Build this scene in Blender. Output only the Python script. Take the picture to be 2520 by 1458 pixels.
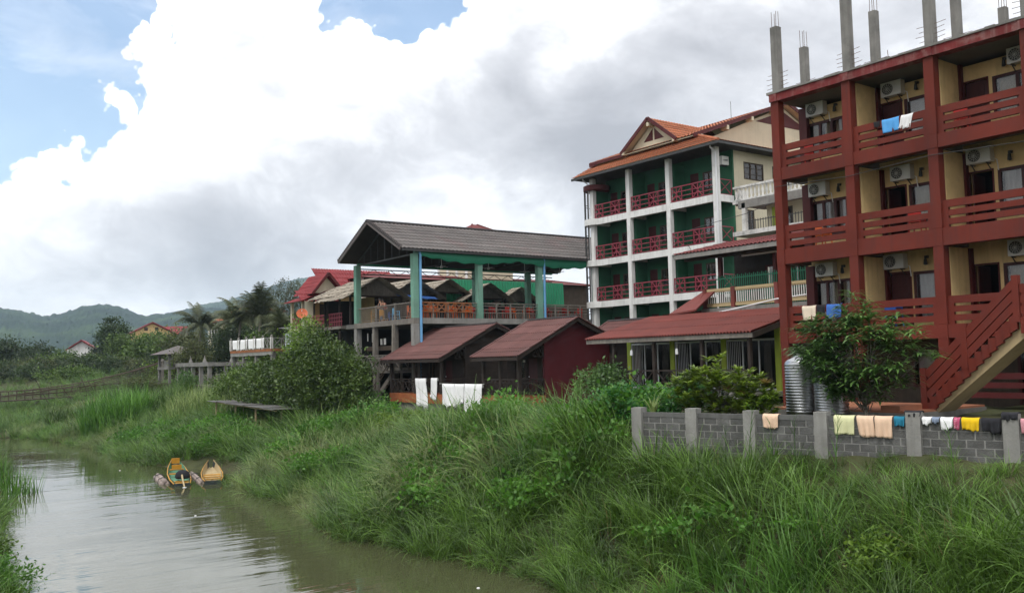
import bpy, bmesh, math, random
import numpy as np
from mathutils import Vector, Matrix

# ------------------------------------------------------------------ camera, sky, sun, exposure
scene = bpy.context.scene
for o in list(bpy.data.objects):
    bpy.data.objects.remove(o)
COL = scene.collection

YAW = math.atan2(.592, .806)          # to the right of +Y (the river runs along +Y)
PITCH = math.atan(158 / 2250.0)
ROLL = 0.023
EYE = Vector((0, 0, 6.0))             # on the bridge, 6 m above the water at z = 0
_f0 = Vector((math.sin(YAW), math.cos(YAW), 0)); _r0 = Vector((math.cos(YAW), -math.sin(YAW), 0))
_fw = _f0 * math.cos(PITCH) + Vector((0, 0, 1)) * math.sin(PITCH)
_up = -_f0 * math.sin(PITCH) + Vector((0, 0, 1)) * math.cos(PITCH)
_ri = _r0 * math.cos(ROLL) - _up * math.sin(ROLL)
_up = _r0 * math.sin(ROLL) + _up * math.cos(ROLL)
cd = bpy.data.cameras.new('camera'); cam = bpy.data.objects.new('camera', cd); COL.objects.link(cam)
cd.sensor_width = 36; cd.lens = 36 * 2250 / 2520; cd.clip_end = 12000; cd.clip_start = .1
M4 = Matrix((_ri, _up, -_fw)).transposed().to_4x4(); M4.translation = EYE
cam.matrix_world = M4
scene.camera = cam

def at(px, py, k):
    """a point seen at (px, py) of the 2520 x 1458 photograph, k metres away along the view axis"""
    return EYE + (_fw + _ri * ((px - 1260) / 2250) - _up * ((py - 729) / 2250)) * k

scene.view_settings.view_transform = 'Standard'
scene.view_settings.look = 'None'
scene.view_settings.exposure = 0.38
scene.view_settings.gamma = 1.0
scene.view_settings.use_curve_mapping = False
scene.cycles.use_denoising = True
scene.cycles.max_bounces = 8
scene.cycles.transparent_max_bounces = 12
scene.cycles.volume_bounces = 0
scene.cycles.use_adaptive_sampling = True
scene.cycles.adaptive_threshold = .02

SUN_EL, SUN_AZ = math.radians(58), math.radians(245)   # azimuth clockwise from +Y
wd = bpy.data.worlds.new('World'); scene.world = wd; wd.use_nodes = True
def build_sky():
    nt = wd.node_tree; N = nt.nodes; L = nt.links; N.clear()
    def node(t, **kw):
        n = N.new(t)
        for k, v in kw.items(): setattr(n, k, v)
        return n
    def put(sock, v):
        if isinstance(v, bpy.types.NodeSocket): L.new(v, sock)
        else: sock.default_value = v
    def m(op, a, b=None, c=None, clamp=False):
        n = node('ShaderNodeMath', operation=op, use_clamp=clamp)
        put(n.inputs[0], a)
        if b is not None: put(n.inputs[1], b)
        if c is not None: put(n.inputs[2], c)
        return n.outputs[0]
    def vm(op, a, b, out=0):
        n = node('ShaderNodeVectorMath', operation=op); put(n.inputs[0], a); put(n.inputs[1], b)
        return n.outputs[out]
    geo = node('ShaderNodeNewGeometry')
    d = vm('MULTIPLY', geo.outputs['Incoming'], (-1, -1, -1))
    def noise(scale, detail, rough, vec, off=(0, 0, 0), dist=0.0, typ='FBM'):
        n = node('ShaderNodeTexNoise', noise_dimensions='3D', noise_type=typ, normalize=True)
        put(n.inputs['Vector'], vm('ADD', vec, off)); put(n.inputs['Scale'], scale); put(n.inputs['Detail'], detail)
        put(n.inputs['Roughness'], rough); put(n.inputs['Distortion'], dist)
        return n.outputs['Fac']
    def pxdir(px, py):
        v = (_fw + _ri * ((px - 1260) / 2250) - _up * ((py - 729) / 2250)).normalized(); return (v.x, v.y, v.z)
    def lobe(vec, px, py, sig):
        c = pxdir(px, py)
        dt = vm('DOT_PRODUCT', vec, c, out=1)
        s = (sig / 2250.0) ** 2
        return m('EXPONENT', m('DIVIDE', m('SUBTRACT', dt, 1.0), s))
    # direction bent by turbulence, so that masses get cauliflower edges
    w = node('ShaderNodeTexNoise', noise_dimensions='3D'); put(w.inputs['Vector'], d)
    put(w.inputs['Scale'], 9.0); put(w.inputs['Detail'], 3.0); put(w.inputs['Roughness'], .55)
    wv = vm('MULTIPLY', vm('SUBTRACT', w.outputs['Color'], (.5, .5, .5)), (.05, .05, .05))
    db = vm('ADD', d, wv)
    w2 = node('ShaderNodeTexNoise', noise_dimensions='3D'); put(w2.inputs['Vector'], d)
    put(w2.inputs['Scale'], 4.0); put(w2.inputs['Detail'], 4.0); put(w2.inputs['Roughness'], .6)
    wv2 = vm('MULTIPLY', vm('SUBTRACT', w2.outputs['Color'], (.5, .5, .5)), (.16, .16, .16))
    ds = vm('NORMALIZE', vm('ADD', d, wv2), (0, 0, 0))
    # ---- where the blue shows
    def cells(scale):
        v = node('ShaderNodeTexVoronoi', feature='F1'); put(v.inputs['Vector'], db); put(v.inputs['Scale'], scale); put(v.inputs['Detail'], 0.0)
        return v.outputs['Distance']
    puff = m('ADD', m('MULTIPLY', m('SUBTRACT', cells(17.0), .5), .30), m('ADD', m('MULTIPLY', m('SUBTRACT', cells(46.0), .5), .20), m('MULTIPLY', m('SUBTRACT', cells(105.0), .5), .09)))
    puff2 = m('MULTIPLY', m('SUBTRACT', noise(6.0, 6.0, .6, d, (3.1, 0, 0)), .5), .40)
    blue = m('ADD', m('MULTIPLY', lobe(d, -560, -420, 430), 2.05), m('MULTIPLY', lobe(d, 985, -80, 150), .86))
    other = m('MULTIPLY', m('SUBTRACT', noise(1.6, 3.0, .5, d, (7.7, 2.3, 5.0)), .62), 3.0)   # other gaps, round the whole sky
    other = m('MULTIPLY', m('MAXIMUM', other, 0.0), m('SUBTRACT', 1.0, m('MINIMUM', m('MULTIPLY', lobe(d, 1500, 500, 1100), 1.6), 1.0)))
    bl = m('ADD', m('ADD', m('ADD', blue, other), puff), puff2)
    mask = node('ShaderNodeMapRange', interpolation_type='SMOOTHSTEP'); put(mask.inputs['Value'], bl)
    put(mask.inputs['From Min'], .482); put(mask.inputs['From Max'], .518)
    wisp = m('MULTIPLY', m('SUBTRACT', noise(4.0, 6.0, .62, vm('MULTIPLY', d, (1, 1, 3)), (9, 1, 4), .8), .50), 2.2, clamp=True)
    blueness = m('MULTIPLY', mask.outputs[0], m('SUBTRACT', 1.0, m('ADD', .08, m('MULTIPLY', wisp, .6))))
    # ---- grey undersides
    dq = vm('MULTIPLY', ds, (1, 1, 1.6))
    def flat_lobe(px, py, sig):
        c = pxdir(px, py); c = (c[0], c[1], c[2] * 1.6)
        r = vm('DISTANCE', dq, c, out=1)
        return m('EXPONENT', m('MULTIPLY', m('MULTIPLY', r, r), -.5 / (sig / 2250.0) ** 2))
    g = None
    for px, py, sig, amp in GREYS:
        t = m('MULTIPLY', flat_lobe(px, py, sig), amp)
        g = t if g is None else m('ADD', g, t)
    f1 = noise(5.5, 7.0, .56, vm('MULTIPLY', d, (1, 1, 1.7)), F1OFF, .4)
    f2 = noise(16.0, 6.0, .6, vm('MULTIPLY', d, (1, 1, 1.5)), (8.2, 0.4, 3), .5)
    wide = m('MULTIPLY', m('SUBTRACT', noise(2.2, 4.0, .5, d, (2, 8, 1)), .42), 1.5)      # the rest of the sky
    away = m('SUBTRACT', 1.0, m('MINIMUM', m('MULTIPLY', lobe(d, 1260, 500, 1300), 1.7), 1.0))
    g = m('ADD', g, m('MULTIPLY', m('MAXIMUM', wide, 0.0), away))
    g = m('ADD', m('MULTIPLY', g, m('ADD', -.12, m('MULTIPLY', f1, 2.1))), m('MULTIPLY', m('SUBTRACT', f1, .43), .6))
    g = m('ADD', g, m('MULTIPLY', m('SUBTRACT', f2, .5), .55))
    g = m('MULTIPLY', m('ADD', g, .09), .90)
    ramp = node('ShaderNodeValToRGB'); cr = ramp.color_ramp; cr.interpolation = 'B_SPLINE'
    cr.elements[0].position = 0.0; cr.elements[0].color = (1.0, 1.0, 1.01, 1)
    cr.elements[1].position = 1.0; cr.elements[1].color = (.23, .235, .26, 1)
    e = cr.elements.new(.16); e.color = (.72, .725, .745, 1)
    e = cr.elements.new(.45); e.color = (.44, .445, .472, 1)
    L.new(g, ramp.inputs[0])
    wd.cycles.sampling_method = 'NONE'
    sky = node('ShaderNodeTexSky', sky_type='NISHITA', sun_disc=False, sun_elevation=SUN_EL, sun_rotation=SUN_AZ)
    sky.altitude = 200; sky.air_density = 1.3; sky.dust_density = .6; sky.ozone_density = 2.2
    b1 = node('ShaderNodeBackground'); L.new(sky.outputs[0], b1.inputs[0]); b1.inputs[1].default_value = .15
    b2 = node('ShaderNodeBackground'); L.new(ramp.outputs[0], b2.inputs[0]); b2.inputs[1].default_value = 1.5
    mx = node('ShaderNodeMixShader'); L.new(blueness, mx.inputs[0]); L.new(b2.outputs[0], mx.inputs[1]); L.new(b1.outputs[0], mx.inputs[2])
    out = node('ShaderNodeOutputWorld'); L.new(mx.outputs[0], out.inputs[0])
F1OFF = (5.3, 1.7, 2.0)
GREYS = [(640, 240, 190, 0.15), (430, 600, 150, 0.16), (720, 590, 170, 0.29), (590, 630, 130, 0.16), (1300, 400, 190, 0.48), (1080, 330, 130, 0.24),
         (1480, 430, 130, 0.34), (1600, 80, 280, 0.24), (1900, 190, 280, 0.26), (1420, 240, 140, 0.24), (2350, 60, 350, 0.29), (220, 500, 200, 0.10),
         (150, 680, 260, 0.05), (760, 690, 160, 0.08), (450, 720, 200, 0.06), (1900, 520, 250, 0.24), (900, 470, 130, 0.16)]
build_sky()
sd = bpy.data.lights.new('sun', 'SUN'); sun = bpy.data.objects.new('sun', sd); COL.objects.link(sun)
sd.energy = 1.5; sd.angle = math.radians(16); sd.color = (1, .96, .9)
_sv = Vector((math.sin(SUN_AZ) * math.cos(SUN_EL), math.cos(SUN_AZ) * math.cos(SUN_EL), math.sin(SUN_EL)))
sun.rotation_euler = _sv.to_track_quat('Z', 'Y').to_euler()
sun.location = (0, 0, 60)

# ------------------------------------------------------------------ materials
MAT = {}
def mk(name, col, rough=.8, var=.25, scale=1.2, streak=0.0, dirt=None, dirt_amt=.5, dirt_scale=.8, bump=0.0, bscale=20.0, spec=.3, metal=0.0, rnd=0.0, grain=None):
    """procedural paint / plaster / wood: base colour, soft mottling, vertical rain streaks, dirt of its own shape, fine relief"""
    if name in MAT: return MAT[name]
    mt = bpy.data.materials.new(name); mt.use_nodes = True; MAT[name] = mt
    nt = mt.node_tree; N = nt.nodes; L = nt.links
    bs = N['Principled BSDF']
    bs.inputs['Roughness'].default_value = rough; bs.inputs['Specular IOR Level'].default_value = spec; bs.inputs['Metallic'].default_value = metal
    geo = N.new('ShaderNodeNewGeometry')
    def noise(sc, det, vec=None, rg=.6):
        n = N.new('ShaderNodeTexNoise'); n.inputs['Scale'].default_value = sc; n.inputs['Detail'].default_value = det; n.inputs['Roughness'].default_value = rg
        L.new(vec if vec is not None else geo.outputs['Position'], n.inputs['Vector']); return n.outputs['Fac']
    def stretch(v):
        n = N.new('ShaderNodeVectorMath'); n.operation = 'MULTIPLY'; L.new(geo.outputs['Position'], n.inputs[0]); n.inputs[1].default_value = v; return n.outputs[0]
    def mix(a, b, f, bt='MIX'):
        n = N.new('ShaderNodeMix'); n.data_type = 'RGBA'; n.blend_type = bt
        for s, v in ((n.inputs[6], a), (n.inputs[7], b), (n.inputs[0], f)):
            if isinstance(v, bpy.types.NodeSocket): L.new(v, s)
            elif isinstance(v, (int, float)): s.default_value = v
            else: s.default_value = (*v, 1)
        return n.outputs[2]
    def rng(f, a, b, o0=0.0, o1=1.0):
        n = N.new('ShaderNodeMapRange'); L.new(f, n.inputs[0]); n.inputs[1].default_value = a; n.inputs[2].default_value = b
        n.inputs[3].default_value = o0; n.inputs[4].default_value = o1; return n.outputs[0]
    c = mix(tuple(x * (1 - var) for x in col), tuple(min(1, x * (1 + var * .6)) for x in col), rng(noise(scale, 5), .3, .7))
    if grain:
        c = mix(c, tuple(x * .55 for x in col), rng(noise(1.0, 4, stretch(grain)), .45, .75, 0, .8))
    if streak:
        c = mix(c, dirt or tuple(x * .35 for x in col), rng(noise(1.0, 4, stretch((5, 5, .35))), .5, .8, 0, streak))
    if dirt:
        c = mix(c, dirt, rng(noise(dirt_scale, 6, None, .68), .5, .72, 0, dirt_amt))
    if rnd:
        oi = N.new('ShaderNodeObjectInfo'); hs = N.new('ShaderNodeHueSaturation'); L.new(c, hs.inputs['Color'])
        L.new(rng(oi.outputs['Random'], 0, 1, 1 - rnd, 1 + rnd), hs.inputs['Value']); c = hs.outputs[0]
    L.new(c, bs.inputs['Base Color'])
    if bump:
        b = N.new('ShaderNodeBump'); b.inputs['Strength'].default_value = bump; b.inputs['Distance'].default_value = .03
        L.new(noise(bscale, 4), b.inputs['Height']); L.new(b.outputs[0], bs.inputs['Normal'])
    return mt

def mk_leaf(name, c1, c2, trans=.35, rough=.5, vary=.22):
    mt = bpy.data.materials.new(name); mt.use_nodes = True; MAT[name] = mt
    nt = mt.node_tree; N = nt.nodes; L = nt.links; bs = N['Principled BSDF']; out = N['Material Output']
    geo = N.new('ShaderNodeNewGeometry'); oi = N.new('ShaderNodeObjectInfo')
    mx = N.new('ShaderNodeMix'); mx.data_type = 'RGBA'; mx.inputs[6].default_value = (*c1, 1); mx.inputs[7].default_value = (*c2, 1)
    n = N.new('ShaderNodeTexNoise'); n.inputs['Scale'].default_value = .7; n.inputs['Detail'].default_value = 3; L.new(geo.outputs['Position'], n.inputs['Vector'])
    a = N.new('ShaderNodeMath'); a.operation = 'MULTIPLY_ADD'; L.new(geo.outputs['Random Per Island'], a.inputs[0]); a.inputs[1].default_value = .55
    b = N.new('ShaderNodeMapRange'); b.inputs[1].default_value = .3; b.inputs[2].default_value = .7; b.inputs[3].default_value = -.15; b.inputs[4].default_value = .6
    L.new(n.outputs['Fac'], b.inputs[0]); L.new(b.outputs[0], a.inputs[2]); a.use_clamp = True; L.new(a.outputs[0], mx.inputs[0])
    hs = N.new('ShaderNodeHueSaturation'); L.new(mx.outputs[2], hs.inputs['Color'])
    r = N.new('ShaderNodeMapRange'); L.new(oi.outputs['Random'], r.inputs[0]); r.inputs[3].default_value = 1 - vary; r.inputs[4].default_value = 1 + vary; L.new(r.outputs[0], hs.inputs['Value'])
    L.new(hs.outputs[0], bs.inputs['Base Color']); bs.inputs['Roughness'].default_value = rough; bs.inputs['Specular IOR Level'].default_value = .45
    tr = N.new('ShaderNodeBsdfTranslucent'); L.new(hs.outputs[0], tr.inputs[0])
    ms = N.new('ShaderNodeMixShader'); ms.inputs[0].default_value = trans; L.new(bs.outputs[0], ms.inputs[1]); L.new(tr.outputs[0], ms.inputs[2]); L.new(ms.outputs[0], out.inputs[0])
    return mt

def mk_glass(name, tr=.75, ior=1.5):
    mt = bpy.data.materials.new(name); mt.use_nodes = True; MAT[name] = mt
    nt = mt.node_tree; N = nt.nodes; L = nt.links; N.remove(N['Principled BSDF']); out = N['Material Output']
    t = N.new('ShaderNodeBsdfTransparent'); t.inputs[0].default_value = (tr, tr, tr, 1)
    g = N.new('ShaderNodeBsdfGlossy'); g.inputs['Roughness'].default_value = .04; g.inputs[0].default_value = (.9, .9, .9, 1)
    f = N.new('ShaderNodeFresnel'); f.inputs[0].default_value = ior
    m = N.new('ShaderNodeMixShader'); L.new(f.outputs[0], m.inputs[0]); L.new(t.outputs[0], m.inputs[1]); L.new(g.outputs[0], m.inputs[2]); L.new(m.outputs[0], out.inputs[0])
    return mt

mk('red_paint', (.146, .022, .012), .75, .34, .55, .55, (.055, .022, .02), .5, 1.1, .3, 30)
mk('roof_edge', (.165, .022, .022), .8, .25, 1.2, .4, (.36, .30, .27), .40, 2.2, .4, 25)
mk('dark_red', (.085, .012, .012), .6, .2, 1.5, .2)
mk('door_maroon', (.06, .012, .012), .5, .2, 2, 0, None, bump=.1, grain=(14, 14, 1))
mk('ochre', (.72, .52, .25), .85, .16, .8, .35, (.22, .15, .07), .3, 1.0)
mk('ochre_light', (.62, .44, .20), .85, .14, .8, .2, (.3, .22, .12), .25, 1.0)
mk('soffit_cream', (.42, .32, .18), .85, .18, .9, .0, (.2, .14, .08), .5, 1.2)
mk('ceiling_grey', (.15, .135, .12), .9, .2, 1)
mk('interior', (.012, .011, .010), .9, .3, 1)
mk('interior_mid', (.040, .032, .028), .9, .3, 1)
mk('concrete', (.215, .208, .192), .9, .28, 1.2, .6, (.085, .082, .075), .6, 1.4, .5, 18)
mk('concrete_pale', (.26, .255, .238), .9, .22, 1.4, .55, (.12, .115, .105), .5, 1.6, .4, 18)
mk('concrete_block', (.118, .117, .112), .92, .3, 3, .35, (.05, .052, .046), .7, 1.4, .6, 35, rnd=.16)
mk('mortar', (.28, .275, .26), .95, .2, 3, .2, (.14, .14, .13), .5, 2)
mk('wall_cap', (.13, .13, .125), .95, .35, 2, .5, (.05, .05, .047), .6, 2)
mk('white_paint', (.72, .72, .70), .7, .10, .8, .5, (.26, .26, .24), .3, 1.1)
mk('white_dirty', (.62, .61, .58), .85, .15, 1.2, .75, (.10, .10, .095), .6, 1.3)
mk('cream_wall', (.60, .54, .40), .85, .1, .6, .25, (.3, .27, .2), .25, .8)
mk('green_wall', (.022, .108, .055), .75, .15, .8, .2)
mk('lime_post', (.34, .42, .045), .7, .18, 1.2, .3)
mk('maroon_rail', (.26, .045, .065), .6, .2, 1)
mk('tile_orange', (.38, .125, .055), .75, .25, 1.4, 0, (.16, .06, .04), .5, .9, .25, 30, rnd=.13)
mk('tile_red_dark', (.155, .036, .034), .8, .3, .8, 0, (.06, .04, .04), .5, .7, rnd=.13)
mk('tile_maroon', (.135, .062, .056), .75, .22, .9, 0, (.09, .06, .055), .5, .6, .15, 30, rnd=.13)
mk('tile_grey', (.135, .122, .116), .8, .22, .8, 0, (.16, .085, .085), .55, .35, .2, 30, rnd=.13)
mk('ridge_dark', (.05, .045, .045), .85, .25, 1)
mk('tin_red', (.175, .036, .026), .6, .25, .7, 0, (.085, .022, .018), .75, .8, .15, 12, spec=.4, rnd=.13)
mk('tin_red_bright', (.21, .022, .026), .6, .2, .7, 0, (.16, .03, .03), .4, .5)
mk('tin_grey', (.13, .128, .125), .6, .3, .9, .3, (.09, .06, .045), .6, 1.2, rnd=.13)
mk('tin_pale', (.55, .55, .55), .5, .2, 1.4, .4, (.2, .17, .14), .5, 1.2)
mk('rust', (.30, .12, .05), .9, .3, 1.6, .3, (.12, .05, .03), .5, 2)
mk('brick_plinth', (.36, .115, .045), .85, .3, 2.2, .4, (.14, .05, .028), .55, 2.0)
mk('wall_crimson', (.095, .011, .016), .7, .18, .5, .25, (.05, .010, .014), .55, .45)
mk('wood_dark', (.036, .026, .021), .8, .3, 2, 0, None, bump=.2, bscale=25, grain=(3, 3, 20))
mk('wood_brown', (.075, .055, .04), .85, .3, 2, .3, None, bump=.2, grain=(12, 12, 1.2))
mk('wood_grey', (.21, .19, .165), .9, .3, 2, .4, (.09, .08, .07), .5, 1.5, .3, 25, grain=(14, 14, 1.2))
mk('bamboo', (.38, .31, .17), .7, .3, 2, .3, (.16, .13, .08), .4, 2)
mk('thatch_shake', (.33, .29, .235), .95, .35, 2.5, .3, (.14, .12, .10), .6, 1.6, .5, 18, rnd=.13)
mk('post_green', (.16, .33, .25), .75, .15, 1, .5, (.16, .2, .17), .4, 1.2)
mk('green_tarp', (.010, .165, .090), .6, .15, .8, spec=.4)
mk('green_sheet', (.03, .27, .14), .6, .12, .5)
mk('green_metal', (.03, .22, .12), .5, .15, 1)
mk('pipe_blue', (.15, .36, .62), .5, .12, 1)
mk('pipe_white', (.66, .67, .68), .5, .1, 1)
mk('steel_dark', (.05, .05, .05), .6, .2, 2)
mk('rebar', (.13, .075, .05), .8, .3, 3)
mk('tank_steel', (.46, .47, .48), .34, .06, 1, metal=1.0, spec=.5)
mk('ac_white', (.66, .66, .63), .5, .08, 2, .25, (.35, .34, .3), .2, 2)
mk('ac_dark', (.045, .045, .047), .7, .2, 2)
mk('curtain', (.60, .54, .38), .9, .12, 2)
mk('curtain_white', (.74, .72, .68), .9, .1, 2)
mk('cloth_white', (.80, .80, .80), .9, .04, 3)
mk('cloth_peach', (.72, .51, .36), .92, .08, 4)
mk('cloth_cream', (.72, .62, .48), .92, .08, 4)
mk('cloth_lime', (.62, .62, .36), .92, .08, 4)
mk('cloth_sky', (.10, .36, .74), .9, .08, 3)
mk('cloth_blue', (.05, .15, .46), .9, .1, 3)
mk('cloth_teal', (.02, .18, .28), .9, .1, 3)
mk('cloth_yellow', (.72, .46, .01), .9, .1, 4)
mk('cloth_black', (.02, .02, .024), .9, .2, 4)
mk('cloth_denim', (.22, .27, .36), .9, .2, 4)
mk('cloth_pink', (.62, .30, .34), .9, .2, 5)
mk('floral', (.45, .08, .16), .9, .2, 6, 0, (.7, .6, .6), .8, 14)
mk('orange_plastic', (.72, .13, .02), .45, .12, 2)
mk('red_plastic', (.45, .03, .025), .45, .15, 2)
mk('yellow_wood', (.48, .22, .02), .6, .2, 2)
mk('blue_plastic', (.03, .11, .45), .45, .12, 2)
mk('sky_plastic', (.12, .42, .68), .45, .12, 2)
mk('boat_yellow', (.50, .26, .04), .6, .22, 2, .2, (.3, .16, .05), .4, 2.5)
mk('boat_tan', (.46, .36, .20), .75, .25, 2, .2, (.2, .15, .09), .5, 2)
mk('boat_green', (.10, .25, .15), .7, .2, 2)
mk('boat_hull', (.035, .045, .045), .7, .3, 2)
mk('log', (.33, .27, .24), .9, .3, 3, .3, (.13, .1, .09), .6, 2, .5, 15)
mk('skin', (.36, .20, .13), .6, .05, 3)
mk('hair', (.012, .01, .009), .6, .1, 3)
mk('dish_orange', (.55, .13, .05), .5, .12, 2)
mk('blue_white', (.58, .63, .68), .7, .1, 1, .3, (.3, .32, .34), .3, 1)
mk('bark', (.10, .082, .064), .95, .35, 3, .2, None, bump=.6, bscale=14, grain=(9, 9, 1.5))
mk('bark_pale', (.22, .20, .17), .95, .3, 3, .2, None, bump=.5, bscale=14)
mk('porch_tile', (.36, .15, .085), .7, .2, 1.5, 0, (.15, .08, .05), .4, 1.5)
mk('rope_white', (.6, .6, .58), .8, .1, 2)
mk('earth', (.055, .062, .024), .95, .4, .9, 0, (.075, .055, .034), .8, .35, .6, 6)
mk_glass('glass')
mk_glass('glass_shaded', ior=1.12)
mk_leaf('leaf_grass', (.034, .078, .010), (.155, .285, .044), .28, .42, .42)
mk_leaf('leaf_grass_pale', (.085, .125, .038), (.270, .340, .115), .30, .45, .35)
mk_leaf('leaf_reed', (.026, .080, .012), (.120, .255, .040), .30, .42, .40)
mk_leaf('leaf_straw', (.20, .15, .07), (.34, .27, .13), .3, .7, .3)
mk_leaf('leaf_weed', (.040, .130, .014), (.130, .310, .034), .38, .45)
mk_leaf('leaf_bright', (.060, .130, .016), (.220, .340, .040), .32, .45)
mk_leaf('leaf_mango', (.120, .220, .020), (.320, .440, .050), .40, .45)
mk_leaf('leaf_mid', (.022, .052, .010), (.125, .205, .030), .24, .45)
mk_leaf('leaf_dark', (0.014, 0.030, 0.010), (0.052, 0.088, 0.026), .3, .5)
mk_leaf('leaf_olive', (0.045, 0.060, 0.020), (0.130, 0.150, 0.052), .35, .55)
mk_leaf('leaf_greygreen', (0.040, 0.055, 0.030), (0.124, 0.143, 0.081), .35, .6)
mk_leaf('leaf_palm', (0.045, 0.060, 0.030), (0.143, 0.163, 0.072), .35, .45)
mk_leaf('leaf_glossy', (.034, .090, .022), (.150, .270, .065), .28, .38)
mk_leaf('leaf_young', (.22, .12, .045), (.26, .20, .05), .4, .5)
mk_leaf('leaf_vine', (.024, .120, .022), (.080, .270, .050), .35, .45)

# ------------------------------------------------------------------ mesh helpers
WL = {}                                  # world place of every root, for its parts
def root(name, loc, label, cat, group=None, parent=None):
    o = bpy.data.objects.new(name, None); COL.objects.link(o); o.location = loc; o.empty_display_size = .3
    WL[o.name] = Vector(loc); o['kind'] = 'thing'
    o['label'] = label; o['category'] = cat
    if group: o['group'] = group
    return o
def tag(o, label, cat, group=None):
    o['kind'] = 'thing'
    o['label'] = label; o['category'] = cat
    if group: o['group'] = group
    return o
def link(name, me, parent, loc):
    o = bpy.data.objects.new(name, me); COL.objects.link(o); loc = Vector(loc)
    WL[o.name] = loc
    if parent is not None:
        o.parent = parent; o.location = loc - WL[parent.name]
    else: o.location = loc
    return o
def mesh_of(name, v, f, mat, smooth=False):
    me = bpy.data.meshes.new(name); me.from_pydata(v, [], f); me.update()
    if mat: me.materials.append(MAT[mat] if isinstance(mat, str) else mat)
    if smooth: me.polygons.foreach_set('use_smooth', [True] * len(me.polygons))
    return me
class MB:
    """collects shapes in world coordinates; build() links them as one mesh object"""
    def __init__(s): s.v = []; s.f = []
    def box(s, x0, x1, y0, y1, z0, z1):
        n = len(s.v)
        s.v += [(x0, y0, z0), (x1, y0, z0), (x1, y1, z0), (x0, y1, z0), (x0, y0, z1), (x1, y0, z1), (x1, y1, z1), (x0, y1, z1)]
        s.f += [(n, n + 3, n + 2, n + 1), (n + 4, n + 5, n + 6, n + 7), (n, n + 1, n + 5, n + 4), (n + 1, n + 2, n + 6, n + 5), (n + 2, n + 3, n + 7, n + 6), (n + 3, n, n + 4, n + 7)]
        return s
    def bar(s, p, q, w=.05, h=None, up=(0, 0, 1)):
        p = Vector(p); q = Vector(q); h = h or w; d = (q - p).normalized(); up = Vector(up)
        if abs(d.dot(up)) > .98: up = Vector((1, 0, 0))
        a = d.cross(up).normalized() * (w / 2); b = a.cross(d).normalized() * (h / 2); n = len(s.v)
        for c in (p, q): s.v += [tuple(c - a - b), tuple(c + a - b), tuple(c + a + b), tuple(c - a + b)]
        s.f += [(n, n + 1, n + 2, n + 3), (n + 7, n + 6, n + 5, n + 4)] + [(n + i, n + 4 + i, n + 4 + (i + 1) % 4, n + (i + 1) % 4) for i in range(4)]
        return s
    def tube(s, pts, rad, seg=6, cap=True):
        pts = [Vector(p) for p in pts]; rad = rad if isinstance(rad, (list, tuple)) else [rad] * len(pts); n0 = len(s.v)
        for i, p in enumerate(pts):
            d = (pts[min(i + 1, len(pts) - 1)] - pts[max(i - 1, 0)]).normalized()
            u = Vector((0, 0, 1)) if abs(d.z) < .9 else Vector((1, 0, 0)); a = d.cross(u).normalized(); b = a.cross(d)
            for k in range(seg):
                t = 2 * math.pi * k / seg; s.v.append(tuple(p + (a * math.cos(t) + b * math.sin(t)) * rad[i]))
        for i in range(len(pts) - 1):
            for k in range(seg):
                s.f.append((n0 + i * seg + k, n0 + (i + 1) * seg + k, n0 + (i + 1) * seg + (k + 1) % seg, n0 + i * seg + (k + 1) % seg))
        if cap:
            s.f.append(tuple(n0 + k for k in range(seg))); m = n0 + (len(pts) - 1) * seg; s.f.append(tuple(m + seg - 1 - k for k in range(seg)))
        return s
    def poly(s, pts): n = len(s.v); s.v += [tuple(p) for p in pts]; s.f.append(tuple(range(n, n + len(pts)))); return s
    def prism(s, pts, d):
        """polygon pts pushed along vector d"""
        n = len(s.v); k = len(pts); d = Vector(d); s.v += [tuple(p) for p in pts] + [tuple(Vector(p) + d) for p in pts]
        s.f += [tuple(range(n, n + k)), tuple(range(n + 2 * k - 1, n + k - 1, -1))] + [(n + i, n + k + i, n + k + (i + 1) % k, n + (i + 1) % k) for i in range(k)]
        return s
    def lathe(s, c, prof, seg=16):
        """prof: (radius, z) pairs round the vertical axis through c"""
        n = len(s.v); c = Vector(c)
        for r, z in prof:
            for k in range(seg):
                t = 2 * math.pi * k / seg; s.v.append((c.x + r * math.cos(t), c.y + r * math.sin(t), c.z + z))
        for i in range(len(prof) - 1):
            for k in range(seg): s.f.append((n + i * seg + k, n + i * seg + (k + 1) % seg, n + (i + 1) * seg + (k + 1) % seg, n + (i + 1) * seg + k))
        return s
    def build(s, name, mat, parent=None, smooth=False):
        a = np.array(s.v); c = (a.min(0) + a.max(0)) / 2; c[2] = a[:, 2].min()
        me = mesh_of(name, [tuple(x) for x in (a - c)], s.f, mat, smooth)
        return link(name, me, parent, c)
BOXES = {}
def bp(name, mat, parent, x0, x1, y0, y1, z0, z1):
    """one box-shaped piece; alike pieces share their mesh"""
    x0, x1 = min(x0, x1), max(x0, x1); y0, y1 = min(y0, y1), max(y0, y1); z0, z1 = min(z0, z1), max(z0, z1)
    k = (name, mat, round(x1 - x0, 3), round(y1 - y0, 3), round(z1 - z0, 3))
    if k not in BOXES:
        b = MB().box(-k[2] / 2, k[2] / 2, -k[3] / 2, k[3] / 2, 0, k[4]); BOXES[k] = mesh_of(name, b.v, b.f, mat)
    return link(name, BOXES[k], parent, ((x0 + x1) / 2, (y0 + y1) / 2, z0))
def bar(name, mat, parent, p, q, w, h=None, up=(0, 0, 1)): return MB().bar(p, q, w, h, up).build(name, mat, parent)
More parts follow.
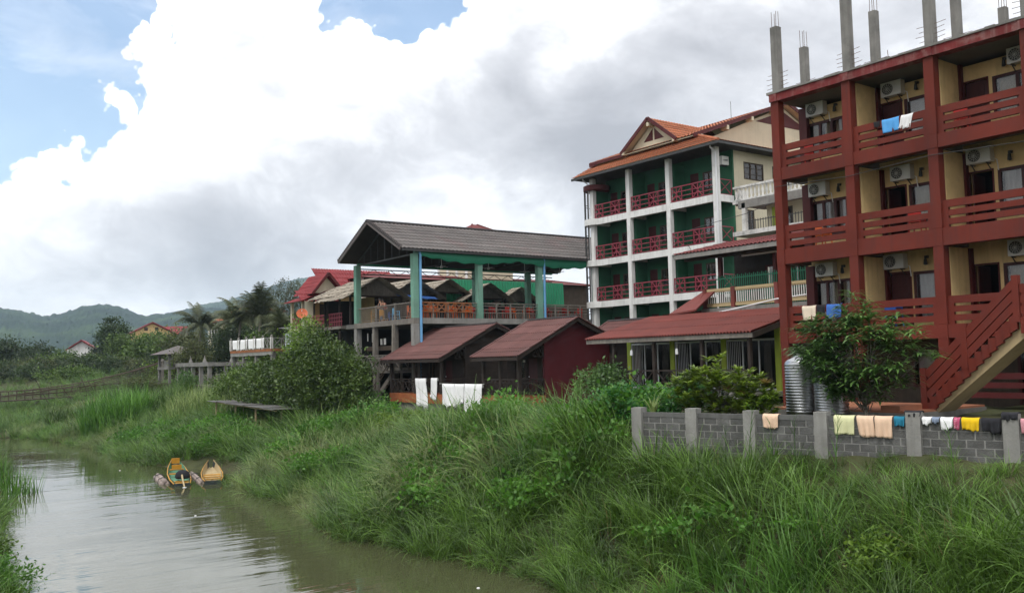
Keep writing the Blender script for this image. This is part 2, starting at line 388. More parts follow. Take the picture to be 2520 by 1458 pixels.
def pierced(b, axis, c0, c1, u0, u1, z0, z1, holes):
    """a wall standing across AXIS between c0 and c1, with real openings (ua, ub, za, zb)"""
    us = sorted({u0, u1, *[min(max(h[i], u0), u1) for h in holes for i in (0, 1)]}); zs = sorted({z0, z1, *[min(max(h[i], z0), z1) for h in holes for i in (2, 3)]})
    for a, a2 in zip(us, us[1:]):
        for z, z2 in zip(zs, zs[1:]):
            m, k = (a + a2) / 2, (z + z2) / 2
            if any(h[0] < m < h[1] and h[2] < k < h[3] for h in holes): continue
            if axis == 'x': b.box(c0, c1, a, a2, z, z2)
            else: b.box(a, a2, c0, c1, z, z2)
    return b
def wavy(name, mat, parent, axis, c, u0, u1, z0, z1, amp=.03, waves=4, flare=0.0, seed=0):
    """hanging folds of cloth in the plane AXIS = c"""
    rd = random.Random(seed); nu = waves * 4; nz = 5; v = []; f = []; ph = rd.random() * 6
    for j in range(nz + 1):
        t = j / nz
        for i in range(nu + 1):
            s = i / nu; u = u0 + (u1 - u0) * s + (s - .5) * flare * (1 - t); w = amp * (1 - .6 * t) * math.sin(s * waves * 6.283 + ph + .6 * math.sin(t * 3))
            v.append((c + w, u, z0 + (z1 - z0) * t) if axis == 'x' else (u, c + w, z0 + (z1 - z0) * t))
    for j in range(nz):
        for i in range(nu): a = j * (nu + 1) + i; f.append((a, a + 1, a + nu + 2, a + nu + 1))
    b = MB(); b.v = v; b.f = f
    return b.build(name, mat, parent, True)
def window(parent, axis, c, u0, u1, z0, z1, n=2, frame='door_maroon', fw=.09, curtain='curtain', side=1, bars=0, depth=.08):
    """casement window: frame, a pane in each light, a curtain behind each; SIDE +1 when the room lies towards +axis"""
    b = MB(); a0, a1 = (c - depth / 2, c + depth / 2)
    def bx(ua, ub, za, zb, k0=a0, k1=a1):
        if axis == 'x': b.box(k0, k1, ua, ub, za, zb)
        else: b.box(ua, ub, k0, k1, za, zb)
    bx(u0, u1, z0, z0 + fw); bx(u0, u1, z1 - fw, z1)
    w = (u1 - u0 - fw) / n
    for i in range(n + 1): bx(u0 + i * w, u0 + i * w + fw, z0 + fw, z1 - fw, a0 - .004, a1 + .004)
    for i in range(n):
        for k in range(bars):
            zz = z0 + (z1 - z0) * (k + 1) / (bars + 1); bx(u0 + i * w + fw, u0 + (i + 1) * w, zz - .015, zz + .015, c - .02, c + .02)
    wd_ = b.build('window', frame, parent)
    for i in range(n):
        p0, p1 = u0 + i * w + fw, u0 + (i + 1) * w
        if axis == 'x': bp('pane', 'glass', wd_, c - .004, c + .004, p0, p1, z0 + fw, z1 - fw)
        else: bp('pane', 'glass', wd_, p0, p1, c - .004, c + .004, z0 + fw, z1 - fw)
        if curtain: wavy('curtain', curtain, wd_, axis, c + side * .16, p0 + .02, p1 - .02, z0 + .02, z1 - .03, .025, 4, 0, i)
    return wd_
def roof(parent, A, B, S, period, amp, rows, mat, part='roof', row='tile_row', lap=.03, seg=4, sag=0.0, ragged=0.0, seed=0):
    """corrugated or tiled slope: eave from A to B, S runs up the slope; every course is a piece of its own"""
    A, B, S = Vector(A), Vector(B), Vector(S); E = B - A; n = max(2, int(E.length / period)); up = E.cross(S).normalized()
    if up.z < 0: up = -up
    rd = random.Random(seed); o0 = None
    for r in range(rows):
        t0, t1 = r / rows, (r + 1) / rows + (.04 if r < rows - 1 else 0); v = []; f = []; m = n * seg
        for t, lift in ((t0, lap), (t1, 0.0)):
            for i in range(m + 1):
                s = i / m; w = amp * math.cos(2 * math.pi * i / seg)
                j = ragged * (rd.random() - .5) if t == t0 else 0
                v.append(tuple(A + E * s + S * (t + j) + up * (w + lift - sag * math.sin(math.pi * t) * 1.0)))
        for i in range(m): f.append((i, i + 1, m + 2 + i, m + 1 + i))
        k = len(v); v += [tuple(Vector(p) - up * .018) for p in v[:k]]; f += [tuple(reversed([a + k for a in q])) for q in f[:m]]
        f += [(i + 1, i, k + i, k + i + 1) for i in range(m)]
        b = MB(); b.v = v; b.f = f; o = b.build(row, mat, parent)
    return o
def lattice(b, axis, c, u0, u1, z0, z1, n, w=.04, rails=True, cross=True):
    """X-braced balustrade in the plane AXIS = c"""
    P = (lambda u, z: (c, u, z)) if axis == 'x' else (lambda u, z: (u, c, z))
    if rails:
        b.bar(P(u0, z1), P(u1, z1), w * 1.3); b.bar(P(u0, z0), P(u1, z0), w)
    for i in range(n + 1): u = u0 + (u1 - u0) * i / n; b.bar(P(u, z0), P(u, z1), w)
    if cross:
        for i in range(n):
            a, e = u0 + (u1 - u0) * i / n, u0 + (u1 - u0) * (i + 1) / n
            b.bar(P(a, z0), P(e, z1), w * .8); b.bar(P(a, z1), P(e, z0), w * .8)
    return b
# ------------------------------------------------------------------ the setting: ground, river, hills
SR_Y = [-60, 8, 14, 19, 21.2, 23.2, 27, 30.2, 34, 39.5, 46.5, 49.5, 54, 58, 65.5, 75, 83.5, 92, 95, 97, 100, 104]
SR_X = [17, 16.0, 15.7, 15.4, 15.9, 15.4, 15.2, 14.3, 15.6, 16.4, 16.3, 17.7, 18.0, 16.2, 15.4, 15.9, 15.7, 14.6, 13.5, 6, -15, -60]
SL_Y = [-60, 10, 20, 29, 36, 45, 54, 72, 80, 85, 90]
SL_X = [1.5, 2.6, 3.2, 3.6, 4.2, 5.4, 6.8, 8.6, 7.2, -5, -60]
def shore_r(y): return np.interp(y, SR_Y, SR_X)
def shore_l(y): return np.interp(y, SL_Y, SL_X)
_PS = np.array([0, 1.2, 4.3, 5.2, 9, 12, 18, 40, 90])
_PZ = {8: [0, .8, 2.45, 3.0, 4.15, 4.2, 4.3, 4.6, 7], 21: [0, .9, 3.2, 3.9, 4.1, 4.1, 4.3, 4.6, 7], 28: [0, .7, 2.3, 2.7, 3.5, 3.7, 4.0, 4.6, 7],
       36: [0, .6, 1.7, 2.0, 3.0, 3.4, 3.7, 4.6, 7], 52: [0, .5, 1.3, 1.6, 2.7, 3.2, 3.6, 4.6, 7], 62: [0, .4, .9, 1.1, 2.2, 2.9, 3.6, 4.8, 7], 110: [0, .4, .9, 1.1, 2.0, 2.8, 3.6, 5.0, 7]}
def _hash(x, y): return np.sin(x * .9 + 1.3 * np.sin(y * .7)) * np.sin(y * 1.1 + 1.1 * np.sin(x * .5 + 2))
def height(x, y):
    x = np.asarray(x, float); y = np.asarray(y, float)
    s = x - shore_r(y)
    s = np.where(y > 94, np.minimum(s, np.clip(x - 19, 0, 11) * 1.3 + np.clip((x - 13.5) * .5, 0, 2) + np.maximum(y - 95, 0) * .28), s)
    ks = sorted(_PZ); zz = np.stack([np.interp(s, _PS, _PZ[k]) for k in ks]); i = np.clip(np.searchsorted(ks, y) - 1, 0, len(ks) - 2)
    ka = np.array(ks, float); t = np.clip((y - ka[i]) / (ka[i + 1] - ka[i]), 0, 1)
    zr = np.take_along_axis(zz, i[None], 0)[0] * (1 - t) + np.take_along_axis(zz, (i + 1)[None], 0)[0] * t
    sl = shore_l(y) - x
    zl = np.interp(sl, [0, .8, 3, 12, 60, 400], [0, .45, 1.0, 1.5, 2.5, 6])
    bed = -np.interp(np.minimum(-s, -sl), [0, 1, 3, 8], [0, .5, 1.2, 1.6])
    z = np.where(s > 0, zr, np.where(sl > 0, zl, bed))
    far = np.clip((np.hypot(x, y) - 115) / 80, 0, 1); far = far * far * (3 - 2 * far)
    z = z + np.where(z > 0, far * 2.0 + np.clip((np.hypot(x, y) - 260) / 1200, 0, 1) * 10, 0)
    rough = .10 * _hash(x * 1.3, y * 1.3) + .05 * _hash(x * 3.1 + 4, y * 2.9)
    return z + rough * np.clip(np.maximum(s, sl) / 1.5, 0, 1)
def hz(x, y): return float(height(np.array([x]), np.array([y]))[0])
def make_ground():
    def axis(lo, hi, d, far, g):
        a = list(np.arange(lo, hi, d)); x = hi; st = d
        while x < far: a.append(x); st *= g; x += st
        x = lo - d; st = d; b = []
        while x > -far: b.append(x); st *= g; x -= st
        return np.array(b[::-1] + a)
    xs = axis(-2, 46, .5, 5200, 1.18); ys = axis(2, 112, .6, 5200, 1.18)
    X, Y = np.meshgrid(xs, ys); Z = height(X.ravel(), Y.ravel()).reshape(X.shape); ny, nx = X.shape
    v = np.stack([X.ravel(), Y.ravel(), Z.ravel()], 1); i = np.arange(ny * nx).reshape(ny, nx)
    f = np.stack([i[:-1, :-1].ravel(), i[:-1, 1:].ravel(), i[1:, 1:].ravel(), i[1:, :-1].ravel()], 1)
    me = bpy.data.meshes.new('ground'); me.from_pydata(v.tolist(), [], f.tolist()); me.materials.append(MAT['earth'])
    me.polygons.foreach_set('use_smooth', [True] * len(me.polygons))
    o = bpy.data.objects.new('ground', me); COL.objects.link(o); o['kind'] = 'structure'; o['label'] = 'earth bank and flat ground along the river'
make_ground()

def make_water():
    mt = bpy.data.materials.new('river_water'); mt.use_nodes = True; nt = mt.node_tree; N = nt.nodes; L = nt.links; bs = N['Principled BSDF']
    bs.inputs['Base Color'].default_value = (.066, .070, .034, 1); bs.inputs['Roughness'].default_value = .03; bs.inputs['IOR'].default_value = 1.5
    bs.inputs['Specular IOR Level'].default_value = .6
    geo = N.new('ShaderNodeNewGeometry')
    def nz(scl, rot, det, sc=1.0):
        m = N.new('ShaderNodeMapping'); m.inputs['Rotation'].default_value = (0, 0, rot); m.inputs['Scale'].default_value = scl; L.new(geo.outputs['Position'], m.inputs[0])
        n = N.new('ShaderNodeTexNoise'); n.inputs['Scale'].default_value = sc; n.inputs['Detail'].default_value = det; n.inputs['Roughness'].default_value = .5; L.new(m.outputs[0], n.inputs['Vector']); return n.outputs['Fac']
    a = nz((.35, 1.7, 1), YAW, 2); b = nz((.9, 3.6, 1), YAW + .25, 2); c = nz((.12, .35, 1), YAW - .3, 2)
    def mm(op, x, y):
        n = N.new('ShaderNodeMath'); n.operation = op
        for s, q in zip(n.inputs, (x, y)):
            if isinstance(q, bpy.types.NodeSocket): L.new(q, s)
            else: s.default_value = q
        return n.outputs[0]
    r = N.new('ShaderNodeMapRange'); L.new(c, r.inputs[0]); r.inputs[1].default_value = .38; r.inputs[2].default_value = .62; r.inputs[3].default_value = .25; r.inputs[4].default_value = 1.0
    h = mm('MULTIPLY', mm('ADD', a, mm('MULTIPLY', b, .35)), r.outputs[0])
    bu = N.new('ShaderNodeBump'); bu.inputs['Strength'].default_value = .22; bu.inputs['Distance'].default_value = .06; L.new(h, bu.inputs['Height']); L.new(bu.outputs[0], bs.inputs['Normal'])
    v = [(-70, -60, 0), (60, -60, 0), (60, 125, 0), (-70, 125, 0)]
    o = link('river', mesh_of('river', v, [(0, 1, 2, 3)], mt), None, (0, 0, 0)); o['kind'] = 'structure'; o['label'] = 'murky olive river with fine ripples'
make_water()

def make_hill(name, label, dist, depth, prof, seed, base=-5.0, rough=15.0, amp=1.0):
    """a wooded ridge whose crest follows prof: (photo x, photo y) seen at dist"""
    mt = MAT.get('forest')
    if not mt:
        mt = bpy.data.materials.new('forest'); MAT['forest'] = mt; mt.use_nodes = True; nt = mt.node_tree; N = nt.nodes; L = nt.links; bs = N['Principled BSDF']
        bs.inputs['Roughness'].default_value = .95; bs.inputs['Specular IOR Level'].default_value = .05
        geo = N.new('ShaderNodeNewGeometry'); cr = N.new('ShaderNodeValToRGB'); n = N.new('ShaderNodeTexNoise'); n.inputs['Scale'].default_value = .009; n.inputs['Detail'].default_value = 8; n.inputs['Roughness'].default_value = .7
        L.new(geo.outputs['Position'], n.inputs['Vector']); L.new(n.outputs['Fac'], cr.inputs[0])
        cr.color_ramp.elements[0].position = .38; cr.color_ramp.elements[0].color = (.007, .018, .011, 1); cr.color_ramp.elements[1].position = .70; cr.color_ramp.elements[1].color = (.06, .095, .030, 1)
        e = cr.color_ramp.elements.new(.52); e.color = (.018, .038, .018, 1)
        L.new(cr.outputs[0], bs.inputs['Base Color'])
    rd = np.random.default_rng(seed)
    xs = np.linspace(prof[0][0], prof[-1][0], 260); py = np.interp(xs, [p[0] for p in prof], [p[1] for p in prof])
    rows = np.linspace(-1, .5, 60); v = []
    def fb(a, b):
        s = 0; k = 1
        for o in range(4): s = s + np.sin(a * k * 1.7 + seed + o * 2.1 + 1.7 * np.sin(b * k * 1.3 + o)) * np.sin(b * k * 1.9 + 1.3 * np.sin(a * k + o * 1.7)) / k; k *= 2.1
        return s
    for t in rows:
        for x, y in zip(xs, py):
            top = at(x, y, dist); g = Vector((top.x, top.y, 0)); dr = g.normalized(); p = g + dr * (t * depth)
            sh = math.cos(min(1, abs(t)) * math.pi / 2) ** 1.1; u, w = p.x / 320, p.y / 320
            h = (top.z - base) * sh + base + amp * rough * float(fb(u, w)) * (1 - sh * .75) * (1.0 if t < 0 else .3) + rd.normal() * rough * .11
            v.append((p.x, p.y, h))
    m = len(xs); f = [(r * m + c, r * m + c + 1, (r + 1) * m + c + 1, (r + 1) * m + c) for r in range(len(rows) - 1) for c in range(m - 1)]
    me = mesh_of(name, v, f, mt, False); o = bpy.data.objects.new(name, me); COL.objects.link(o); o['kind'] = 'structure'; o['label'] = label
make_hill('hill', 'rounded wooded hill across the valley', 2000, 950, [(-700, 800), (-350, 770), (-150, 755), (0, 762), (60, 770), (110, 782), (150, 778), (200, 762), (240, 755), (290, 760), (340, 781), (365, 785), (420, 776), (470, 766), (520, 762), (600, 775), (760, 800), (950, 830)], 3)
make_hill('hill', 'pale higher ridge behind the palms, fading into haze', 3000, 700, [(300, 815), (380, 785), (440, 772), (500, 752), (560, 742), (640, 716), (700, 696), (760, 684), (820, 690), (900, 715), (1050, 760), (1300, 800)], 8)

# ------------------------------------------------------------------ foliage generators
def quads_mesh(name, V, mat, smooth=False):
    """V: n x 4 x 3 array of separate leaf blades"""
    n = len(V); me = bpy.data.meshes.new(name); me.vertices.add(n * 4); me.loops.add(n * 4); me.polygons.add(n)
    me.vertices.foreach_set('co', V.astype(np.float32).ravel()); me.loops.foreach_set('vertex_index', np.arange(n * 4, dtype=np.int32))
    me.polygons.foreach_set('loop_start', np.arange(0, n * 4, 4, dtype=np.int32))
    me.update(calc_edges=True); me.validate(); me.materials.append(MAT[mat]); return me
def leaves_at(rd, P, out, size, aspect=.45, droop=.25, spread=.9):
    """one leaf at every P, pointing roughly along OUT, size metres long"""
    n = len(P); d = out + rd.normal(size=(n, 3)) * spread; d[:, 2] -= droop; d /= np.linalg.norm(d, axis=1)[:, None] + 1e-9
    a = np.cross(d, rd.normal(size=(n, 3))); a /= np.linalg.norm(a, axis=1)[:, None] + 1e-9
    L = size * (.6 + .8 * rd.random(n))[:, None]; W = L * aspect
    nrm = np.cross(d, a)
    mid = P + d * L * .5
    return np.stack([P, mid + a * W * .5 + nrm * W * .15, P + d * L, mid - a * W * .5 + nrm * W * .15], 1)
def crown_leaves(rd, lobes, n, size, clump=.35, aspect=.5, droop=.25, shell=.75, gaps=.0):
    """leaves in clumps through the volume of the lobes (centre, radii)"""
    lobes = [(np.array(c, float), np.array(r if hasattr(r, '__len__') else (r, r, r * .85), float)) for c, r in lobes]
    w = np.array([np.prod(r) ** (2 / 3) for c, r in lobes]); w /= w.sum(); per = 26; nc = max(8, n // per); out = []
    pick = rd.choice(len(lobes), nc, p=w)
    D = rd.normal(size=(nc, 3)); D /= np.linalg.norm(D, axis=1)[:, None]
    rr = shell + (1 - shell) * rd.random(nc) ** .5; rr *= np.where(rd.random(nc) < .25, rd.random(nc), 1)
    C = np.stack([lobes[i][0] for i in pick]); R = np.stack([lobes[i][1] for i in pick])
    bumpy = 1 + .16 * np.sin(D[:, :1] * 7 + pick[:, None]) * np.sin(D[:, 2:] * 6)
    cc = C + D * R * (rr[:, None] * bumpy)
    k = np.repeat(np.arange(nc), per); cs = clump * (.5 + rd.random(nc)); P = cc[k] + rd.normal(size=(nc * per, 3)) * cs[k][:, None] * np.array([.6, .6, .42])
    o = D[k] * .7 + np.array([0, 0, .25])
    return leaves_at(rd, P, o, size, aspect, droop)
def plant(name, label, cat, base, lobes, n, size, leaf, seed, group=None, trunk=.12, bark='bark', clump=.35, aspect=.5, droop=.25, shell=.75, top=None, limbs=True):
    """tapered trunk with limbs and a crown of clumped leaves; lobes are relative to the base"""
    rd = np.random.default_rng(seed); r = root(name, base, label, cat, group); base = Vector(base)
    b = MB(); cz = np.mean([np.array(c, float) for c, _ in lobes], 0); fork = Vector((cz[0] * .35, cz[1] * .35, max(.25, cz[2] * .55)))
    j = lambda s: Vector(rd.normal(size=3) * s)
    b.tube([base + Vector((0, 0, -.3)), base + fork * .5 + j(trunk * .6), base + fork], [trunk * 1.25, trunk, trunk * .75], 7)
    if limbs:
        for c, rad in lobes:
            e = base + Vector(c); st = base + fork * (.75 + .25 * rd.random()); mid = (st + e) / 2 + j(.12 * (e - st).length)
            b.tube([st, mid, e, e + (e - mid) * .5 + j(.1)], [trunk * .55, trunk * .38, trunk * .2, trunk * .07], 5)
            rm = np.mean(rad) if hasattr(rad, '__len__') else rad
            for q in range(3):
                t = Vector(rd.normal(size=3)); t.z = abs(t.z) * .6; t.normalize(); b.tube([mid.lerp(e, .6), e + t * rm * .5, e + t * rm * .9], [trunk * .22, trunk * .13, trunk * .05], 4)
    b.build('trunk', bark, r, True)
    V = crown_leaves(rd, lobes, n, size, clump, aspect, droop, shell)
    link('crown', quads_mesh('crown', V, leaf), r, base)
    return r
def blade(rd, base, az, h, lean, w, seg=5, curl=1.0):
    """one arching grass blade as a strip of quads"""
    d = np.array([math.cos(az), math.sin(az), 0]); sd = np.array([-math.sin(az), math.cos(az), 0]); pts = []; ang = math.pi / 2 - lean * .35; p = np.array(base, float); st = h / seg
    tw = rd.normal() * .5
    for i in range(seg + 1):
        t = i / seg; ww = w * (1 - t ** 1.6) * (.55 + .45 * min(1, t * 4)); s2 = sd * math.cos(tw * t) + np.array([0, 0, 1]) * math.sin(tw * t) * .5
        pts.append((p - s2 * ww / 2, p + s2 * ww / 2)); p = p + (d * math.cos(ang) + np.array([0, 0, 1]) * math.sin(ang)) * st; ang -= lean * curl * (.25 + 1.1 * t) * 1.55 / seg
    return [(pts[i][0], pts[i][1], pts[i + 1][1], pts[i + 1][0]) for i in range(seg)]
def clump_mesh(name, seed, n, h, rad, w, leaf, lean=(.35, 1.25), seg=5):
    """a tussock; blades welded along their length"""
    rd = np.random.default_rng(seed); v = []; f = []
    for i in range(n):
        a = rd.random() * 6.283; r = rad * rd.random() ** .6; b = (r * math.cos(a), r * math.sin(a), -.1)
        q = blade(rd, b, a + rd.normal() * .7, h * (.5 + .6 * rd.random()), lean[0] + (lean[1] - lean[0]) * rd.random(), w * (.7 + .6 * rd.random()), seg)
        k = len(v)
        for (p0, p1, p2, p3) in q[:1]: v += [tuple(p0), tuple(p1)]
        for (p0, p1, p2, p3) in q: v += [tuple(p3), tuple(p2)]
        f += [(k + 2 * j, k + 2 * j + 1, k + 2 * j + 3, k + 2 * j + 2) for j in range(len(q))]
    return mesh_of(name, v, f, leaf, False)
def scatter(name, label, pts, rots, scales, tilts, sources):
    """stuff: one object whose points carry copies of a few tussocks"""
    rd = np.random.default_rng(5)
    me = bpy.data.meshes.new(name); me.from_pydata([tuple(p) for p in pts], [], [])
    for nm, typ, data in (('rot', 'FLOAT_VECTOR', np.stack([tilts[:, 0], tilts[:, 1], rots], 1)), ('scl', 'FLOAT', scales), ('pick', 'INT', rd.integers(0, len(sources), len(pts)))):
        at_ = me.attributes.new(nm, typ, 'POINT'); at_.data.foreach_set('vector' if typ == 'FLOAT_VECTOR' else 'value', np.ascontiguousarray(data).astype(np.int32 if typ == 'INT' else np.float32).ravel())
    o = bpy.data.objects.new(name, me); COL.objects.link(o); o['kind'] = 'stuff'; o['label'] = label
    gn = bpy.data.node_groups.new(name, 'GeometryNodeTree'); gn.interface.new_socket('Geometry', in_out='INPUT', socket_type='NodeSocketGeometry'); gn.interface.new_socket('Geometry', in_out='OUTPUT', socket_type='NodeSocketGeometry')
    N = gn.nodes; L = gn.links; gi = N.new('NodeGroupInput'); go = N.new('NodeGroupOutput'); join = N.new('GeometryNodeGeometryToInstance')
    def attr(n, t):
        a = N.new('GeometryNodeInputNamedAttribute'); a.data_type = t; a.inputs['Name'].default_value = n; return a.outputs['Attribute']
    for m in sources:
        so = bpy.data.objects.new(m.name, m)
        oi = N.new('GeometryNodeObjectInfo'); oi.inputs['Object'].default_value = so; oi.inputs['As Instance'].default_value = True; L.new(oi.outputs['Geometry'], join.inputs[0])
    ip = N.new('GeometryNodeInstanceOnPoints'); L.new(gi.outputs[0], ip.inputs['Points']); L.new(join.outputs[0], ip.inputs['Instance']); ip.inputs['Pick Instance'].default_value = True
    L.new(attr('pick', 'INT'), ip.inputs['Instance Index']); L.new(attr('rot', 'FLOAT_VECTOR'), ip.inputs['Rotation']); L.new(attr('scl', 'FLOAT'), ip.inputs['Scale']); L.new(ip.outputs[0], go.inputs[0])
    md = o.modifiers.new('tussocks', 'NODES'); md.node_group = gn
    return o
# ------------------------------------------------------------------ the red guesthouse with open balconies
FL = [6.83, 9.85, 12.86]; ROOF_Z = 15.72; PY = [21.12, 18.13, 15.14, 12.15, 9.16]; FX = 28.0; BX = 29.7
def guesthouse():
    r = root('guesthouse', (FX, 15, 4.2), 'red concrete guesthouse with three storeys of slatted balconies and ochre walls', 'building')
    for y in PY:
        for z0, z1 in ((4.0, 6.40), (6.84, 9.30), (9.86, 12.42), (12.87, 15.38)): bp('post', 'red_paint', r, FX - .17, FX + .17, y - .165, y + .165, z0, z1)
        for z0, z1 in ((6.83, 9.3), (9.85, 12.42), (12.86, 15.38)): bp('pilaster', 'dark_red', r, BX - .19, BX + .02, y - .17, y + .17, z0, z1)
    y0, y1 = PY[-1] - .17, PY[0] + .165
    for i, (zt, zb) in enumerate(((6.83, 6.40), (9.85, 9.30), (12.86, 12.42))):
        for a, b in zip(PY, PY[1:]): bp('beam', 'red_paint', r, FX - .15, FX + .2, b + .166, a - .166, zb, zt)
        for y in PY: bp('beam_end', 'red_paint', r, FX - .185, FX + .2, y - .166, y + .166, zb, zt + .003)
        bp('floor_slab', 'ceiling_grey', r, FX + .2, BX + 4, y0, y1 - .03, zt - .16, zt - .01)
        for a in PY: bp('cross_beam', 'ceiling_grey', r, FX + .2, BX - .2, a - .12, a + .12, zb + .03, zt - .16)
    b = MB()
    n = 40; rd = random.Random(4)                      # crumbling upper edge of the roof slab
    for i in range(n):
        a, e = y0 - .1 + (y1 - y0 + .2) * i / n, y0 - .1 + (y1 - y0 + .2) * (i + 1) / n
        b.box(FX - .27 + rd.uniform(-.012, .012), FX + .25, a, e, ROOF_Z - .05, ROOF_Z + rd.uniform(.0, .045))
    b.build('roof_lip', 'concrete', r)
    for a, e in zip(PY, PY[1:]): bp('roof_beam', 'roof_edge', r, FX - .22, FX + .2, e + .166, a - .166, 15.38, ROOF_Z - .05)
    for y in PY: bp('roof_beam_end', 'roof_edge', r, FX - .25, FX + .2, y - .166, y + .166, 15.38, ROOF_Z - .05)
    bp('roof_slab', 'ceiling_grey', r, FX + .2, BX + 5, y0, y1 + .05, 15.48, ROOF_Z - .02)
    # slatted balustrades: three boards and two end blocks in every bay
    for fi, z in enumerate(FL):
        for bi, (a, e) in enumerate(zip(PY, PY[1:])):
            u1, u0 = a - .166, e + .166
            if fi == 0 and bi == 3: continue
            for k, (za, zb) in enumerate(((.10, .29), (.375, .56), (.645, .88))): bp('rail_board', 'red_paint', r, FX - .05, FX + .06, u0 + .17, u1 - .17, z + za, z + zb)
            for q0, q1 in ((u0, u0 + .17), (u1 - .17, u1)): bp('rail_end', 'red_paint', r, FX - .054, FX + .064, q0, q1, z + .004, z + .882)
    # room walls with real openings
    H = {0: [('w', 19.45, 21.05, 3)], 1: [('d', 17.2, 17.95), ('w', 15.5, 17.08, 2)], 2: [('d', 14.22, 14.95), ('w', 12.5, 14.05, 2)], 3: [('d', 11.2, 11.95), ('w', 9.5, 11.05, 2)]}
    for fi, z in enumerate(FL):
        holes = []; dh = 1.9; sill = .55 if fi else .25
        for bi, it in H.items():
            for h in it: holes.append((h[1], h[2], z + (sill if h[0] == 'w' else 0), z + dh))
        wl = pierced(MB(), 'x', BX, BX + .15, y0, y1, z, (FL + [15.48])[fi + 1] - .16, holes).build('wall', 'ochre', r)
        for bi, it in H.items():
            for h in it:
                if h[0] == 'w': window(r, 'x', BX + .03, h[1], h[2], z + sill, z + dh, h[3], 'door_maroon', .1, 'curtain' if (fi + bi) % 2 == 0 else 'curtain_white', 1)
                else:
                    op = (fi == 1) or (fi == 0 and bi == 2)
                    fr = MB().box(BX - .02, BX + .1, h[1] - .05, h[1], z, z + dh + .05).box(BX - .02, BX + .1, h[2], h[2] + .05, z, z + dh + .05).box(BX - .02, BX + .1, h[1], h[2], z + dh, z + dh + .05).build('door_frame', 'dark_red', r)
                    if op: d = bp('door', 'door_maroon', r, BX + .16, BX + .9, h[2] - .05, h[2], z + .02, z + dh)
                    else: d = bp('door', 'door_maroon', r, BX + .06, BX + .11, h[1], h[2], z + .02, z + dh)
                    if not op:
                        for k in range(2): bp('door_panel', 'door_maroon', d, BX + .04, BX + .062, h[1] + .12, h[2] - .12, z + .2 + k * .85, z + .9 + k * .85)
        # partition walls between the balconies
        for i in (1, 2, 3): bp('partition', 'ochre', r, FX + .4, BX - .19, PY[i] - .08, PY[i] + .08, z, (12.42 if fi == 1 else 9.3 if fi == 0 else 15.38))
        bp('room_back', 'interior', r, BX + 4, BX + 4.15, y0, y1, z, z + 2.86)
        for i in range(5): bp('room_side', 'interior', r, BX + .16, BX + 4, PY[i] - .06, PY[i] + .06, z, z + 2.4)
    # ground storey: shade is put into the wall's dark brown colour
    hol = [(9.5, 11.2, 4.7, 6.1), (12.9, 13.8, 4.2, 6.1), (15.6, 17.3, 4.8, 6.1), (18.6, 20.6, 4.8, 6.1)]
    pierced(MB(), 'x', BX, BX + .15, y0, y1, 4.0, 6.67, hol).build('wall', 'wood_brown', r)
    for h in hol: window(r, 'x', BX + .04, h[0], h[1], h[2], h[3], 2, 'door_maroon', .09, 'curtain_white', 1)
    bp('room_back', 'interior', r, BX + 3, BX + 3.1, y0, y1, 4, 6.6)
    bp('gable_wall', 'ochre', r, BX + .151, BX + 5, y1 - .17, y1 - .02, 4, 15.48)
    for i in (0, 1, 2, 3):
        u1, u0 = PY[i] - .166, PY[i + 1] + .166
        if i >= 2:
            for za, zb in ((4.55, 4.72), (4.85, 5.02), (5.12, 5.3)): bp('rail_board', 'dark_red', r, FX - .05, FX + .06, u0, u1, za, zb)
    # stub columns for a storey never built, with their bars
    for x, hs in ((FX + .1, (2.55, 3.1, 3.3, 2.6, 2.2)), (BX + .1, (2.1, 2.55, 3.0, 2.2, 1.1)), (BX + 3.4, (.9, 1.2, 2.4, .8, 1.6))):
        for y, h in zip(PY, hs):
            if x > 33 and y > 20: continue
            w = .145 if x < 29 else .13
            c = bp('concrete_column', 'concrete', r, x - w, x + w, y - w, y + w, ROOF_Z - .02, ROOF_Z + h)
            b = MB(); rd = random.Random(int(x * 7 + y))
            for sx in (-.09, .09):
                for sy in (-.09, .09):
                    b.tube([(x + sx, y + sy, ROOF_Z + h - .05), (x + sx + rd.uniform(-.02, .02), y + sy + rd.uniform(-.02, .02), ROOF_Z + h + .62 + rd.uniform(-.08, .1))], .011, 4)
            b.build('rebar', 'rebar', c)
            b = MB()
            for k in range(5):
                zz = ROOF_Z + .12 + k * .16
                for sg in (-1, 1): b.tube([(x, y + sg * .1, zz), (x + .02, y + sg * rd.uniform(.38, .52), zz + rd.uniform(-.01, .05))], .009, 4)
            b.build('tie_wire', 'rebar', c)
    for (y, x, h) in ((19.6, BX + .6, .55), (16.2, BX + 1.4, .7), (16.8, FX + .4, .5)): MB().tube([(x, y, ROOF_Z - .03), (x + .03, y + .05, ROOF_Z + h)], .012, 4).build('rebar', 'rebar', r)
    # wall lamps under the ceilings
    for z in FL:
        for y in (19.75, 16.55, 13.6): MB().box(BX - .12, BX, y - .05, y + .05, z + 2.32, z + 2.4).lathe((BX - .14, y, z + 2.1), [(.02, .22), (.05, .18), (.07, .0), (.02, -.02)], 8).build('wall_lamp', 'steel_dark', r)
    # the outside stair, rising towards the road
    s = MB(); xa, xb = 24.95, 26.0; bx_, bz, tx, tz = 14.25, 4.35, 11.55, 6.83; n = 14; dy = (bx_ - tx) / n; dz = (tz - bz) / n
    st = MB().prism([(xa + .13, bx_ + .02, bz - .12), (xa + .13, bx_ - .30, bz - .12), (xa + .13, tx - .25, tz - .42), (xa + .13, tx - .25, tz - .02), (xa + .13, tx, tz - .06), (xa + .13, bx_ + .02, bz + .04)], (xb - xa - .13, 0, 0)).build('staircase', 'soffit_cream', r)
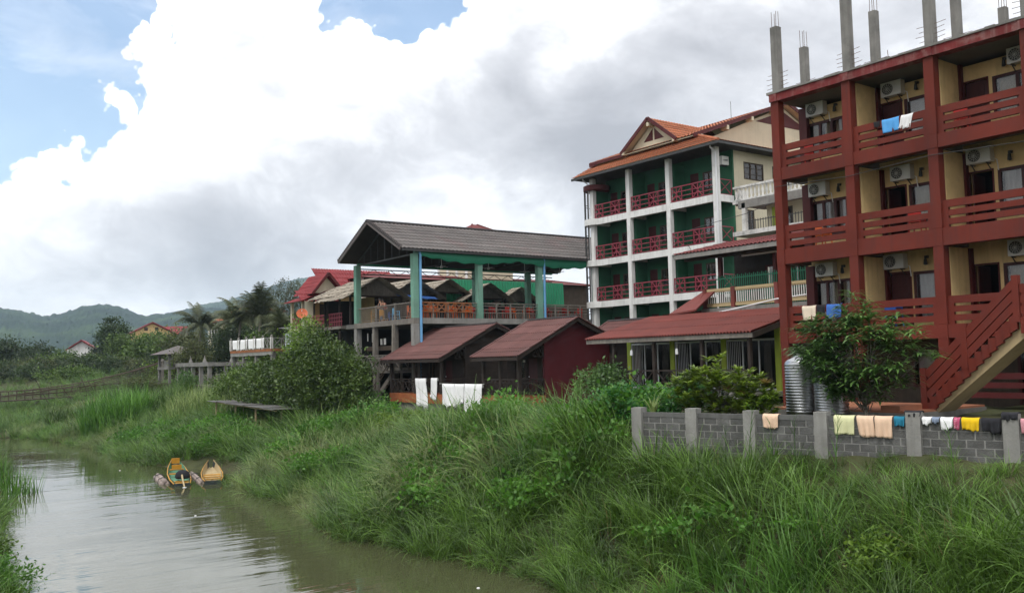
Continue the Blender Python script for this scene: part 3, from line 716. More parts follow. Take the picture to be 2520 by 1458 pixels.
    for i in range(n):
        y = bx_ - dy * i; z = bz + dz * (i + 1); bp('step', 'red_paint', st, xa + .12, xb, y - dy - .015, y + .015, z - .12, z)
        o = .012 if i % 3 == 0 else 0.0
        MB().prism([(xa, y + .012, z - dz - .02), (xa, y + .012, z + .02), (xa, y - dy, z + .02), (xa, y - dy, z - .30), (xa, y + .012, z - .30 - dz * .6)], (.119 + o, 0, 0)).build('stringer_block', 'red_paint', st)
    for k, o in enumerate((.20, .50, .80)): bar('handrail_board', 'red_paint', st, (xa + .06, bx_ - .1, bz + .22 + o - .05), (xa + .06, tx + .05, tz + .16 + o - .05), .09, .19, (0, 1, 1))
    for y, z, h in ((bx_ - .02, bz - .05, 1.22), ((bx_ + tx) / 2 + .1, (bz + tz) / 2 - .1, 1.25), (tx, tz - .12, 1.24)): bp('newel', 'red_paint', st, xa - .012, xa + .15, y - .085, y + .085, z, z + h)
    bp('landing', 'red_paint', r, xa + .001, FX - .18, 9.3, tx - .09, tz - .42, tz)
    for za, zb in ((.10, .29), (.375, .56), (.645, .88)): bp('rail_board', 'red_paint', r, xa + .03, xa + .12, 9.4, tx - .1, tz + za, tz + zb)
    # tiled terrace in front of the ground floor
    bp('terrace', 'concrete', r, 23.7, FX - .2, 13.9, 18.6, 3.9, 4.30); bp('terrace_paving', 'porch_tile', r, 23.72, FX - .2, 13.95, 18.55, 4.302, 4.36)
    bp('terrace_step', 'porch_tile', r, 23.75, 24.9, 14.27, 14.85, 4.362, 4.5)
    return r
guesthouse()
def air_conditioner(x, y, z, w, label):
    r = root('air_conditioner', (x, y, z), label, 'air conditioner', 'air conditioners on the guesthouse balconies'); h = .5; d = .27
    bp('casing', 'ac_white', r, x - d, x, y - w / 2, y + w / 2, z, z + h)
    g = MB().lathe((0, 0, 0), [(.005, 0), (.2, 0), (.2, .02), (.185, .03)], 20); g.v = [(x - d - .004 - p[2], y + w * .16 + p[1], z + h / 2 + p[0]) for p in g.v]; g.build('fan_opening', 'ac_dark', r)
    g = MB()
    for k in range(6): t = k * math.pi / 6; g.bar((x - d - .04, y + w * .16 - .19 * math.cos(t), z + h / 2 - .19 * math.sin(t)), (x - d - .04, y + w * .16 + .19 * math.cos(t), z + h / 2 + .19 * math.sin(t)), .008)
    for rr in (.07, .13, .19):
        for k in range(16): t0, t1 = k * math.pi / 8, (k + 1) * math.pi / 8; g.bar((x - d - .042, y + w * .16 + rr * math.cos(t0), z + h / 2 + rr * math.sin(t0)), (x - d - .042, y + w * .16 + rr * math.cos(t1), z + h / 2 + rr * math.sin(t1)), .007)
    g.build('fan_guard', 'ac_white', r)
    for s in (-.25, .25): MB().bar((x + .02, y + s, z - .03), (x - d, y + s, z - .03), .03).bar((x + .02, y + s, z - .22), (x - d * .8, y + s, z - .03), .025).build('bracket', 'steel_dark', r)
    MB().tube([(x - .1, y - w / 2 - .01, z + .1), (x - .06, y - w / 2 - .1, z + .05), (x - .02, y - w / 2 - .12, z - .3)], .018, 5).build('pipe', 'curtain_white', r)
for y, z, w, lb in ((20.5, 14.95, .75, 'top floor beside the gap to the cream hotel'), (17.38, 14.93, .75, 'top floor above the blue towel'), (13.05, 14.93, .75, 'top floor near the picture edge'),
                    (20.55, 11.9, .75, 'middle floor, end balcony by the white balustrade'), (17.2, 11.92, .74, 'middle floor above an open black doorway'), (14.5, 12.0, .78, 'middle floor, bay nearest the road'),
                    (20.4, 8.86, .75, 'lowest balcony above the cream cloth'), (17.62, 8.88, .75, 'lowest balcony above a closed maroon door'), (13.4, 8.9, .7, 'lowest balcony beside the stair head')):
    air_conditioner(BX - .04, y, z, w, 'white air conditioner, ' + lb)

# ------------------------------------------------------------------ laundry
def cloth(label, mat, u0, u1, ztop, drop, axis='x', c=0.0, seed=0, group=None, skew=0.0, thick=.05, folds=3, amp=.028, back=.35, name='towel', ragged=.03, cat='towel'):
    """a cloth folded over a rail: front sheet, fold, short back sheet, with soft folds; (axis, c) is the rail's plane"""
    rd = random.Random(seed); nu = max(8, folds * 5); rows = [(-back * drop, 1)] + [(-back * drop * .5, 1), (0, .7), (.018, 0), (0, -.7)] + [(-drop * t, -1) for t in (.15, .35, .55, .75, .9, 1.0)]
    v = []; ph = rd.random() * 6
    edge = [rd.uniform(-ragged, ragged) for _ in range(nu + 1)]; edge = [sum(edge[max(0, i - 2):i + 3]) / len(edge[max(0, i - 2):i + 3]) for i in range(nu + 1)]
    for j, (dz, side) in enumerate(rows):
        t = max(0, -dz / drop)
        for i in range(nu + 1):
            s = i / nu; u = u0 + (u1 - u0) * s + skew * t * (1 if side < 0 else 0) + (s - .5) * (-.03) * t
            w = amp * t * math.sin(s * folds * 6.283 + ph) + amp * .6 * t * math.sin(s * folds * 2.7 + ph * 2 + 3 * t)
            z = ztop + dz + (edge[i] * 2 if t > .95 else 0) - .01 * math.sin(s * 3.14) * (t < .05)
            v.append((c + side * thick + w, u, z) if axis == 'x' else (u, c + side * thick + w, z))
    f = [(j * (nu + 1) + i, j * (nu + 1) + i + 1, (j + 1) * (nu + 1) + i + 1, (j + 1) * (nu + 1) + i) for j in range(len(rows) - 1) for i in range(nu)]
    b = MB(); b.v = v; b.f = f; o = b.build(name, mat, None, True); tag(o, label, cat, group)
    sm = o.modifiers.new('cloth', 'SOLIDIFY'); sm.thickness = .008
    return o
RZ = FL[2] + .882
cloth('sky blue towel over the top balcony rail of the red guesthouse', 'cloth_sky', 16.28, 16.9, RZ, .46, c=FX, seed=1, thick=.075)
cloth('white towel over the top balcony rail beside the blue one', 'cloth_white', 15.78, 16.2, RZ, .46, c=FX, seed=2, thick=.075, skew=.12, ragged=.06)
cloth('dark rag bundled over the top balcony rail beside the blue towel', 'cloth_black', 16.95, 17.2, RZ, .2, c=FX, seed=3, thick=.08, name='cloth', cat='cloth')
RZ1 = FL[0] + .882
cloth('cream towel over the lowest balcony rail above the drooping tree', 'cloth_cream', 19.8, 20.38, RZ1, .5, c=FX, seed=4, thick=.075)
cloth('royal blue towel over the lowest balcony rail behind the tree top', 'cloth_blue', 18.76, 19.36, RZ1, .5, c=FX, seed=5, thick=.075)
cloth('black garment over the lowest balcony rail between cream and blue towels', 'cloth_black', 19.4, 19.76, RZ1, .28, c=FX, seed=6, thick=.08, name='garment', cat='garment')

# ------------------------------------------------------------------ concrete block wall on top of the bank
WA = Vector((19.37, 20.1, 0)); WB = Vector((21.94, 10.49, 0)); WD = (WB - WA).normalized(); WN = Vector((WD.y, -WD.x, 0))   # WN: towards the house
if WN.x < 0: WN = -WN
WROT = math.atan2(WD.y, WD.x); POSTS = [.03, 1.83, 3.6, 5.58, 7.88, 10.02, 12.1]
def wall_pt(s, n, z): return Vector((WA.x, WA.y, 0)) + WD * s + WN * n + Vector((0, 0, z))
def block_wall():
    r = root('block_wall', (WA.x, WA.y, 3.3), 'grey concrete block wall with square posts along the top of the grassy bank', 'wall'); r.rotation_euler.z = WROT
    def part(name, mat, x0, x1, y0, y1, z0, z1, parent=r):                # local: x along the wall, y away from the river
        k = (name, mat, round(x1 - x0, 3), round(y1 - y0, 3), round(z1 - z0, 3))
        if k not in BOXES:
            b = MB().box(-k[2] / 2, k[2] / 2, -k[3] / 2, k[3] / 2, 0, k[4]); BOXES[k] = mesh_of(name, b.v, b.f, mat)
        o = bpy.data.objects.new(name, BOXES[k]); COL.objects.link(o); o.parent = parent; o.location = ((x0 + x1) / 2, (y0 + y1) / 2, z0 - 3.3); return o
    rd = random.Random(2)
    for s in POSTS: part('post', 'concrete_pale', s - .17, s + .17, -.17, .17, 3.0, 4.5 + rd.uniform(-.02, .02))
    for a, b in zip(POSTS, POSTS[1:]):
        x0, x1 = a + .17, b - .17; part('mortar_bed', 'mortar', x0, x1, -.055, .055, 3.1, 4.25); part('coping', 'wall_cap', x0, x1, -.075, .075, 4.25, 4.38)
        for row in range(6):
            z = 3.1 + row * .195; off = .2 if row % 2 else 0.0; x = x0 - off
            while x < x1 - .02:
                e = min(x + .385, x1); st = max(x, x0)
                if e - st > .05: part('block', 'concrete_block', st + .010, e - .010, -.066 + rd.choice((0, .004, -.004)), .066, z + .012, z + .182)
                x += .4
block_wall()
def wcloth(label, mat, s0, s1, z, drop, seed, **kw):
    o = cloth(label, mat, 0, s1 - s0, 0, drop, 'y', 0.0, seed, thick=kw.pop('thick', .125), **kw)
    # the cloth is made along x with the river side at -y: turn it along the wall
    c = o.location.copy(); o.rotation_euler.z = WROT
    p = wall_pt(s0, 0, z); o.location = p + WD * c.x + WN * c.y + Vector((0, 0, c.z))
    return o
WT = 4.385
wcloth('peach towel hanging alone on its stretch of the block wall', 'cloth_peach', 3.98, 4.42, WT, .36, 11, ragged=.05)
wcloth('pale lime towel on the block wall, first of a row of three', 'cloth_lime', 5.92, 6.45, WT, .46, 12, ragged=.02)
wcloth('peach towel on the block wall, middle of a row of three', 'cloth_peach', 6.50, 6.92, WT, .50, 13, skew=.05, ragged=.04)
wcloth('peach towel on the block wall nearest the teal cloth', 'cloth_peach', 6.95, 7.38, WT, .52, 14, ragged=.03)
wcloth('teal cloth on the block wall tucked against a post', 'cloth_teal', 7.42, 7.68, WT, .22, 15, name='cloth', cat='cloth')
wcloth('small white garment on the block wall right beside a post', 'cloth_white', 8.08, 8.3, WT, .15, 16, name='garment', cat='garment', ragged=.05)
wcloth('faded denim garment on the block wall between two white garments', 'cloth_denim', 8.31, 8.48, WT, .12, 17, name='garment', cat='garment', ragged=.05)
wcloth('white shorts on the block wall beside a floral cloth', 'cloth_white', 8.50, 8.78, WT, .27, 18, name='shorts', cat='shorts', ragged=.05)
wcloth('crimson floral cloth on the block wall beside the white shorts', 'floral', 8.80, 8.94, WT, .25, 19, name='cloth', cat='cloth')
wcloth('yellow shirt hanging on the block wall beside a black garment', 'cloth_yellow', 8.97, 9.36, WT, .29, 20, name='shirt', cat='shirt', ragged=.06)
wcloth('black garment hanging on the block wall beside the yellow shirt', 'cloth_black', 9.4, 9.82, WT, .30, 21, name='garment', cat='garment', ragged=.08)
wcloth('pink garment on the block wall past the last post in view', 'cloth_pink', 10.22, 10.5, WT, .3, 22, name='garment', cat='garment')
wcloth('black garment draped over the top of a wall post behind white shorts', 'cloth_black', 7.68, 8.08, 4.53, .1, 23, name='garment', cat='garment', thick=.15)
wcloth('black garment draped over the top of the last wall post', 'cloth_black', 9.84, 10.2, 4.53, .16, 24, name='garment', cat='garment', thick=.19, ragged=.08)

# ------------------------------------------------------------------ water tanks
def tank(c, rad, z0, z1, label):
    r = root('water_tank', (c[0], c[1], z0), label, 'water tank', 'ribbed steel water tanks beside the tree'); prof = [(rad * .96, 0)]; n = 17
    for i in range(n):
        z = .06 + (z1 - z0 - .2) * i / n; h = (z1 - z0 - .2) / n
        prof += [(rad * .975, z), (rad * .975, z + h * .35), (rad * 1.0, z + h * .5), (rad * 1.0, z + h * .85), (rad * .975, z + h)]
    MB().lathe((c[0], c[1], z0), prof, 32).build('tank_body', 'tank_steel', r, True)
    zt = z1 - z0 - .14; MB().lathe((c[0], c[1], z0), [(rad * .975, zt), (rad * .95, zt + .05), (rad * .8, zt + .12), (rad * .45, zt + .2), (.18, zt + .23)], 32).build('dome', 'tank_steel', r, True)
    MB().lathe((c[0], c[1], z0 + zt + .2), [(.2, 0), (.2, .07), (.17, .1), (.01, .11)], 20).build('lid', 'tank_steel', r, True)
    b = MB()
    for k in range(4): a = k * 1.571 + .6; b.bar((c[0] + rad * .85 * math.cos(a), c[1] + rad * .85 * math.sin(a), z0 - .3), (c[0] + rad * .85 * math.cos(a), c[1] + rad * .85 * math.sin(a), z0 + .02), .05)
    b.build('stand', 'steel_dark', r)
tank((23.6, 17.35), .49, 4.15, 5.85, 'ribbed steel water tank standing clear at the edge of the tree')
tank((23.55, 16.3), .49, 4.15, 5.75, 'ribbed steel water tank mostly hidden behind the drooping tree leaves')
o = MB().tube([(22.6, 18.3, 3.9), (22.6, 18.3, 4.62), (22.75, 18.2, 4.64)], .02, 6).build('water_pipe', 'pipe_white', None); tag(o, 'thin white standpipe rising beside the water tanks', 'pipe')
# ------------------------------------------------------------------ low restaurant with a red corrugated roof
def restaurant():
    r = root('restaurant', (31, 28, 4.2), 'low open restaurant with a rusty red corrugated roof and lime green posts', 'building')
    y0, y1 = 23.35, 33.3; xe, xr = 28.75, 33.2; ze, zr = 6.92, 8.05
    roof(r, (xe, y0, ze), (xe, y1, ze), (xr - xe, 0, zr - ze), .17, .042, 3, 'tin_red', row='roof_sheet', lap=.02, seg=6)
    MB().prism([(xe + .1, y0 + .1, ze - .16), (xr, y0 + .1, zr - .12), (xr, y0 + .1, zr - .06), (xe + .1, y0 + .1, ze - .09)], (0, y1 - y0 - .2, 0)).build('ceiling', 'wood_dark', r)
    bp('fascia', 'wood_grey', r, xe + .06, xe + .10, y0, y1, ze - .22, ze - .035)
    MB().prism([(xe + .05, y0 - .04, ze - .24), (xr, y0 - .04, zr - .26), (xr, y0 - .04, zr - .02), (xe + .05, y0 - .04, ze - .04)], (0, .05, 0)).build('barge_board', 'wood_dark', r)
    # second slope, away from the river
    roof(r, (37.0, y0, 7.2), (37.0, y1, 7.2), (xr - 37.0, 0, zr - 7.2), .155, .028, 2, 'tin_red', row='roof_sheet', lap=.02, seg=6)
    bp('floor_slab', 'concrete', r, 29.0, 35.2, y0 + .2, y1 - .6, 4.32, 4.5)
    bp('deck_edge', 'concrete_pale', r, 28.9, 29.02, y0 + .2, y1 - .6, 4.28, 4.52)
    for y in (31.6, 29.0, 26.2, 23.7): bp('porch_post', 'wood_dark', r, 28.97, 29.11, y - .07, y + .07, 4.52, 6.85); bp('deck_foot', 'concrete_pale', r, 28.9, 29.2, y - .12, y + .12, 3.3, 4.75)
    for y in (33.1, 30.2, 27.1, 24.2): bp('lime_post', 'lime_post', r, 31.4, 31.66, y - .13, y + .13, 4.5, 7.3)
    # glazed front: steel mullions, panes, drawn curtains, dark room
    ys = (33.1, 30.2, 27.1, 24.2)
    for a, b in zip(ys, ys[1:]):
        lo, hi = b + .14, a - .14; fr = MB().box(31.46, 31.54, lo, hi, 6.62, 6.7).box(31.46, 31.54, lo, hi, 4.5, 4.6)
        for k in range(4): u = lo + (hi - lo) * k / 3; fr.box(31.47, 31.53, u - .025, u + .025, 4.6, 6.62)
        w = fr.build('glazing', 'pipe_white', r)
        for k in range(3): u0 = lo + (hi - lo) * k / 3 + .026; u1 = lo + (hi - lo) * (k + 1) / 3 - .026; bp('pane', 'glass_shaded', w, 31.495, 31.503, u0, u1, 4.6, 6.62)
        gr = MB()
        for k in range(7): u = lo + (hi - lo) * .70 + k * .1; gr.tube([(31.40, u, 4.62), (31.40, u, 6.6)], .012, 4)
        gr.build('window_grille', 'pipe_white', r)
        wavy('curtain', 'wood_grey', r, 'x', 31.75, lo + .45, lo + .8, 4.7, 6.6, .05, 3, .1, int(a))
    bp('room_back', 'interior', r, 34.8, 34.95, y0 + .3, y1 - .7, 4.5, 7.6); bp('room_end', 'interior_mid', r, 31.66, 34.8, y1 - .8, y1 - .7, 4.5, 7.2); bp('room_end', 'interior_mid', r, 31.66, 34.8, 24.0, 24.1, 4.5, 7.2)
    for a, b in ((31.6, 29.0), (29.0, 26.2), (26.2, 23.7)): lattice(MB(), 'x', 29.04, b + .08, a - .08, 4.62, 5.42, 3, .05).build('railing', 'wood_dark', r)
    for y in (30.4, 27.6): MB().tube([(29.0, y, 6.62), (29.0, y, 6.35)], .008, 4).lathe((29.0, y, 6.1), [(.02, .26), (.06, .24), (.07, .02), (.02, 0)], 10).build('hanging_lamp', 'pipe_white', r)
restaurant()

# ------------------------------------------------------------------ three tiled bungalows
def tiled_gable(r, y0, y1, xe, xr, xb, ze, zr, zb, rows=(5, 3), mat='tile_maroon'):
    roof(r, (xe, y0, ze), (xe, y1, ze), (xr - xe, 0, zr - ze), .19, .040, rows[0], mat, seg=4, lap=.035)
    roof(r, (xb, y0, zb), (xb, y1, zb), (xr - xb, 0, zr - zb), .19, .040, rows[1], mat, seg=4, lap=.035)
    MB().tube([(xr, y0 - .03, zr + .03), (xr, y1 + .03, zr + .03)], .085, 6).build('ridge_cap', 'ridge_dark', r)
    for y in (y0, y1):
        d = .05 if y == y0 else -.05
        MB().prism([(xe - .02, y, ze - .24), (xr, y, zr - .22), (xr, y, zr - .03), (xe - .02, y, ze - .03)], (0, d, 0)).build('barge_board', 'wood_dark', r)
        MB().prism([(xb + .02, y, zb - .24), (xr, y, zr - .22), (xr, y, zr - .03), (xb + .02, y, zb - .03)], (0, d, 0)).build('barge_board', 'wood_dark', r)
        for (xa, za) in ((xe, ze), (xb, zb)):
            n = rows[0] if xa == xe else rows[1]
            for k in range(n): t0, t1 = k / n, (k + 1) / n; bar('verge_tile', 'tile_maroon', r, (xa + (xr - xa) * t0, y, za + (zr - za) * t0 + .055), (xa + (xr - xa) * t1, y, za + (zr - za) * t1 + .03), .14, .05)
    bp('fascia', 'wood_dark', r, xe + .03, xe + .08, y0, y1, ze - .2, ze - .035)
def clapboards(r, axis, c, u0, u1, z0, z1, h=.2, mat='wood_dark', out=-1):
    n = int((z1 - z0) / h)
    for k in range(n):
        z = z0 + k * h
        if axis == 'x': bp('plank', mat, r, c, c + out * (.05 + .004 * (k % 2)), u0, u1, z, z + h - .02)
        else: bp('plank', mat, r, u0, u1, c, c + out * (.05 + .004 * (k % 2)), z, z + h - .02)
def bungalow(name_label, y0, y1, crimson, rail_seed):
    """front plane x = 28, porch floor at 4.17; y0 is the end towards the camera"""
    r = root('bungalow', (31, (y0 + y1) / 2, 3.6), name_label, 'bungalow', 'bungalows behind the bank')
    xf, xw, xb = 28.0, 29.62, 34.2; zf = 4.17
    bp('plinth', 'brick_plinth', r, xf - .08, xw - .002, y0 - .06, y1 + .06, 3.62, zf); bp('foundation', 'concrete', r, xf + .04, xw + .2, y0 + .05, y1, 2.6, 3.62)
    bp('floor_slab', 'concrete', r, xw, xb - .1, y0 + .16, y1, 3.3, zf)
    # side walls
    if crimson:
        pts = [(xw, y0, 3.55), (xb, y0, 3.55), (xb, y0, 6.98), (31.55, y0, 8.12), (xw, y0, 7.03)]
        MB().prism(pts, (0, .15, 0)).build('end_wall', 'wall_crimson', r); bp('end_footing', 'concrete', r, xw + .05, xb, y0 + .01, y0 + .2, 2.7, 3.55)
    else:
        MB().prism([(xw, y0 + .08, 3.6), (xb, y0 + .08, 3.6), (xb, y0 + .08, 6.98), (31.5, y0 + .08, 8.1), (xw, y0 + .08, 7.05)], (0, .1, 0)).build('end_wall', 'wood_dark', r); clapboards(r, 'y', y0 + .08, xw, xb - .5, 3.7, 7.0)
    MB().prism([(xw, y1 - .15, 3.6), (xb, y1 - .15, 3.6), (xb, y1 - .15, 6.98), (31.5, y1 - .15, 8.1), (xw, y1 - .15, 7.05)], (0, .15, 0)).build('end_wall', 'wood_dark', r)
    # front wall of the room: door, window, planks
    dw = y0 + (y1 - y0) * .30; ww = y0 + (y1 - y0) * .62
    pierced(MB(), 'x', xw, xw + .1, y0 + .16, y1 - .16, zf, 7.0, [(dw - .4, dw + .4, zf, 6.15), (ww - .4, ww + .4, 5.0, 6.1)]).build('front_wall', 'wood_dark', r)
    n = 13
    for k in range(n):
        z = zf + .04 + k * .21; segs = [(y0 + .17, dw - .45), (dw + .45, ww - .45), (ww + .45, y1 - .17)] if z < 6.1 else [(y0 + .17, y1 - .17)]
        for a, b in segs:
            if b - a > .05: bp('plank', 'wood_dark', r, xw - .045, xw, a, b, z, z + .19)
    dr = bp('door', 'door_maroon', r, xw + .03, xw + .08, dw - .4, dw + .4, zf + .02, 6.15); MB().lathe((xw - .03, dw + .3, 5.1), [(.01, 0), (.03, .02), (.03, .05), (.01, .07)], 8).build('handle', 'pipe_white', dr)
    window(r, 'x', xw + .05, ww - .4, ww + .4, 5.0, 6.1, 2, 'wood_brown', .07, 'curtain', 1)
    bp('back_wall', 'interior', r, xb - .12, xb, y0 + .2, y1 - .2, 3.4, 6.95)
    # porch
    for y in (y0 + .09, (y0 + y1) / 2, y1 - .09): bp('porch_post', 'wood_dark', r, xf - .08, xf + .09, y - .085, y + .085, zf, 6.34)
    bp('porch_beam', 'wood_dark', r, xf - .05, xf + .07, y0, y1, 6.34, 6.5)
    rl = MB()
    for a, b in ((y0 + .18, (y0 + y1) / 2 - .09), ((y0 + y1) / 2 + .09, y1 - .18)): lattice(rl, 'x', xf, a, b, zf + .12, 5.03, 4, .05).bar((xf, a, 4.86), (xf, b, 4.86), .04)
    rl.build('railing', 'wood_dark', r)
    lattice(MB(), 'y', y0 + .05, xf + .1, xw - .03, zf + .12, 5.03, 2, .05).bar((xf + .1, y0 + .05, 4.86), (xw - .03, y0 + .05, 4.86), .04).build('side_railing', 'wood_dark', r)
    lattice(MB(), 'y', y0 + .05, xf + .9, xw - .03, 6.2, 6.75, 2, .045).build('side_fret', 'wood_dark', r)
    tiled_gable(r, y0 - .5, y1 + .45, 27.5, 31.55, 34.35, 6.22, 8.24, 7.0)
    MB().box(xw - .12, xw, dw + .6, dw + .7, 5.9, 6.02).build('porch_lamp', 'curtain_white', r)
    return r
bungalow('brown tiled bungalow with a crimson end wall and lattice porch', 37.6, 40.95, True, 1)
bungalow('brown tiled bungalow of dark planks with white sheets on its porch', 45.1, 51.2, False, 2)
def rear_bungalow():
    r = root('bungalow', (37.5, 37.5, 4), 'bungalow showing only its weathered tile roof between crimson wall and hotel posts', 'bungalow')
    tiled_gable(r, 35.3, 39.9, 34.6, 36.3, 38.4, 7.3, 8.15, 7.0, (4, 3)); bp('body', 'wood_dark', r, 35.2, 38.0, 35.7, 39.5, 3.8, 7.1)
    for y in (36.2, 38.4): bp('window_board', 'wood_brown', r, 35.15, 35.2, y, y + .7, 5.2, 6.3)
rear_bungalow()
def sheet(label, u0, u1, ztop, zb, x, seed, skew=0.0, ragged=.08, folds=4):
    o = cloth(label, 'cloth_white', u0, u1, ztop, ztop - zb, 'x', x, seed, 'white sheets hung out at the bungalows', skew, .05, folds, .075, .12, 'bedsheet', ragged, 'bedsheet')
sheet('white sheet knotted and twisted on the plank bungalow porch rail, larger of two', 46.7, 47.95, 5.07, 3.45, 27.88, 31, -.25, .28, 3)
sheet('narrow white sheet on the plank bungalow porch rail, smaller of two', 45.4, 46.1, 5.1, 3.8, 27.88, 32, .15, .30, 2)
sheet('white sheet on the line between the bungalows, beside the plank bungalow', 43.45, 44.75, 4.77, 3.45, 27.8, 33, -.1, .22, 5)
sheet('short white sheet on the line, middle of the three', 42.45, 43.4, 4.77, 3.6, 27.8, 34, .1, .25, 4)
sheet('longest white sheet on the line, nearest the crimson bungalow', 40.7, 42.4, 4.78, 3.12, 27.8, 35, .12, .16, 6)
o = MB().tube([(27.8, 40.55, 4.79), (27.8, 42.8, 4.765), (27.8, 45.1, 4.79)], .012, 4).build('washing_line', 'rope_white', None); tag(o, 'washing line stretched between the two bungalow porches', 'washing line')

# ------------------------------------------------------------------ white hotel with green balconies and orange tiled roofs
def hotel():
    r = root('hotel', (48, 44, 5), 'white hotel with green balcony walls, maroon railings and orange tiled roof', 'building')
    X = 44.0; PYH = [38.0, 42.05, 45.85, 49.65]; FZ = [7.0, 10.1, 13.1, 16.1]; EZ = 19.25; BW = X + 1.45
    for y in PYH: bp('post', 'white_paint', r, X - .16, X + .16, y - .17, y + .17, 5.0, EZ)
    for z in FZ[1:]:
        for a, b in zip(PYH, PYH[1:]): bp('beam', 'white_paint', r, X - .13, X + .12, a + .171, b - .171, z - .44, z)
        bp('floor_slab', 'ceiling_grey', r, X + .12, X + 12, 37.9, 49.8, z - .2, z - .01)
        bp('side_beam', 'white_paint', r, X + .161, BW - .02, 37.84, 38.08, z - .44, z)
        for y in PYH[1:3]: bp('cross_beam', 'white_paint', r, X + .13, BW, y - .12, y + .12, z - .43, z - .2)
    bp('floor_slab', 'concrete', r, X - .3, X + 12, 37.8, 49.9, 5.0, 7.0)
    for fi, z in enumerate(FZ):
        top = (FZ + [EZ])[fi + 1] - .44; holes = []; bays = list(zip(PYH, PYH[1:]))
        for a, b in bays: holes += [(a + 2.75, a + 3.5, z, z + 2.0), (a + 1.4, a + 2.4, z + .75, z + 1.95)]
        pierced(MB(), 'x', BW, BW + .14, 37.9, 49.8, z, top + .44, holes).build('balcony_wall', 'green_wall', r)
        for a, b in bays:
            window(r, 'x', BW + .04, a + 1.4, a + 2.4, z + .75, z + 1.95, 2, 'wood_brown', .09, 'curtain_white', 1, bars=1)
            d = bp('door', 'door_maroon', r, BW + .03, BW + .09, a + 2.75, a + 3.5, z + .02, z + 2.0)
            if fi == 0: continue
            u0, u1 = a + .18, b - .18
            g = MB(); L3 = (u1 - u0) / 4
            for k in (0, 1.0, 2.0, 3.0, 4.0): g.bar((X, u0 + L3 * k, z + .05), (X, u0 + L3 * k, z + 1.0), .05)
            for h in (.08, .36, .66, 1.0): g.bar((X, u0, z + h), (X, u1, z + h), .05 if h < 1 else .07)
            for k in (0, 2):
                p, q = u0 + L3 * (k + .0 if k else 1.0 * (3)), u0 + L3 * (k + 1 if k else 4)
                p, q = (u0 + L3 * (3 if k == 0 else 1), u0 + L3 * (4 if k == 0 else 2)); m = (p + q) / 2
                g.bar((X, p, z + .05), (X, q, z + 1), .045); g.bar((X, p, z + 1), (X, q, z + .05), .045); g.bar((X, m, z + .05), (X, m, z + 1), .045)
            g.build('railing', 'maroon_rail', r)
        for y in PYH[1:3]: bp('partition', 'green_wall', r, X + .45, BW - .001, y - .07, y + .07, z, top)
        bp('room_back', 'interior', r, X + 4, X + 4.1, 38.1, 49.6, z, top)
        if fi:
            g = MB(); lattice(g, 'y', 38.0, X + .18, BW - .05, z + .06, z + 1.0, 1, .045).build('side_railing', 'maroon_rail', r)
        bp('end_wall', 'green_wall', r, X + .3, BW - .002, 49.55, 49.7, z, top)
    # cream flank
    wins = [(46.6, 48.6, 17.3, 18.45), (46.7, 47.5, 13.9, 15.35), (49.5, 51.5, 17.3, 18.45)]
    pierced(MB(), 'y', 37.95, 38.1, BW + .001, X + 12, 5.0, EZ, wins).build('flank_wall', 'cream_wall', r)
    for w in wins: window(r, 'y', 38.0, w[0], w[1], w[2], w[3], 3 if w[1] - w[0] > 1 else 2, 'wood_brown', .09, 'curtain_white', 1, bars=2)
    bp('room_back', 'interior', r, BW + .2, X + 12, 39.6, 39.7, 5.0, EZ)
    # downpipes
    for y in (37.78, 49.9): MB().tube([(X - .75, y, 19.2), (X - .7, y, 18.95), (X - .24, y, 18.7), (X - .22, y, 13.0), (X - .22, y, 5)], .055, 6).build('downpipe', 'pipe_white', r)
    # skirt roof with hips
    e0, e1, es = 36.9, 50.9, X - .95; zi = EZ - .05; i0, i1, ix, zt = 40.2, 49.0, X + .5, 20.35
    def slope(A, B, C, D, rows, mat, name='roof_slope'):
        A, B, C, D = map(Vector, (A, B, C, D)); up = (B - A).cross(D - A).normalized()
        if up.z < 0: up = -up
        for k in range(rows):
            t0, t1 = k / rows, min(1, (k + 1.12) / rows); b = MB(); q = [A.lerp(D, t0), B.lerp(C, t0), B.lerp(C, t1), A.lerp(D, t1)]
            n = max(2, int((B - A).length / .27)) * 2; v = []; f = []
            for side, lift in ((0, .055), (1, .005)):
                p0, p1 = (q[0], q[1]) if side == 0 else (q[3], q[2])
                for i in range(n + 1): v.append(tuple(p0.lerp(p1, i / n) + up * (lift + (.03 if i % 2 else -.01))))
            for i in range(n): f.append((i, i + 1, n + 2 + i, n + 1 + i))
            b.v = v; b.f = f; b.build('tile_row', mat, r)
        MB().prism([A - up * .02, B - up * .02, C - up * .02, D - up * .02], tuple(up * -.05)).build('roof_boarding', 'cream_wall', r)
    slope((es, e0, zi), (es, e1, zi), (ix, i1, zt), (ix, i0, zt), 6, 'tile_orange')
    slope((X + 13, e0, zi), (es, e0, zi), (ix, i0, zt), (X + 13, i0, zt), 6, 'tile_orange')
    MB().box(es + .05, X + 12, e0 + .05, e1 - .05, zi - .12, zi - .03).build('soffit', 'wood_dark', r)
    MB().bar((es, e0, zi - .1), (es, e1, zi - .1), .09, .16).bar((es, e0, zi - .1), (X + 13, e0, zi - .1), .09, .16).build('gutter', 'steel_dark', r)
    MB().tube([(es, e0, zi + .05), (ix, i0, zt + .08)], .1, 6).build('hip_cap', 'tile_orange', r)
    # main gable roof behind, ridge along the river
    xr, zr, y0, y1 = 53.6, 23.75, 40.0, 49.2; xe = 43.7; ze = 20.15
    slope((xe, y0 - .5, ze), (xe, y1 + .4, ze), (xr, y1 + .4, zr), (xr, y0 - .5, zr), 16, 'tile_orange')
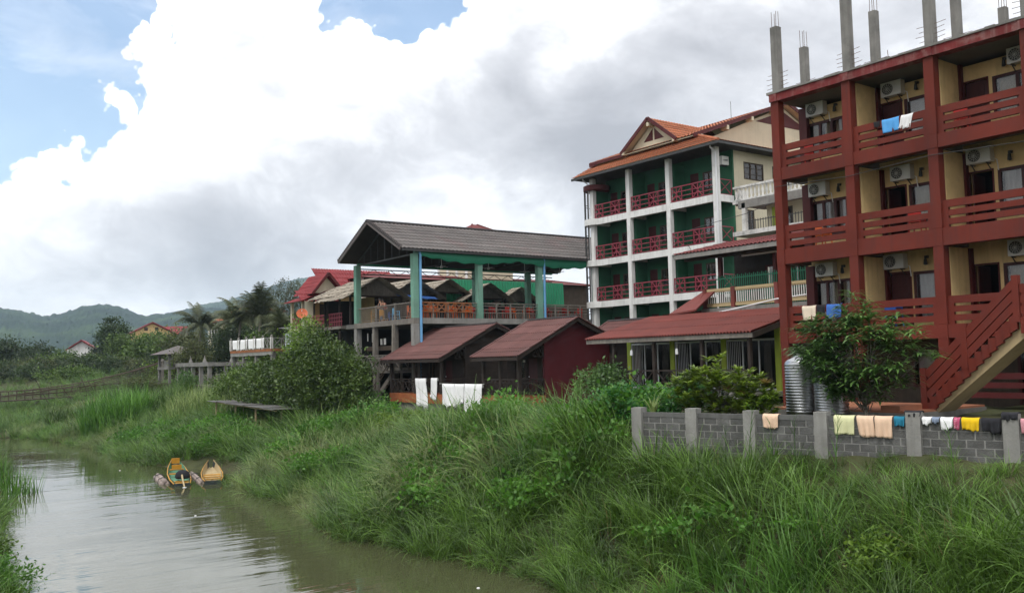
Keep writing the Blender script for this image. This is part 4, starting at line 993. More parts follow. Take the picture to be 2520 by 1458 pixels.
    slope((xr + 9, y0 - .5, ze), (xr + 9, y1 + .4, ze), (xr, y1 + .4, zr), (xr, y0 - .5, zr), 10, 'tile_orange')
    MB().prism([(xe + 1.2, y0, ze - .2), (xr + 8, y0, ze - .2), (xr, y0, zr - .25)], (0, .15, 0)).build('gable_wall', 'cream_wall', r)
    MB().prism([(50.6, y0 - .03, 22.1), (56.6, y0 - .03, 22.1), (xr, y0 - .03, 23.2)], (0, .03, 0)).build('gable_vent', 'dark_red', r)
    for xa in (xe, xr + 9): bar('barge_board', 'dark_red', r, (xa, y0 - .5, ze - .02), (xr, y0 - .5, zr - .02), .06, .26)
    for k in range(4): t = .08 + k * .26; bp('purlin_end', 'cream_wall', r, xe + (xr - xe) * t - .1, xe + (xr - xe) * t + .1, y0 - .55, y0, ze + (zr - ze) * t - .42, ze + (zr - ze) * t - .14)
    MB().prism([(xe - .02, y1 - .2, ze - .25), (xe - .02, y1 + .4, ze - .25), (xe - .02, y1 + .4, ze), (xe - .02, y1 - .2, ze)], (.06, 0, 0)).build('fascia', 'dark_red', r)
    MB().bar((xe, 46.0, ze - .06), (xe, y1 + .4, ze - .06), .06, .2).build('fascia', 'dark_red', r)
    MB().box(xe + .3, xe + .5, 46.0, 49.1, 19.9, 20.1).build('frieze', 'cream_wall', r)
    # front gable
    gy, gz, g0, g1, gzl, gx = 43.45, 22.15, 40.9, 46.2, 20.2, 43.6
    slope((gx, g1, gzl), (gx + 6.0, g1, gzl), (gx + 6.0, gy, gz), (gx, gy, gz), 7, 'tile_orange')
    slope((gx, g0, gzl), (gx + 6.0, g0, gzl), (gx + 6.0, gy, gz), (gx, gy, gz), 7, 'tile_orange')
    for g in (g0, g1): bar('barge_board', 'dark_red', r, (gx, g, gzl - .02), (gx, gy, gz - .02), .06, .24)
    MB().prism([(gx + .55, g0 + .3, 20.15), (gx + .55, g1 - .3, 20.15), (gx + .55, gy, gz - .16)], (.12, 0, 0)).build('gable_wall', 'cream_wall', r)
    for a, b in ((gy - .95, gy - .08), (gy + .08, gy + .95)):
        s = -1 if a < gy else 1
        MB().prism([(gx + .53, a, 20.7), (gx + .53, b, 20.7), (gx + .53, gy + s * .08, 21.5)], (.03, 0, 0)).build('gable_vent', 'dark_red', r)
    for y, z in ((g0 + .25, gzl + .0), (g1 - .25, gzl + .0), (gy, gz - .45)): bp('purlin_end', 'cream_wall', r, gx - .02, gx + .55, y - .1, y + .1, z - .12, z + .14)
    MB().tube([(X + 5.5, 41.2, 22.0), (X + 5.5, 41.2, 23.6)], .02, 4).build('lightning_rod', 'steel_dark', r)
    # round corner bay
    for z in FZ[1:]:
        MB().lathe((X + .45, 49.75, z - .44), [(.02, 0), (.95, 0), (.95, .44), (.02, .44)], 20).build('round_slab', 'white_paint', r, False)
    for k in range(6):
        t = math.pi * (.42 + .12 * k); MB().tube([(X + .45 + .9 * math.cos(t), 49.75 + .9 * math.sin(t), 7.0), (X + .45 + .9 * math.cos(t), 49.75 + .9 * math.sin(t), 18.3)], .035, 5).build('mullion', 'steel_dark', r)
    for z in (11.1, 11.9, 14.1, 14.9, 17.1): MB().tube([(X + .45 + .9 * math.cos(math.pi * (.42 + .06 * k)), 49.75 + .9 * math.sin(math.pi * (.42 + .06 * k)), z) for k in range(11)], .025, 4).build('transom', 'steel_dark', r)
    MB().lathe((X + .45, 49.75, 18.2), [(.02, 0), (.92, 0), (.97, .06), (.97, .36), (.85, .42), (.02, .44)], 22).build('round_cap', 'dark_red', r)
    return r
hotel()
air = root('air_conditioner', (45.0, 38.4, 18.1), 'white air conditioner under the eave at the hotel corner', 'air conditioner')
bp('casing', 'ac_white', air, 44.75, 45.4, 38.12, 38.4, 18.1, 18.65); MB().lathe((45.02, 38.11, 18.37), [(.005, 0), (.2, 0)], 16).build('fan_opening', 'ac_dark', air); bp('bracket', 'steel_dark', air, 44.8, 45.35, 38.2, 38.5, 18.05, 18.1)

# ------------------------------------------------------------------ annex with the yellow terrace rail
def annex():
    r = root('annex', (40, 30, 4), 'cream annex with a railed terrace, green pickets, tiled porch roof and white balustrade', 'building')
    y0, y1 = 22.6, 32.2; X = 36.0
    bp('terrace_slab', 'concrete', r, X - .25, 41, y0, y1, 8.12, 8.42)
    bp('lower_wall', 'interior_mid', r, X + .6, X + .75, y0, y1, 4.2, 8.12)
    posts = [32.1, 30.25, 27.6, 25.0, 22.8]
    for y in posts: bp('terrace_post', 'tin_red', r, X - .12, X + .12, y - .11, y + .11, 8.42, 9.46)
    for a, b in zip(posts, posts[1:]):
        lo, hi = b + .12, a - .12; g = MB().box(X - .05, X + .05, lo, hi, 9.3, 9.42).box(X - .05, X + .05, lo, hi, 8.5, 8.62)
        n = int((hi - lo) / .08)
        for k in range(n): u = lo + (hi - lo) * (k + .5) / n; g.box(X - .055, X + .055, u - .02, u + .02, 9.24, 9.30); g.box(X - .055, X + .055, u - .02, u + .02, 8.62, 8.68)
        rl = g.build('terrace_rail', 'boat_tan', r); g = MB(); n = int((hi - lo) / .13)
        for k in range(n): u = lo + (hi - lo) * (k + .5) / n; g.tube([(X, u, 8.68), (X, u, 9.24)], .028, 5)
        g.build('balusters', 'white_paint', rl)
    g = MB(); n = 74
    for k in range(n): u = y0 + (y1 - .2 - y0) * k / n; g.box(X + .75, X + .78, u - .02, u + .02, 8.42, 10.1 + .05 * (k % 2))
    g.box(X + .745, X + .785, y0, y1 - .2, 9.2, 9.25).box(X + .745, X + .785, y0, y1 - .2, 9.95, 10.0).build('picket_fence', 'green_metal', r)
    # porch roof
    roof(r, (35.3, y0, 11.35), (35.3, 33.6, 11.35), (4.7, 0, 1.0), .24, .035, 6, 'tile_red_dark', lap=.03)
    bp('fascia', 'concrete_pale', r, 35.34, 35.42, y0, 33.6, 11.1, 11.33); bp('porch_beam', 'wood_dark', r, X - .1, X + .1, y0, 33.4, 11.0, 11.2)
    MB().prism([(35.4, y0, 11.2), (40, y0, 12.2), (40, y0, 12.28), (35.4, y0, 11.3)], (0, 33.5 - y0, 0)).build('ceiling', 'interior_mid', r)
    bp('strip_light', 'pipe_white', r, 36.4, 36.5, 27.4, 30.0, 10.95, 11.03)
    for y in (31.9, 28.4, 25): bp('porch_post', 'dark_red', r, X + .9, X + 1.1, y - .1, y + .1, 8.42, 11.2)
    pierced(MB(), 'x', 40.0, 40.15, y0, 33.5, 8.42, 12.25, [(26.2, 28, 8.4, 10.6), (29.2, 31.4, 9.2, 10.8)]).build('front_wall', 'interior_mid', r)
    window(r, 'x', 40.05, 29.2, 31.4, 9.2, 10.8, 3, 'dark_red', .1, 'curtain', 1); bp('door', 'door_maroon', r, 40.04, 40.1, 26.2, 28, 8.42, 10.6)
    # loggia above the porch
    bp('loggia_slab', 'white_dirty', r, 40.6, 44.0, y0, 34.0, 12.7, 12.95)
    bp('loggia_post', 'white_dirty', r, 41.0, 41.22, 33.4, 33.65, 12.95, 14.6); bp('loggia_beam', 'concrete', r, 41.0, 41.25, y0, 33.9, 14.3, 14.75)
    pierced(MB(), 'x', 43.3, 43.45, y0, 33.7, 8.42, 14.68, [(31.9, 33.0, 13.2, 14.4), (29.0, 30.4, 13.2, 14.4)]).build('upper_wall', 'cream_wall', r)
    window(r, 'x', 43.33, 31.9, 33.0, 13.2, 14.4, 2, 'wood_brown', .09, None, 1, bars=2); bp('window_trim', 'lime_post', r, 43.25, 43.3, 33.02, 33.3, 12.95, 14.5)
    bp('room_back', 'interior', r, 44.3, 44.4, y0, 33.7, 8.4, 14.6)
    g = MB()
    for k in range(60): u = y0 + (33.3 - y0) * k / 60; g.box(41.05, 41.08, u - .015, u + .015, 12.95, 13.6)
    g.box(41.04, 41.09, y0, 33.3, 13.5, 13.54).build('loggia_grille', 'steel_dark', r)
    # balcony with turned balusters
    bp('balcony_slab', 'white_dirty', r, 41.75, 44.5, y0 + .1, 34.9, 14.76, 15.0); bp('balcony_soffit', 'dark_red', r, 41.9, 44.5, y0 + .2, 34.8, 14.68, 14.755)
    bp('balcony_handrail', 'white_dirty', r, 41.78, 41.98, y0 + .1, 34.88, 15.66, 15.78)
    bm = MB().lathe((0, 0, 0), [(.07, 0), (.075, .06), (.04, .1), (.085, .28), (.07, .38), (.04, .55), (.07, .61), (.07, .66)], 8); me = mesh_of('baluster', bm.v, bm.f, 'white_dirty', True)
    for k in range(44): link('baluster', me, r, (41.88, 34.7 - k * .27, 15.0))
    for k in range(3): link('baluster', me, r, (42.2 + k * .3, 34.8, 15.0))
    # hipped hood over the stair beside the terrace
    MB().prism([(34.8, 31.9, 8.35), (34.8, 33.4, 8.2), (35.9, 33.1, 8.5), (36.0, 32.15, 9.35)], (.02, -.05, -.12)).build('stair_hood', 'tin_red', r)
    MB().poly([(34.7, 33.5, 8.22), (34.7, 31.6, 8.38), (36.1, 31.4, 9.42), (36.1, 32.2, 9.42)]).poly([(34.7, 33.5, 8.14), (34.7, 31.6, 8.30), (36.1, 31.4, 9.34), (36.1, 32.2, 9.34)]).poly([(34.7, 33.5, 8.22), (34.7, 31.6, 8.38), (34.7, 31.6, 8.30), (34.7, 33.5, 8.14)]).build('stair_roof', 'tin_red', r)
    bp('stair_core', 'brick_plinth', r, 35.0, 36.5, 31.7, 33.2, 4.2, 8.2)
annex()
o = MB().tube([(33.4, 31.6, 7.98), (33.6, 29.6, 8.02), (33.9, 28.0, 8.25), (34.6, 26.6, 8.55), (35.4, 24.6, 8.75)], .04, 6).build('white_hose', 'pipe_white', None, True); tag(o, 'white plastic hose lying along the top of the red corrugated roof', 'hose')
# ------------------------------------------------------------------ open dining pavilion on posts
DK = 8.85
def pavilion():
    r = root('pavilion', (37, 54.4, 3), 'open riverside pavilion on tall posts with a long grey tiled roof', 'pavilion')
    x0, x1, y0, y1 = 29.35, 47.0, 50.4, 58.4
    xs = [29.35, 34.3, 39.4, 44.5]
    for x in xs:
        for y in (y0, y1):
            front = y == y0
            bp('post', 'concrete_pale', r, x - .2, x + .2, y - .2, y + .2, 2.6, DK - .36); bp('post', 'post_green', r, x - .19, x + .19, y - .19, y + .19, DK, 12.95)
    for y in (53.0, 55.8): bp('post', 'wood_grey', r, x0 - .15, x0 + .15, y - .15, y + .15, 2.6, DK - .36)
    bp('deck_slab', 'concrete', r, x0 + .22, x1, y0 + .22, y1 + 4, DK - .3, DK)
    bp('deck_beam', 'concrete_pale', r, x0 + .21, x1, y0 - .2, y0 + .21, DK - .36, DK + .004); bp('deck_beam', 'wood_grey', r, x0 - .22, x0 + .2, y0 - .2, y1 + .2, DK - .36, DK + .006)
    # roof
    rx0, rx1, ry, rz = 28.1, 48, 54.4, 15.48; ez = 13.22; e0, e1 = 49.95, 58.85
    roof(r, (rx0, e0, ez), (rx1, e0, ez), (0, ry - e0, rz - ez), .30, .035, 8, 'tile_grey', lap=.045)
    roof(r, (rx0, e1, ez), (rx1, e1, ez), (0, ry - e1, rz - ez), .30, .035, 8, 'tile_grey', lap=.045)
    for sgn, e in ((1, e0), (-1, e1)): MB().prism([(rx0 + .1, e, ez - .12), (rx0 + .1, ry, rz - .12), (rx0 + .1, ry, rz - .05), (rx0 + .1, e, ez - .05)], (rx1 - rx0 - .1, 0, 0)).build('ceiling', 'wood_dark', r)
    MB().tube([(rx0 - .05, ry, rz + .03), (rx1, ry, rz + .03)], .12, 6).build('ridge_cap', 'ridge_dark', r)
    for e in (e0, e1):
        bar('barge_board', 'tile_grey', r, (rx0, e, ez - .02), (rx0, ry, rz - .02), .08, .26)
        n = 22
        for k in range(n): t = (k + .5) / n; bp('verge_tile', 'ridge_dark', r, rx0 - .07, rx0 + .1, e + (ry - e) * t - .08, e + (ry - e) * t + .08, ez + (rz - ez) * t + .02, ez + (rz - ez) * t + .14)
    bp('gutter', 'steel_dark', r, rx0 + .1, rx1, e0 - .1, e0 + .0, ez - .16, ez - .04)
    # trusses
    for x in (29.4, 34.3, 39.4, 44.5):
        b = MB().bar((x, y0, 12.95), (x, y1, 12.95), .08).bar((x, y0, 13.2), (x, ry, 15.2), .08).bar((x, y1, 13.2), (x, ry, 15.2), .08).bar((x, ry, 12.95), (x, ry, 15.2), .06)
        for k in (1, 2, 3): b.bar((x, y0 + k, 12.95), (x, y0 + k, 13.1 + k * .46), .04); b.bar((x, y1 - k, 12.95), (x, y1 - k, 13.1 + k * .46), .04)
        b.build('truss', 'steel_dark', r)
    b = MB().bar((x0, y1, 12.72), (x1, y1, 12.72), .07).bar((x0, y1, 12.35), (x1, y1, 12.35), .07)
    for k in range(26): u = x0 + k * .66; b.bar((u, y1, 12.35 if k % 2 else 12.72), (u + .66, y1, 12.72 if k % 2 else 12.35), .035)
    b.build('lattice_girder', 'steel_dark', r)
    bp('eave_beam', 'post_green', r, x0, x1, y0 - .1, y0 + .1, 12.95, 13.12); bp('eave_beam', 'green_metal', r, x0, x1, y1 - .1, y1 + .1, 12.95, 13.1)
    MB().tube([(x0 + .28, y0 - .25, 13.05), (x0 + .28, y0 - .3, 12.8), (x0 + .3, y0 - .24, 12.6), (x0 + .3, y0 - .24, 3)], .085, 7).build('downpipe', 'pipe_blue', r); MB().tube([(xs[2] + .28, y0 - .25, 13.05), (xs[2] + .28, y0 - .3, 12.8), (xs[2] + .3, y0 - .24, 12.6), (xs[2] + .3, y0 - .24, DK)], .085, 7).build('downpipe', 'pipe_blue', r)
    # rolled green awning under the eave, sagging between the posts
    v = []; f = []; n = 70
    for i in range(n + 1):
        x = x0 + .25 + (x1 - x0 - .3) * i / n; sag = .14 + .3 * abs(math.sin((x - 30) * .42)) + .05 * math.sin(x * 5)
        v += [(x, y0 - .28, 13.1), (x, y0 - .36 - .03 * math.sin(x * 7), 13.02 - sag * .6), (x, y0 - .27, 13.0 - sag - .1)]
    for i in range(n): f += [(3 * i, 3 * i + 3, 3 * i + 4, 3 * i + 1), (3 * i + 1, 3 * i + 4, 3 * i + 5, 3 * i + 2)]
    b = MB(); b.v = v; b.f = f; b.build('awning', 'green_tarp', r, True)
    # railings
    for a, e in zip(xs, xs[1:]):
        b = MB(); u0, u1 = a + .22, e - .22
        for h in (.4, .62, .84, 1.02): b.bar((u0, y0, DK + h), (u1, y0, DK + h), .05 if h < 1 else .07)
        for k in range(1, 4): u = u0 + (u1 - u0) * k / 4; b.bar((u, y0, DK), (u, y0, DK + 1.02), .09)
        nn = int((u1 - u0) / .16)
        for k in range(nn): u = u0 + (u1 - u0) * k / nn; b.bar((u, y0, DK + .02), (u, y0, DK + .4), .022)
        b.build('railing', 'wood_grey', r)
    b = MB()
    b.bar((x0, y0 + .2, DK + 1.02), (x0, y1 - .2, DK + 1.02), .07).bar((x0, y0 + .2, DK + .12), (x0, y1 - .2, DK + .12), .04)
    for k in range(50): u = y0 + .3 + k * .15; b.bar((x0, u, DK + .1), (x0, u, DK + 1.0), .022)
    for k in (2.6, 5.2): b.bar((x0, y0 + k, DK), (x0, y0 + k, DK + 1.1), .1)
    b.build('railing', 'wood_grey', r)
    for u0, u1 in ((29.8, 31.6), (31.7, 33.6)): lattice(MB(), 'y', y0 - .05, u0, u1, DK + .42, DK + 1.0, 3, .06).build('lattice_panel', 'rust', r)
    # ceiling fans and lamps
    for x, y in ((33, 53), (36.5, 52.4), (40.5, 53.5), (43, 52.5)): MB().tube([(x, y, 14.4), (x, y, 12.6)], .02, 5).lathe((x, y, 12.4), [(.02, .2), (.1, .16), (.1, .03), (.02, 0)], 8).box(x - .5, x + .5, y - .06, y + .06, 12.5, 12.51).box(x - .06, x + .06, y - .5, y + .5, 12.515, 12.525).build('ceiling_fan', 'pipe_white', r)
    # storey under the deck
    bp('lower_floor', 'wood_grey', r, x0 - .3, 34, y0 + .3, y1, 5.55, 5.7); bp('lower_back', 'interior', r, 33.5, 33.6, y0, y1 + .2, 2.8, DK - .4); bp('lower_side', 'interior', r, x0 + .3, x1, y1 - .1, y1, 2.8, DK - .4)
    bp('lower_wall', 'interior', r, 34.6, 47, 52.5, 52.6, 3, DK - .4)
    b = MB(); lattice(b, 'x', x0 - .2, 51.0, 57.8, 5.7, 6.55, 6, .05).build('lower_railing', 'wood_grey', r)
    for y, z, h, w in ((57.9, 7.6, .55, .12), (57.0, 7.5, .6, .5), (55.9, 7.3, .4, .25), (55.4, 7.3, .42, .28)): bp('notice_board', 'curtain_white', r, x0 + .5, x0 + .53, y - w / 2, y + w / 2, z, z + h)
    bp('lower_counter', 'wood_brown', r, x0 + .4, x0 + .5, 54.2, 57.9, 6.9, 7.2)
pavilion()
# green corrugated screen behind the pavilion
o = roof(None, (38.5, 61.2, 10.6), (50.5, 61.2, 10.6), (0, .05, 2.0), .28, .03, 1, 'green_sheet', row='screen', seg=4); tag(o, 'bright green corrugated screen standing behind the pavilion', 'screen')
# bamboo and shingle shelters in a row behind the deck
def shelter(cx, y, w, dep, zr, label, seed, mat='thatch_shake'):
    r = root('shelter', (cx, y, DK), label, 'shelter', 'shingled shelters behind the pavilion'); rd = random.Random(seed)
    y0, y1 = y, y + dep; ze = zr - w * .36
    for s in (-1, 1): roof(r, (cx + s * w * .62, y0 - .5, ze), (cx + s * w * .62, y1 + .5, ze), (-s * w * .62, 0, zr - ze), .22, .03, 5, mat, row='shingle_row', lap=.06, ragged=.08, seed=seed)
    MB().prism([(cx - w * .42, y0 + .1, zr - w * .30), (cx + w * .42, y0 + .1, zr - w * .30), (cx, y0 + .1, zr - .12)], (0, .04, 0)).build('gable_board', 'wood_grey', r)
    for k in range(4): bp('gable_plank', 'wood_grey', r, cx - w * (.30 - .065 * k), cx + w * (.30 - .065 * k), y0 + .06, y0 + .1, zr - w * .27 + k * .17, zr - w * .27 + k * .17 + .15)
    for x in (cx - w * .45, cx + w * .45):
        for yy in (y0 + .1, y1 - .1): bp('post', 'wood_dark', r, x - .06, x + .06, yy - .06, yy + .06, DK, ze + .3)
    bp('tie_beam', 'wood_dark', r, cx - w * .45, cx + w * .45, y0 + .05, y0 + .15, ze + .22, ze + .34); bp('added_shade_sheet', 'interior', r, cx - w * .5, cx + w * .5, y1 - .05, y1, DK, ze + .2)  # near-black back sheet added to darken the inside of the shelter
shelter(31.3, 59.2, 4.6, 4, 12.25, 'shingled shelter at the end of the row beside the green post', 1)
shelter(35.0, 60.2, 4.2, 4, 12.35, 'shingled shelter second in the row, with a blue tarp below', 2)
shelter(38.2, 60.6, 3.6, 4, 12.45, 'shingled shelter in the middle of the row, with a pale ridge', 3)
shelter(41.6, 60.0, 4.2, 4, 12.2, 'shingled shelter with torn pale roof edges, near the green sheet', 4)
shelter(45.0, 60.4, 4.0, 4, 12.0, 'dark shingled shelter last in the row, behind the hotel corner', 6)
b = MB(); b.v = [(33.0 + .3 * i, 59.3 + .1 * (i % 2), 10.95 - .015 * i + .04 * math.sin(i * 1.3)) for i in range(13)] + [(33.0 + .3 * i, 59.9, 11.15 - .01 * i) for i in range(13)]; b.f = [(i, i + 1, 14 + i, 13 + i) for i in range(12)]
o = b.build('tarp', 'cloth_blue', None, True); tag(o, 'dark blue tarp strung below the shelter roofs', 'tarp')

# ------------------------------------------------------------------ tables, chairs and people on the deck
def chair_mesh(mat):
    b = MB().box(-.21, .21, -.21, .21, .42, .45).box(-.21, .21, .18, .21, .47, .86)
    for x in (-.18, .18):
        for y in (-.18, .18): b.bar((x, y, .42), (x * 1.15, y * 1.15, 0), .035)
        b.box(x - .02, x + .02, -.2, .2, .64, .67).box(x - .02, x + .02, -.2, -.16, .45, .64)
    return mesh_of('chair', b.v, b.f, mat)
CM = {m: chair_mesh(m) for m in ('orange_plastic', 'red_plastic', 'yellow_wood', 'blue_plastic', 'sky_plastic', 'wood_brown')}
def chair(mat, x, y, rot, label, group, z=DK):
    o = bpy.data.objects.new('chair', CM[mat]); COL.objects.link(o); o.location = (x, y, z + .008); o.rotation_euler.z = rot; tag(o, label, 'chair', group)
def table(x, y, label, group, mat='wood_brown', z=DK):
    b = MB().box(x - .4, x + .4, y - .35, y + .35, z + .70, z + .74)
    for sx in (-.34, .34):
        for sy in (-.29, .29): b.box(x + sx - .03, x + sx + .03, y + sy - .03, y + sy + .03, z, z + .70)
    tag(b.build('table', mat), label, 'table', group)
rd = random.Random(8)
for i in range(9):
    x = 30.3 + i * 1.62; m = 'orange_plastic' if i in (0, 1, 2, 5) else 'red_plastic'; c = 'orange' if m[0] == 'o' else 'red'
    table(x, 51.5, 'small wooden dining table behind the pavilion rail', 'dining tables along the pavilion rail')
    for dx, dy, ro in ((-.62, 0, 1.57), (.62, 0, -1.57), (0, .6, 0)):
        chair(m, x + dx, 51.5 + dy, ro + rd.uniform(-.3, .3), c + ' plastic chair at a table along the pavilion rail', c + ' chairs along the pavilion rail')
    if i % 2 == 0: chair(m, x + .1, 50.95, 3.14, c + ' plastic chair at a table along the pavilion rail', c + ' chairs along the pavilion rail')
chair('yellow_wood', 30.1, 57.4, 1.2, 'yellow wooden chair beside the end railing near the green corner post', None); chair('yellow_wood', 30.2, 56.2, 2.0, 'yellow wooden chair under the standing person at the end railing', None)
chair('blue_plastic', 31.6, 57.9, .3, 'dark blue chair behind the standing person on the deck', None); chair('sky_plastic', 30.2, 54.4, 1.4, 'light blue chair behind the end railing of the pavilion', None)

def person(label, base, H, joints, parts, pose_rot=0.0):
    """one continuous body grown over a skeleton of joints: {name: (parent, (x, y, z), radius)} in metres for a 1.7 m figure"""
    r = root('person', base, label, 'person'); s = H / 1.7
    def skin(name, chain, mat, sub=2):
        names = list(chain); idx = {n: i for i, n in enumerate(names)}; v = []; e = []; rr = []
        for n in names:
            p, c, rad = chain[n]; v.append(Vector(c) * s); rr.append(rad * s)
            if p is not None: e.append((idx[p], idx[n]))
        me = bpy.data.meshes.new(name); me.from_pydata([tuple(q) for q in v], e, []); me.materials.append(MAT[mat])
        o = bpy.data.objects.new(name, me); COL.objects.link(o); o.parent = r
        md = o.modifiers.new('skin', 'SKIN'); me.skin_vertices[0].data[0].use_root = True
        for i, q in enumerate(rr): me.skin_vertices[0].data[i].radius = (q, q)
        md.use_smooth_shade = True; sb = o.modifiers.new('sub', 'SUBSURF'); sb.levels = sub; sb.render_levels = sub
        return o
    skin('body', joints, 'skin')
    for nm, ch, mat in parts: skin(nm, ch, mat)
    r.rotation_euler.z = pose_rot
    h = Vector(joints['head'][1]) * s; b = MB()
    for st in range(7):
        for k in range(12): a = 2 * math.pi * k / 12; t = st / 6 * 1.75; b.v.append((h.x - .015 + .108 * s * math.sin(t) * math.cos(a), h.y + .1 * s * math.sin(t) * math.sin(a), h.z + .03 + .115 * s * math.cos(t)))
    b.f = [(i * 12 + k, i * 12 + (k + 1) % 12, (i + 1) * 12 + (k + 1) % 12, (i + 1) * 12 + k) for i in range(6) for k in range(12)]
    me = mesh_of('hair', b.v, b.f, 'hair', True); o = bpy.data.objects.new('hair', me); COL.objects.link(o); o.parent = r
    f = MB()
    for y in (-.033, .033): f.lathe((h.x + .088 * s, h.y + y, h.z), [(.002, -.01), (.012, 0), (.002, .01)], 6)
    f.prism([(h.x + .085 * s, -.012 + h.y, h.z - .045), (h.x + .085 * s, .012 + h.y, h.z - .045), (h.x + .115 * s, h.y, h.z - .04), (h.x + .09 * s, h.y, h.z + .01)], (0, 0, .004)); f.box(h.x + .08 * s, h.x + .092 * s, h.y - .025, h.y + .025, h.z - .072, h.z - .062)
    me = mesh_of('face', f.v, f.f, 'hair'); o = bpy.data.objects.new('face', me); COL.objects.link(o); o.parent = r
    return r
def standing(lean=.12, armf=.3):
    hip = (0, 0, .92); ch = (lean * .6, 0, 1.28); sh = (lean, 0, 1.40)
    J = {'pelvis': (None, hip, .13), 'waist': ('pelvis', (lean * .3, 0, 1.08), .115), 'chest': ('waist', ch, .14), 'neckbase': ('chest', sh, .09), 'neck': ('neckbase', (lean * 1.1, 0, 1.48), .05), 'head': ('neck', (lean * 1.25, 0, 1.58), .095), 'crown': ('head', (lean * 1.25, 0, 1.66), .07)}
    for s, n in ((1, 'l'), (-1, 'r')):
        J['sh' + n] = ('chest', (lean * .9, s * .19, 1.38), .06); J['el' + n] = ('sh' + n, (lean + .08, s * .27, 1.12), .042); J['wr' + n] = ('el' + n, (lean + armf, s * .22, 1.02), .03); J['hand' + n] = ('wr' + n, (lean + armf + .08, s * .2, 1.0), .034)
        for q in range(4): J['finger%d%s' % (q, n)] = ('hand' + n, (lean + armf + .15 - .01 * abs(q - 1.5), s * .2 + (q - 1.5) * .022, .985), .009)
        J['thumb' + n] = ('hand' + n, (lean + armf + .1, s * .15, .99), .01)
        J['hipj' + n] = ('pelvis', (0, s * .09, .86), .095); J['knee' + n] = ('hipj' + n, (.03, s * .1, .48), .06); J['ank' + n] = ('knee' + n, (-.02, s * .1, .09), .04); J['toe' + n] = ('ank' + n, (.14, s * .11, .035), .035)
    return J
def clothes(J, top, legs):
    T = {'pelvis': (None, J['pelvis'][1], .14), 'waist': ('pelvis', J['waist'][1], .128), 'chest': ('waist', J['chest'][1], .155), 'neckbase': ('chest', tuple(Vector(J['neckbase'][1]) - Vector((0, 0, .03))), .09)}
    for n in 'lr': T['sh' + n] = ('chest', J['sh' + n][1], .072)
    P = {'pelvis': (None, J['pelvis'][1], .145)}
    for n in 'lr': P['hipj' + n] = ('pelvis', J['hipj' + n][1], .108); P['knee' + n] = ('hipj' + n, J['knee' + n][1], .075); P['cuff' + n] = ('knee' + n, tuple(Vector(J['knee' + n][1]).lerp(Vector(J['ank' + n][1]), .8)), .06)
    return [('shirt', T, top), ('trousers', P, legs)]
J1 = standing(.10, .22)
person('person in a dark vest and trousers standing at the end rail of the pavilion', (30.25, 56.55, DK), 1.68, J1, clothes(J1, 'cloth_black', 'cloth_denim'), math.pi * .95)
J2 = standing(.30, .30)
person('person in a red top leaning forward over the end rail beside the standing person', (30.15, 55.65, DK), 1.55, J2, clothes(J2, 'red_plastic', 'cloth_black'), math.pi * 1.05)

# ------------------------------------------------------------------ wooden stair and landing below the pavilion
def wooden_stair():
    r = root('wooden_stair', (28, 52.5, 2.5), 'steep weathered wooden stair from the bank up to the landing below the pavilion', 'staircase')
    a0, a1 = Vector((27.0, 53.3, 2.4)), Vector((28.7, 52.0, 5.45)); side = Vector((.45, .55, 0)).normalized() * .42
    for s in (-1, 1):
        bar('stringer', 'wood_grey', r, a0 + side * s, a1 + side * s, .07, .2)
        q = a0 + side * s; w = a1 + side * s; up = Vector((0, 0, .95)); bar('handrail', 'wood_brown', r, q + up, w + up, .06)
        for t in (.05, .5, .95): m = q.lerp(w, t); bar('baluster', 'wood_grey', r, m, m + up, .06)
    for k in range(13): p = a0.lerp(a1, (k + .5) / 13); bar('tread', 'wood_grey', r, p - side, p + side, .2, .04)
    for x, y in ((27.6, 52.2), (28.8, 51.3), (28.3, 53.4)): bar('post', 'wood_grey', r, (x, y, 2.0), (x, y, 6.4), .13)
    bp('landing', 'wood_grey', r, 28.2, 29.2, 50.6, 53.4, 5.4, 5.5); lattice(MB(), 'x', 28.25, 51.6, 54.6, 5.5, 6.4, 4, .055).build('landing_rail', 'wood_grey', r)
    bar('trunk_post', 'bark_pale', r, (28.35, 51.75, 2.4), (28.5, 51.7, 8.5), .15)
wooden_stair()
def rack():
    r = root('wooden_rack', (26.4, 54.6, 2.3), 'low rack of grey poles standing in the grass below the stair', 'rack')
    for x, y in ((26.2, 54.0), (26.9, 54.0), (26.2, 55.4), (26.9, 55.4)): bar('pole', 'wood_grey', r, (x, y, 1.8), (x, y, 3.7), .08)
    for z in (2.6, 3.05, 3.5):
        bar('crossbar', 'wood_grey', r, (26.2, 53.7, z), (26.2, 55.7, z), .06); bar('crossbar', 'wood_grey', r, (26.9, 53.7, z + .05), (26.9, 55.7, z + .05), .06)
    for k in range(5): bar('slat', 'wood_grey', r, (26.1, 53.9 + k * .4, 3.6), (27.0, 53.9 + k * .4, 3.6), .08, .03)
rack()

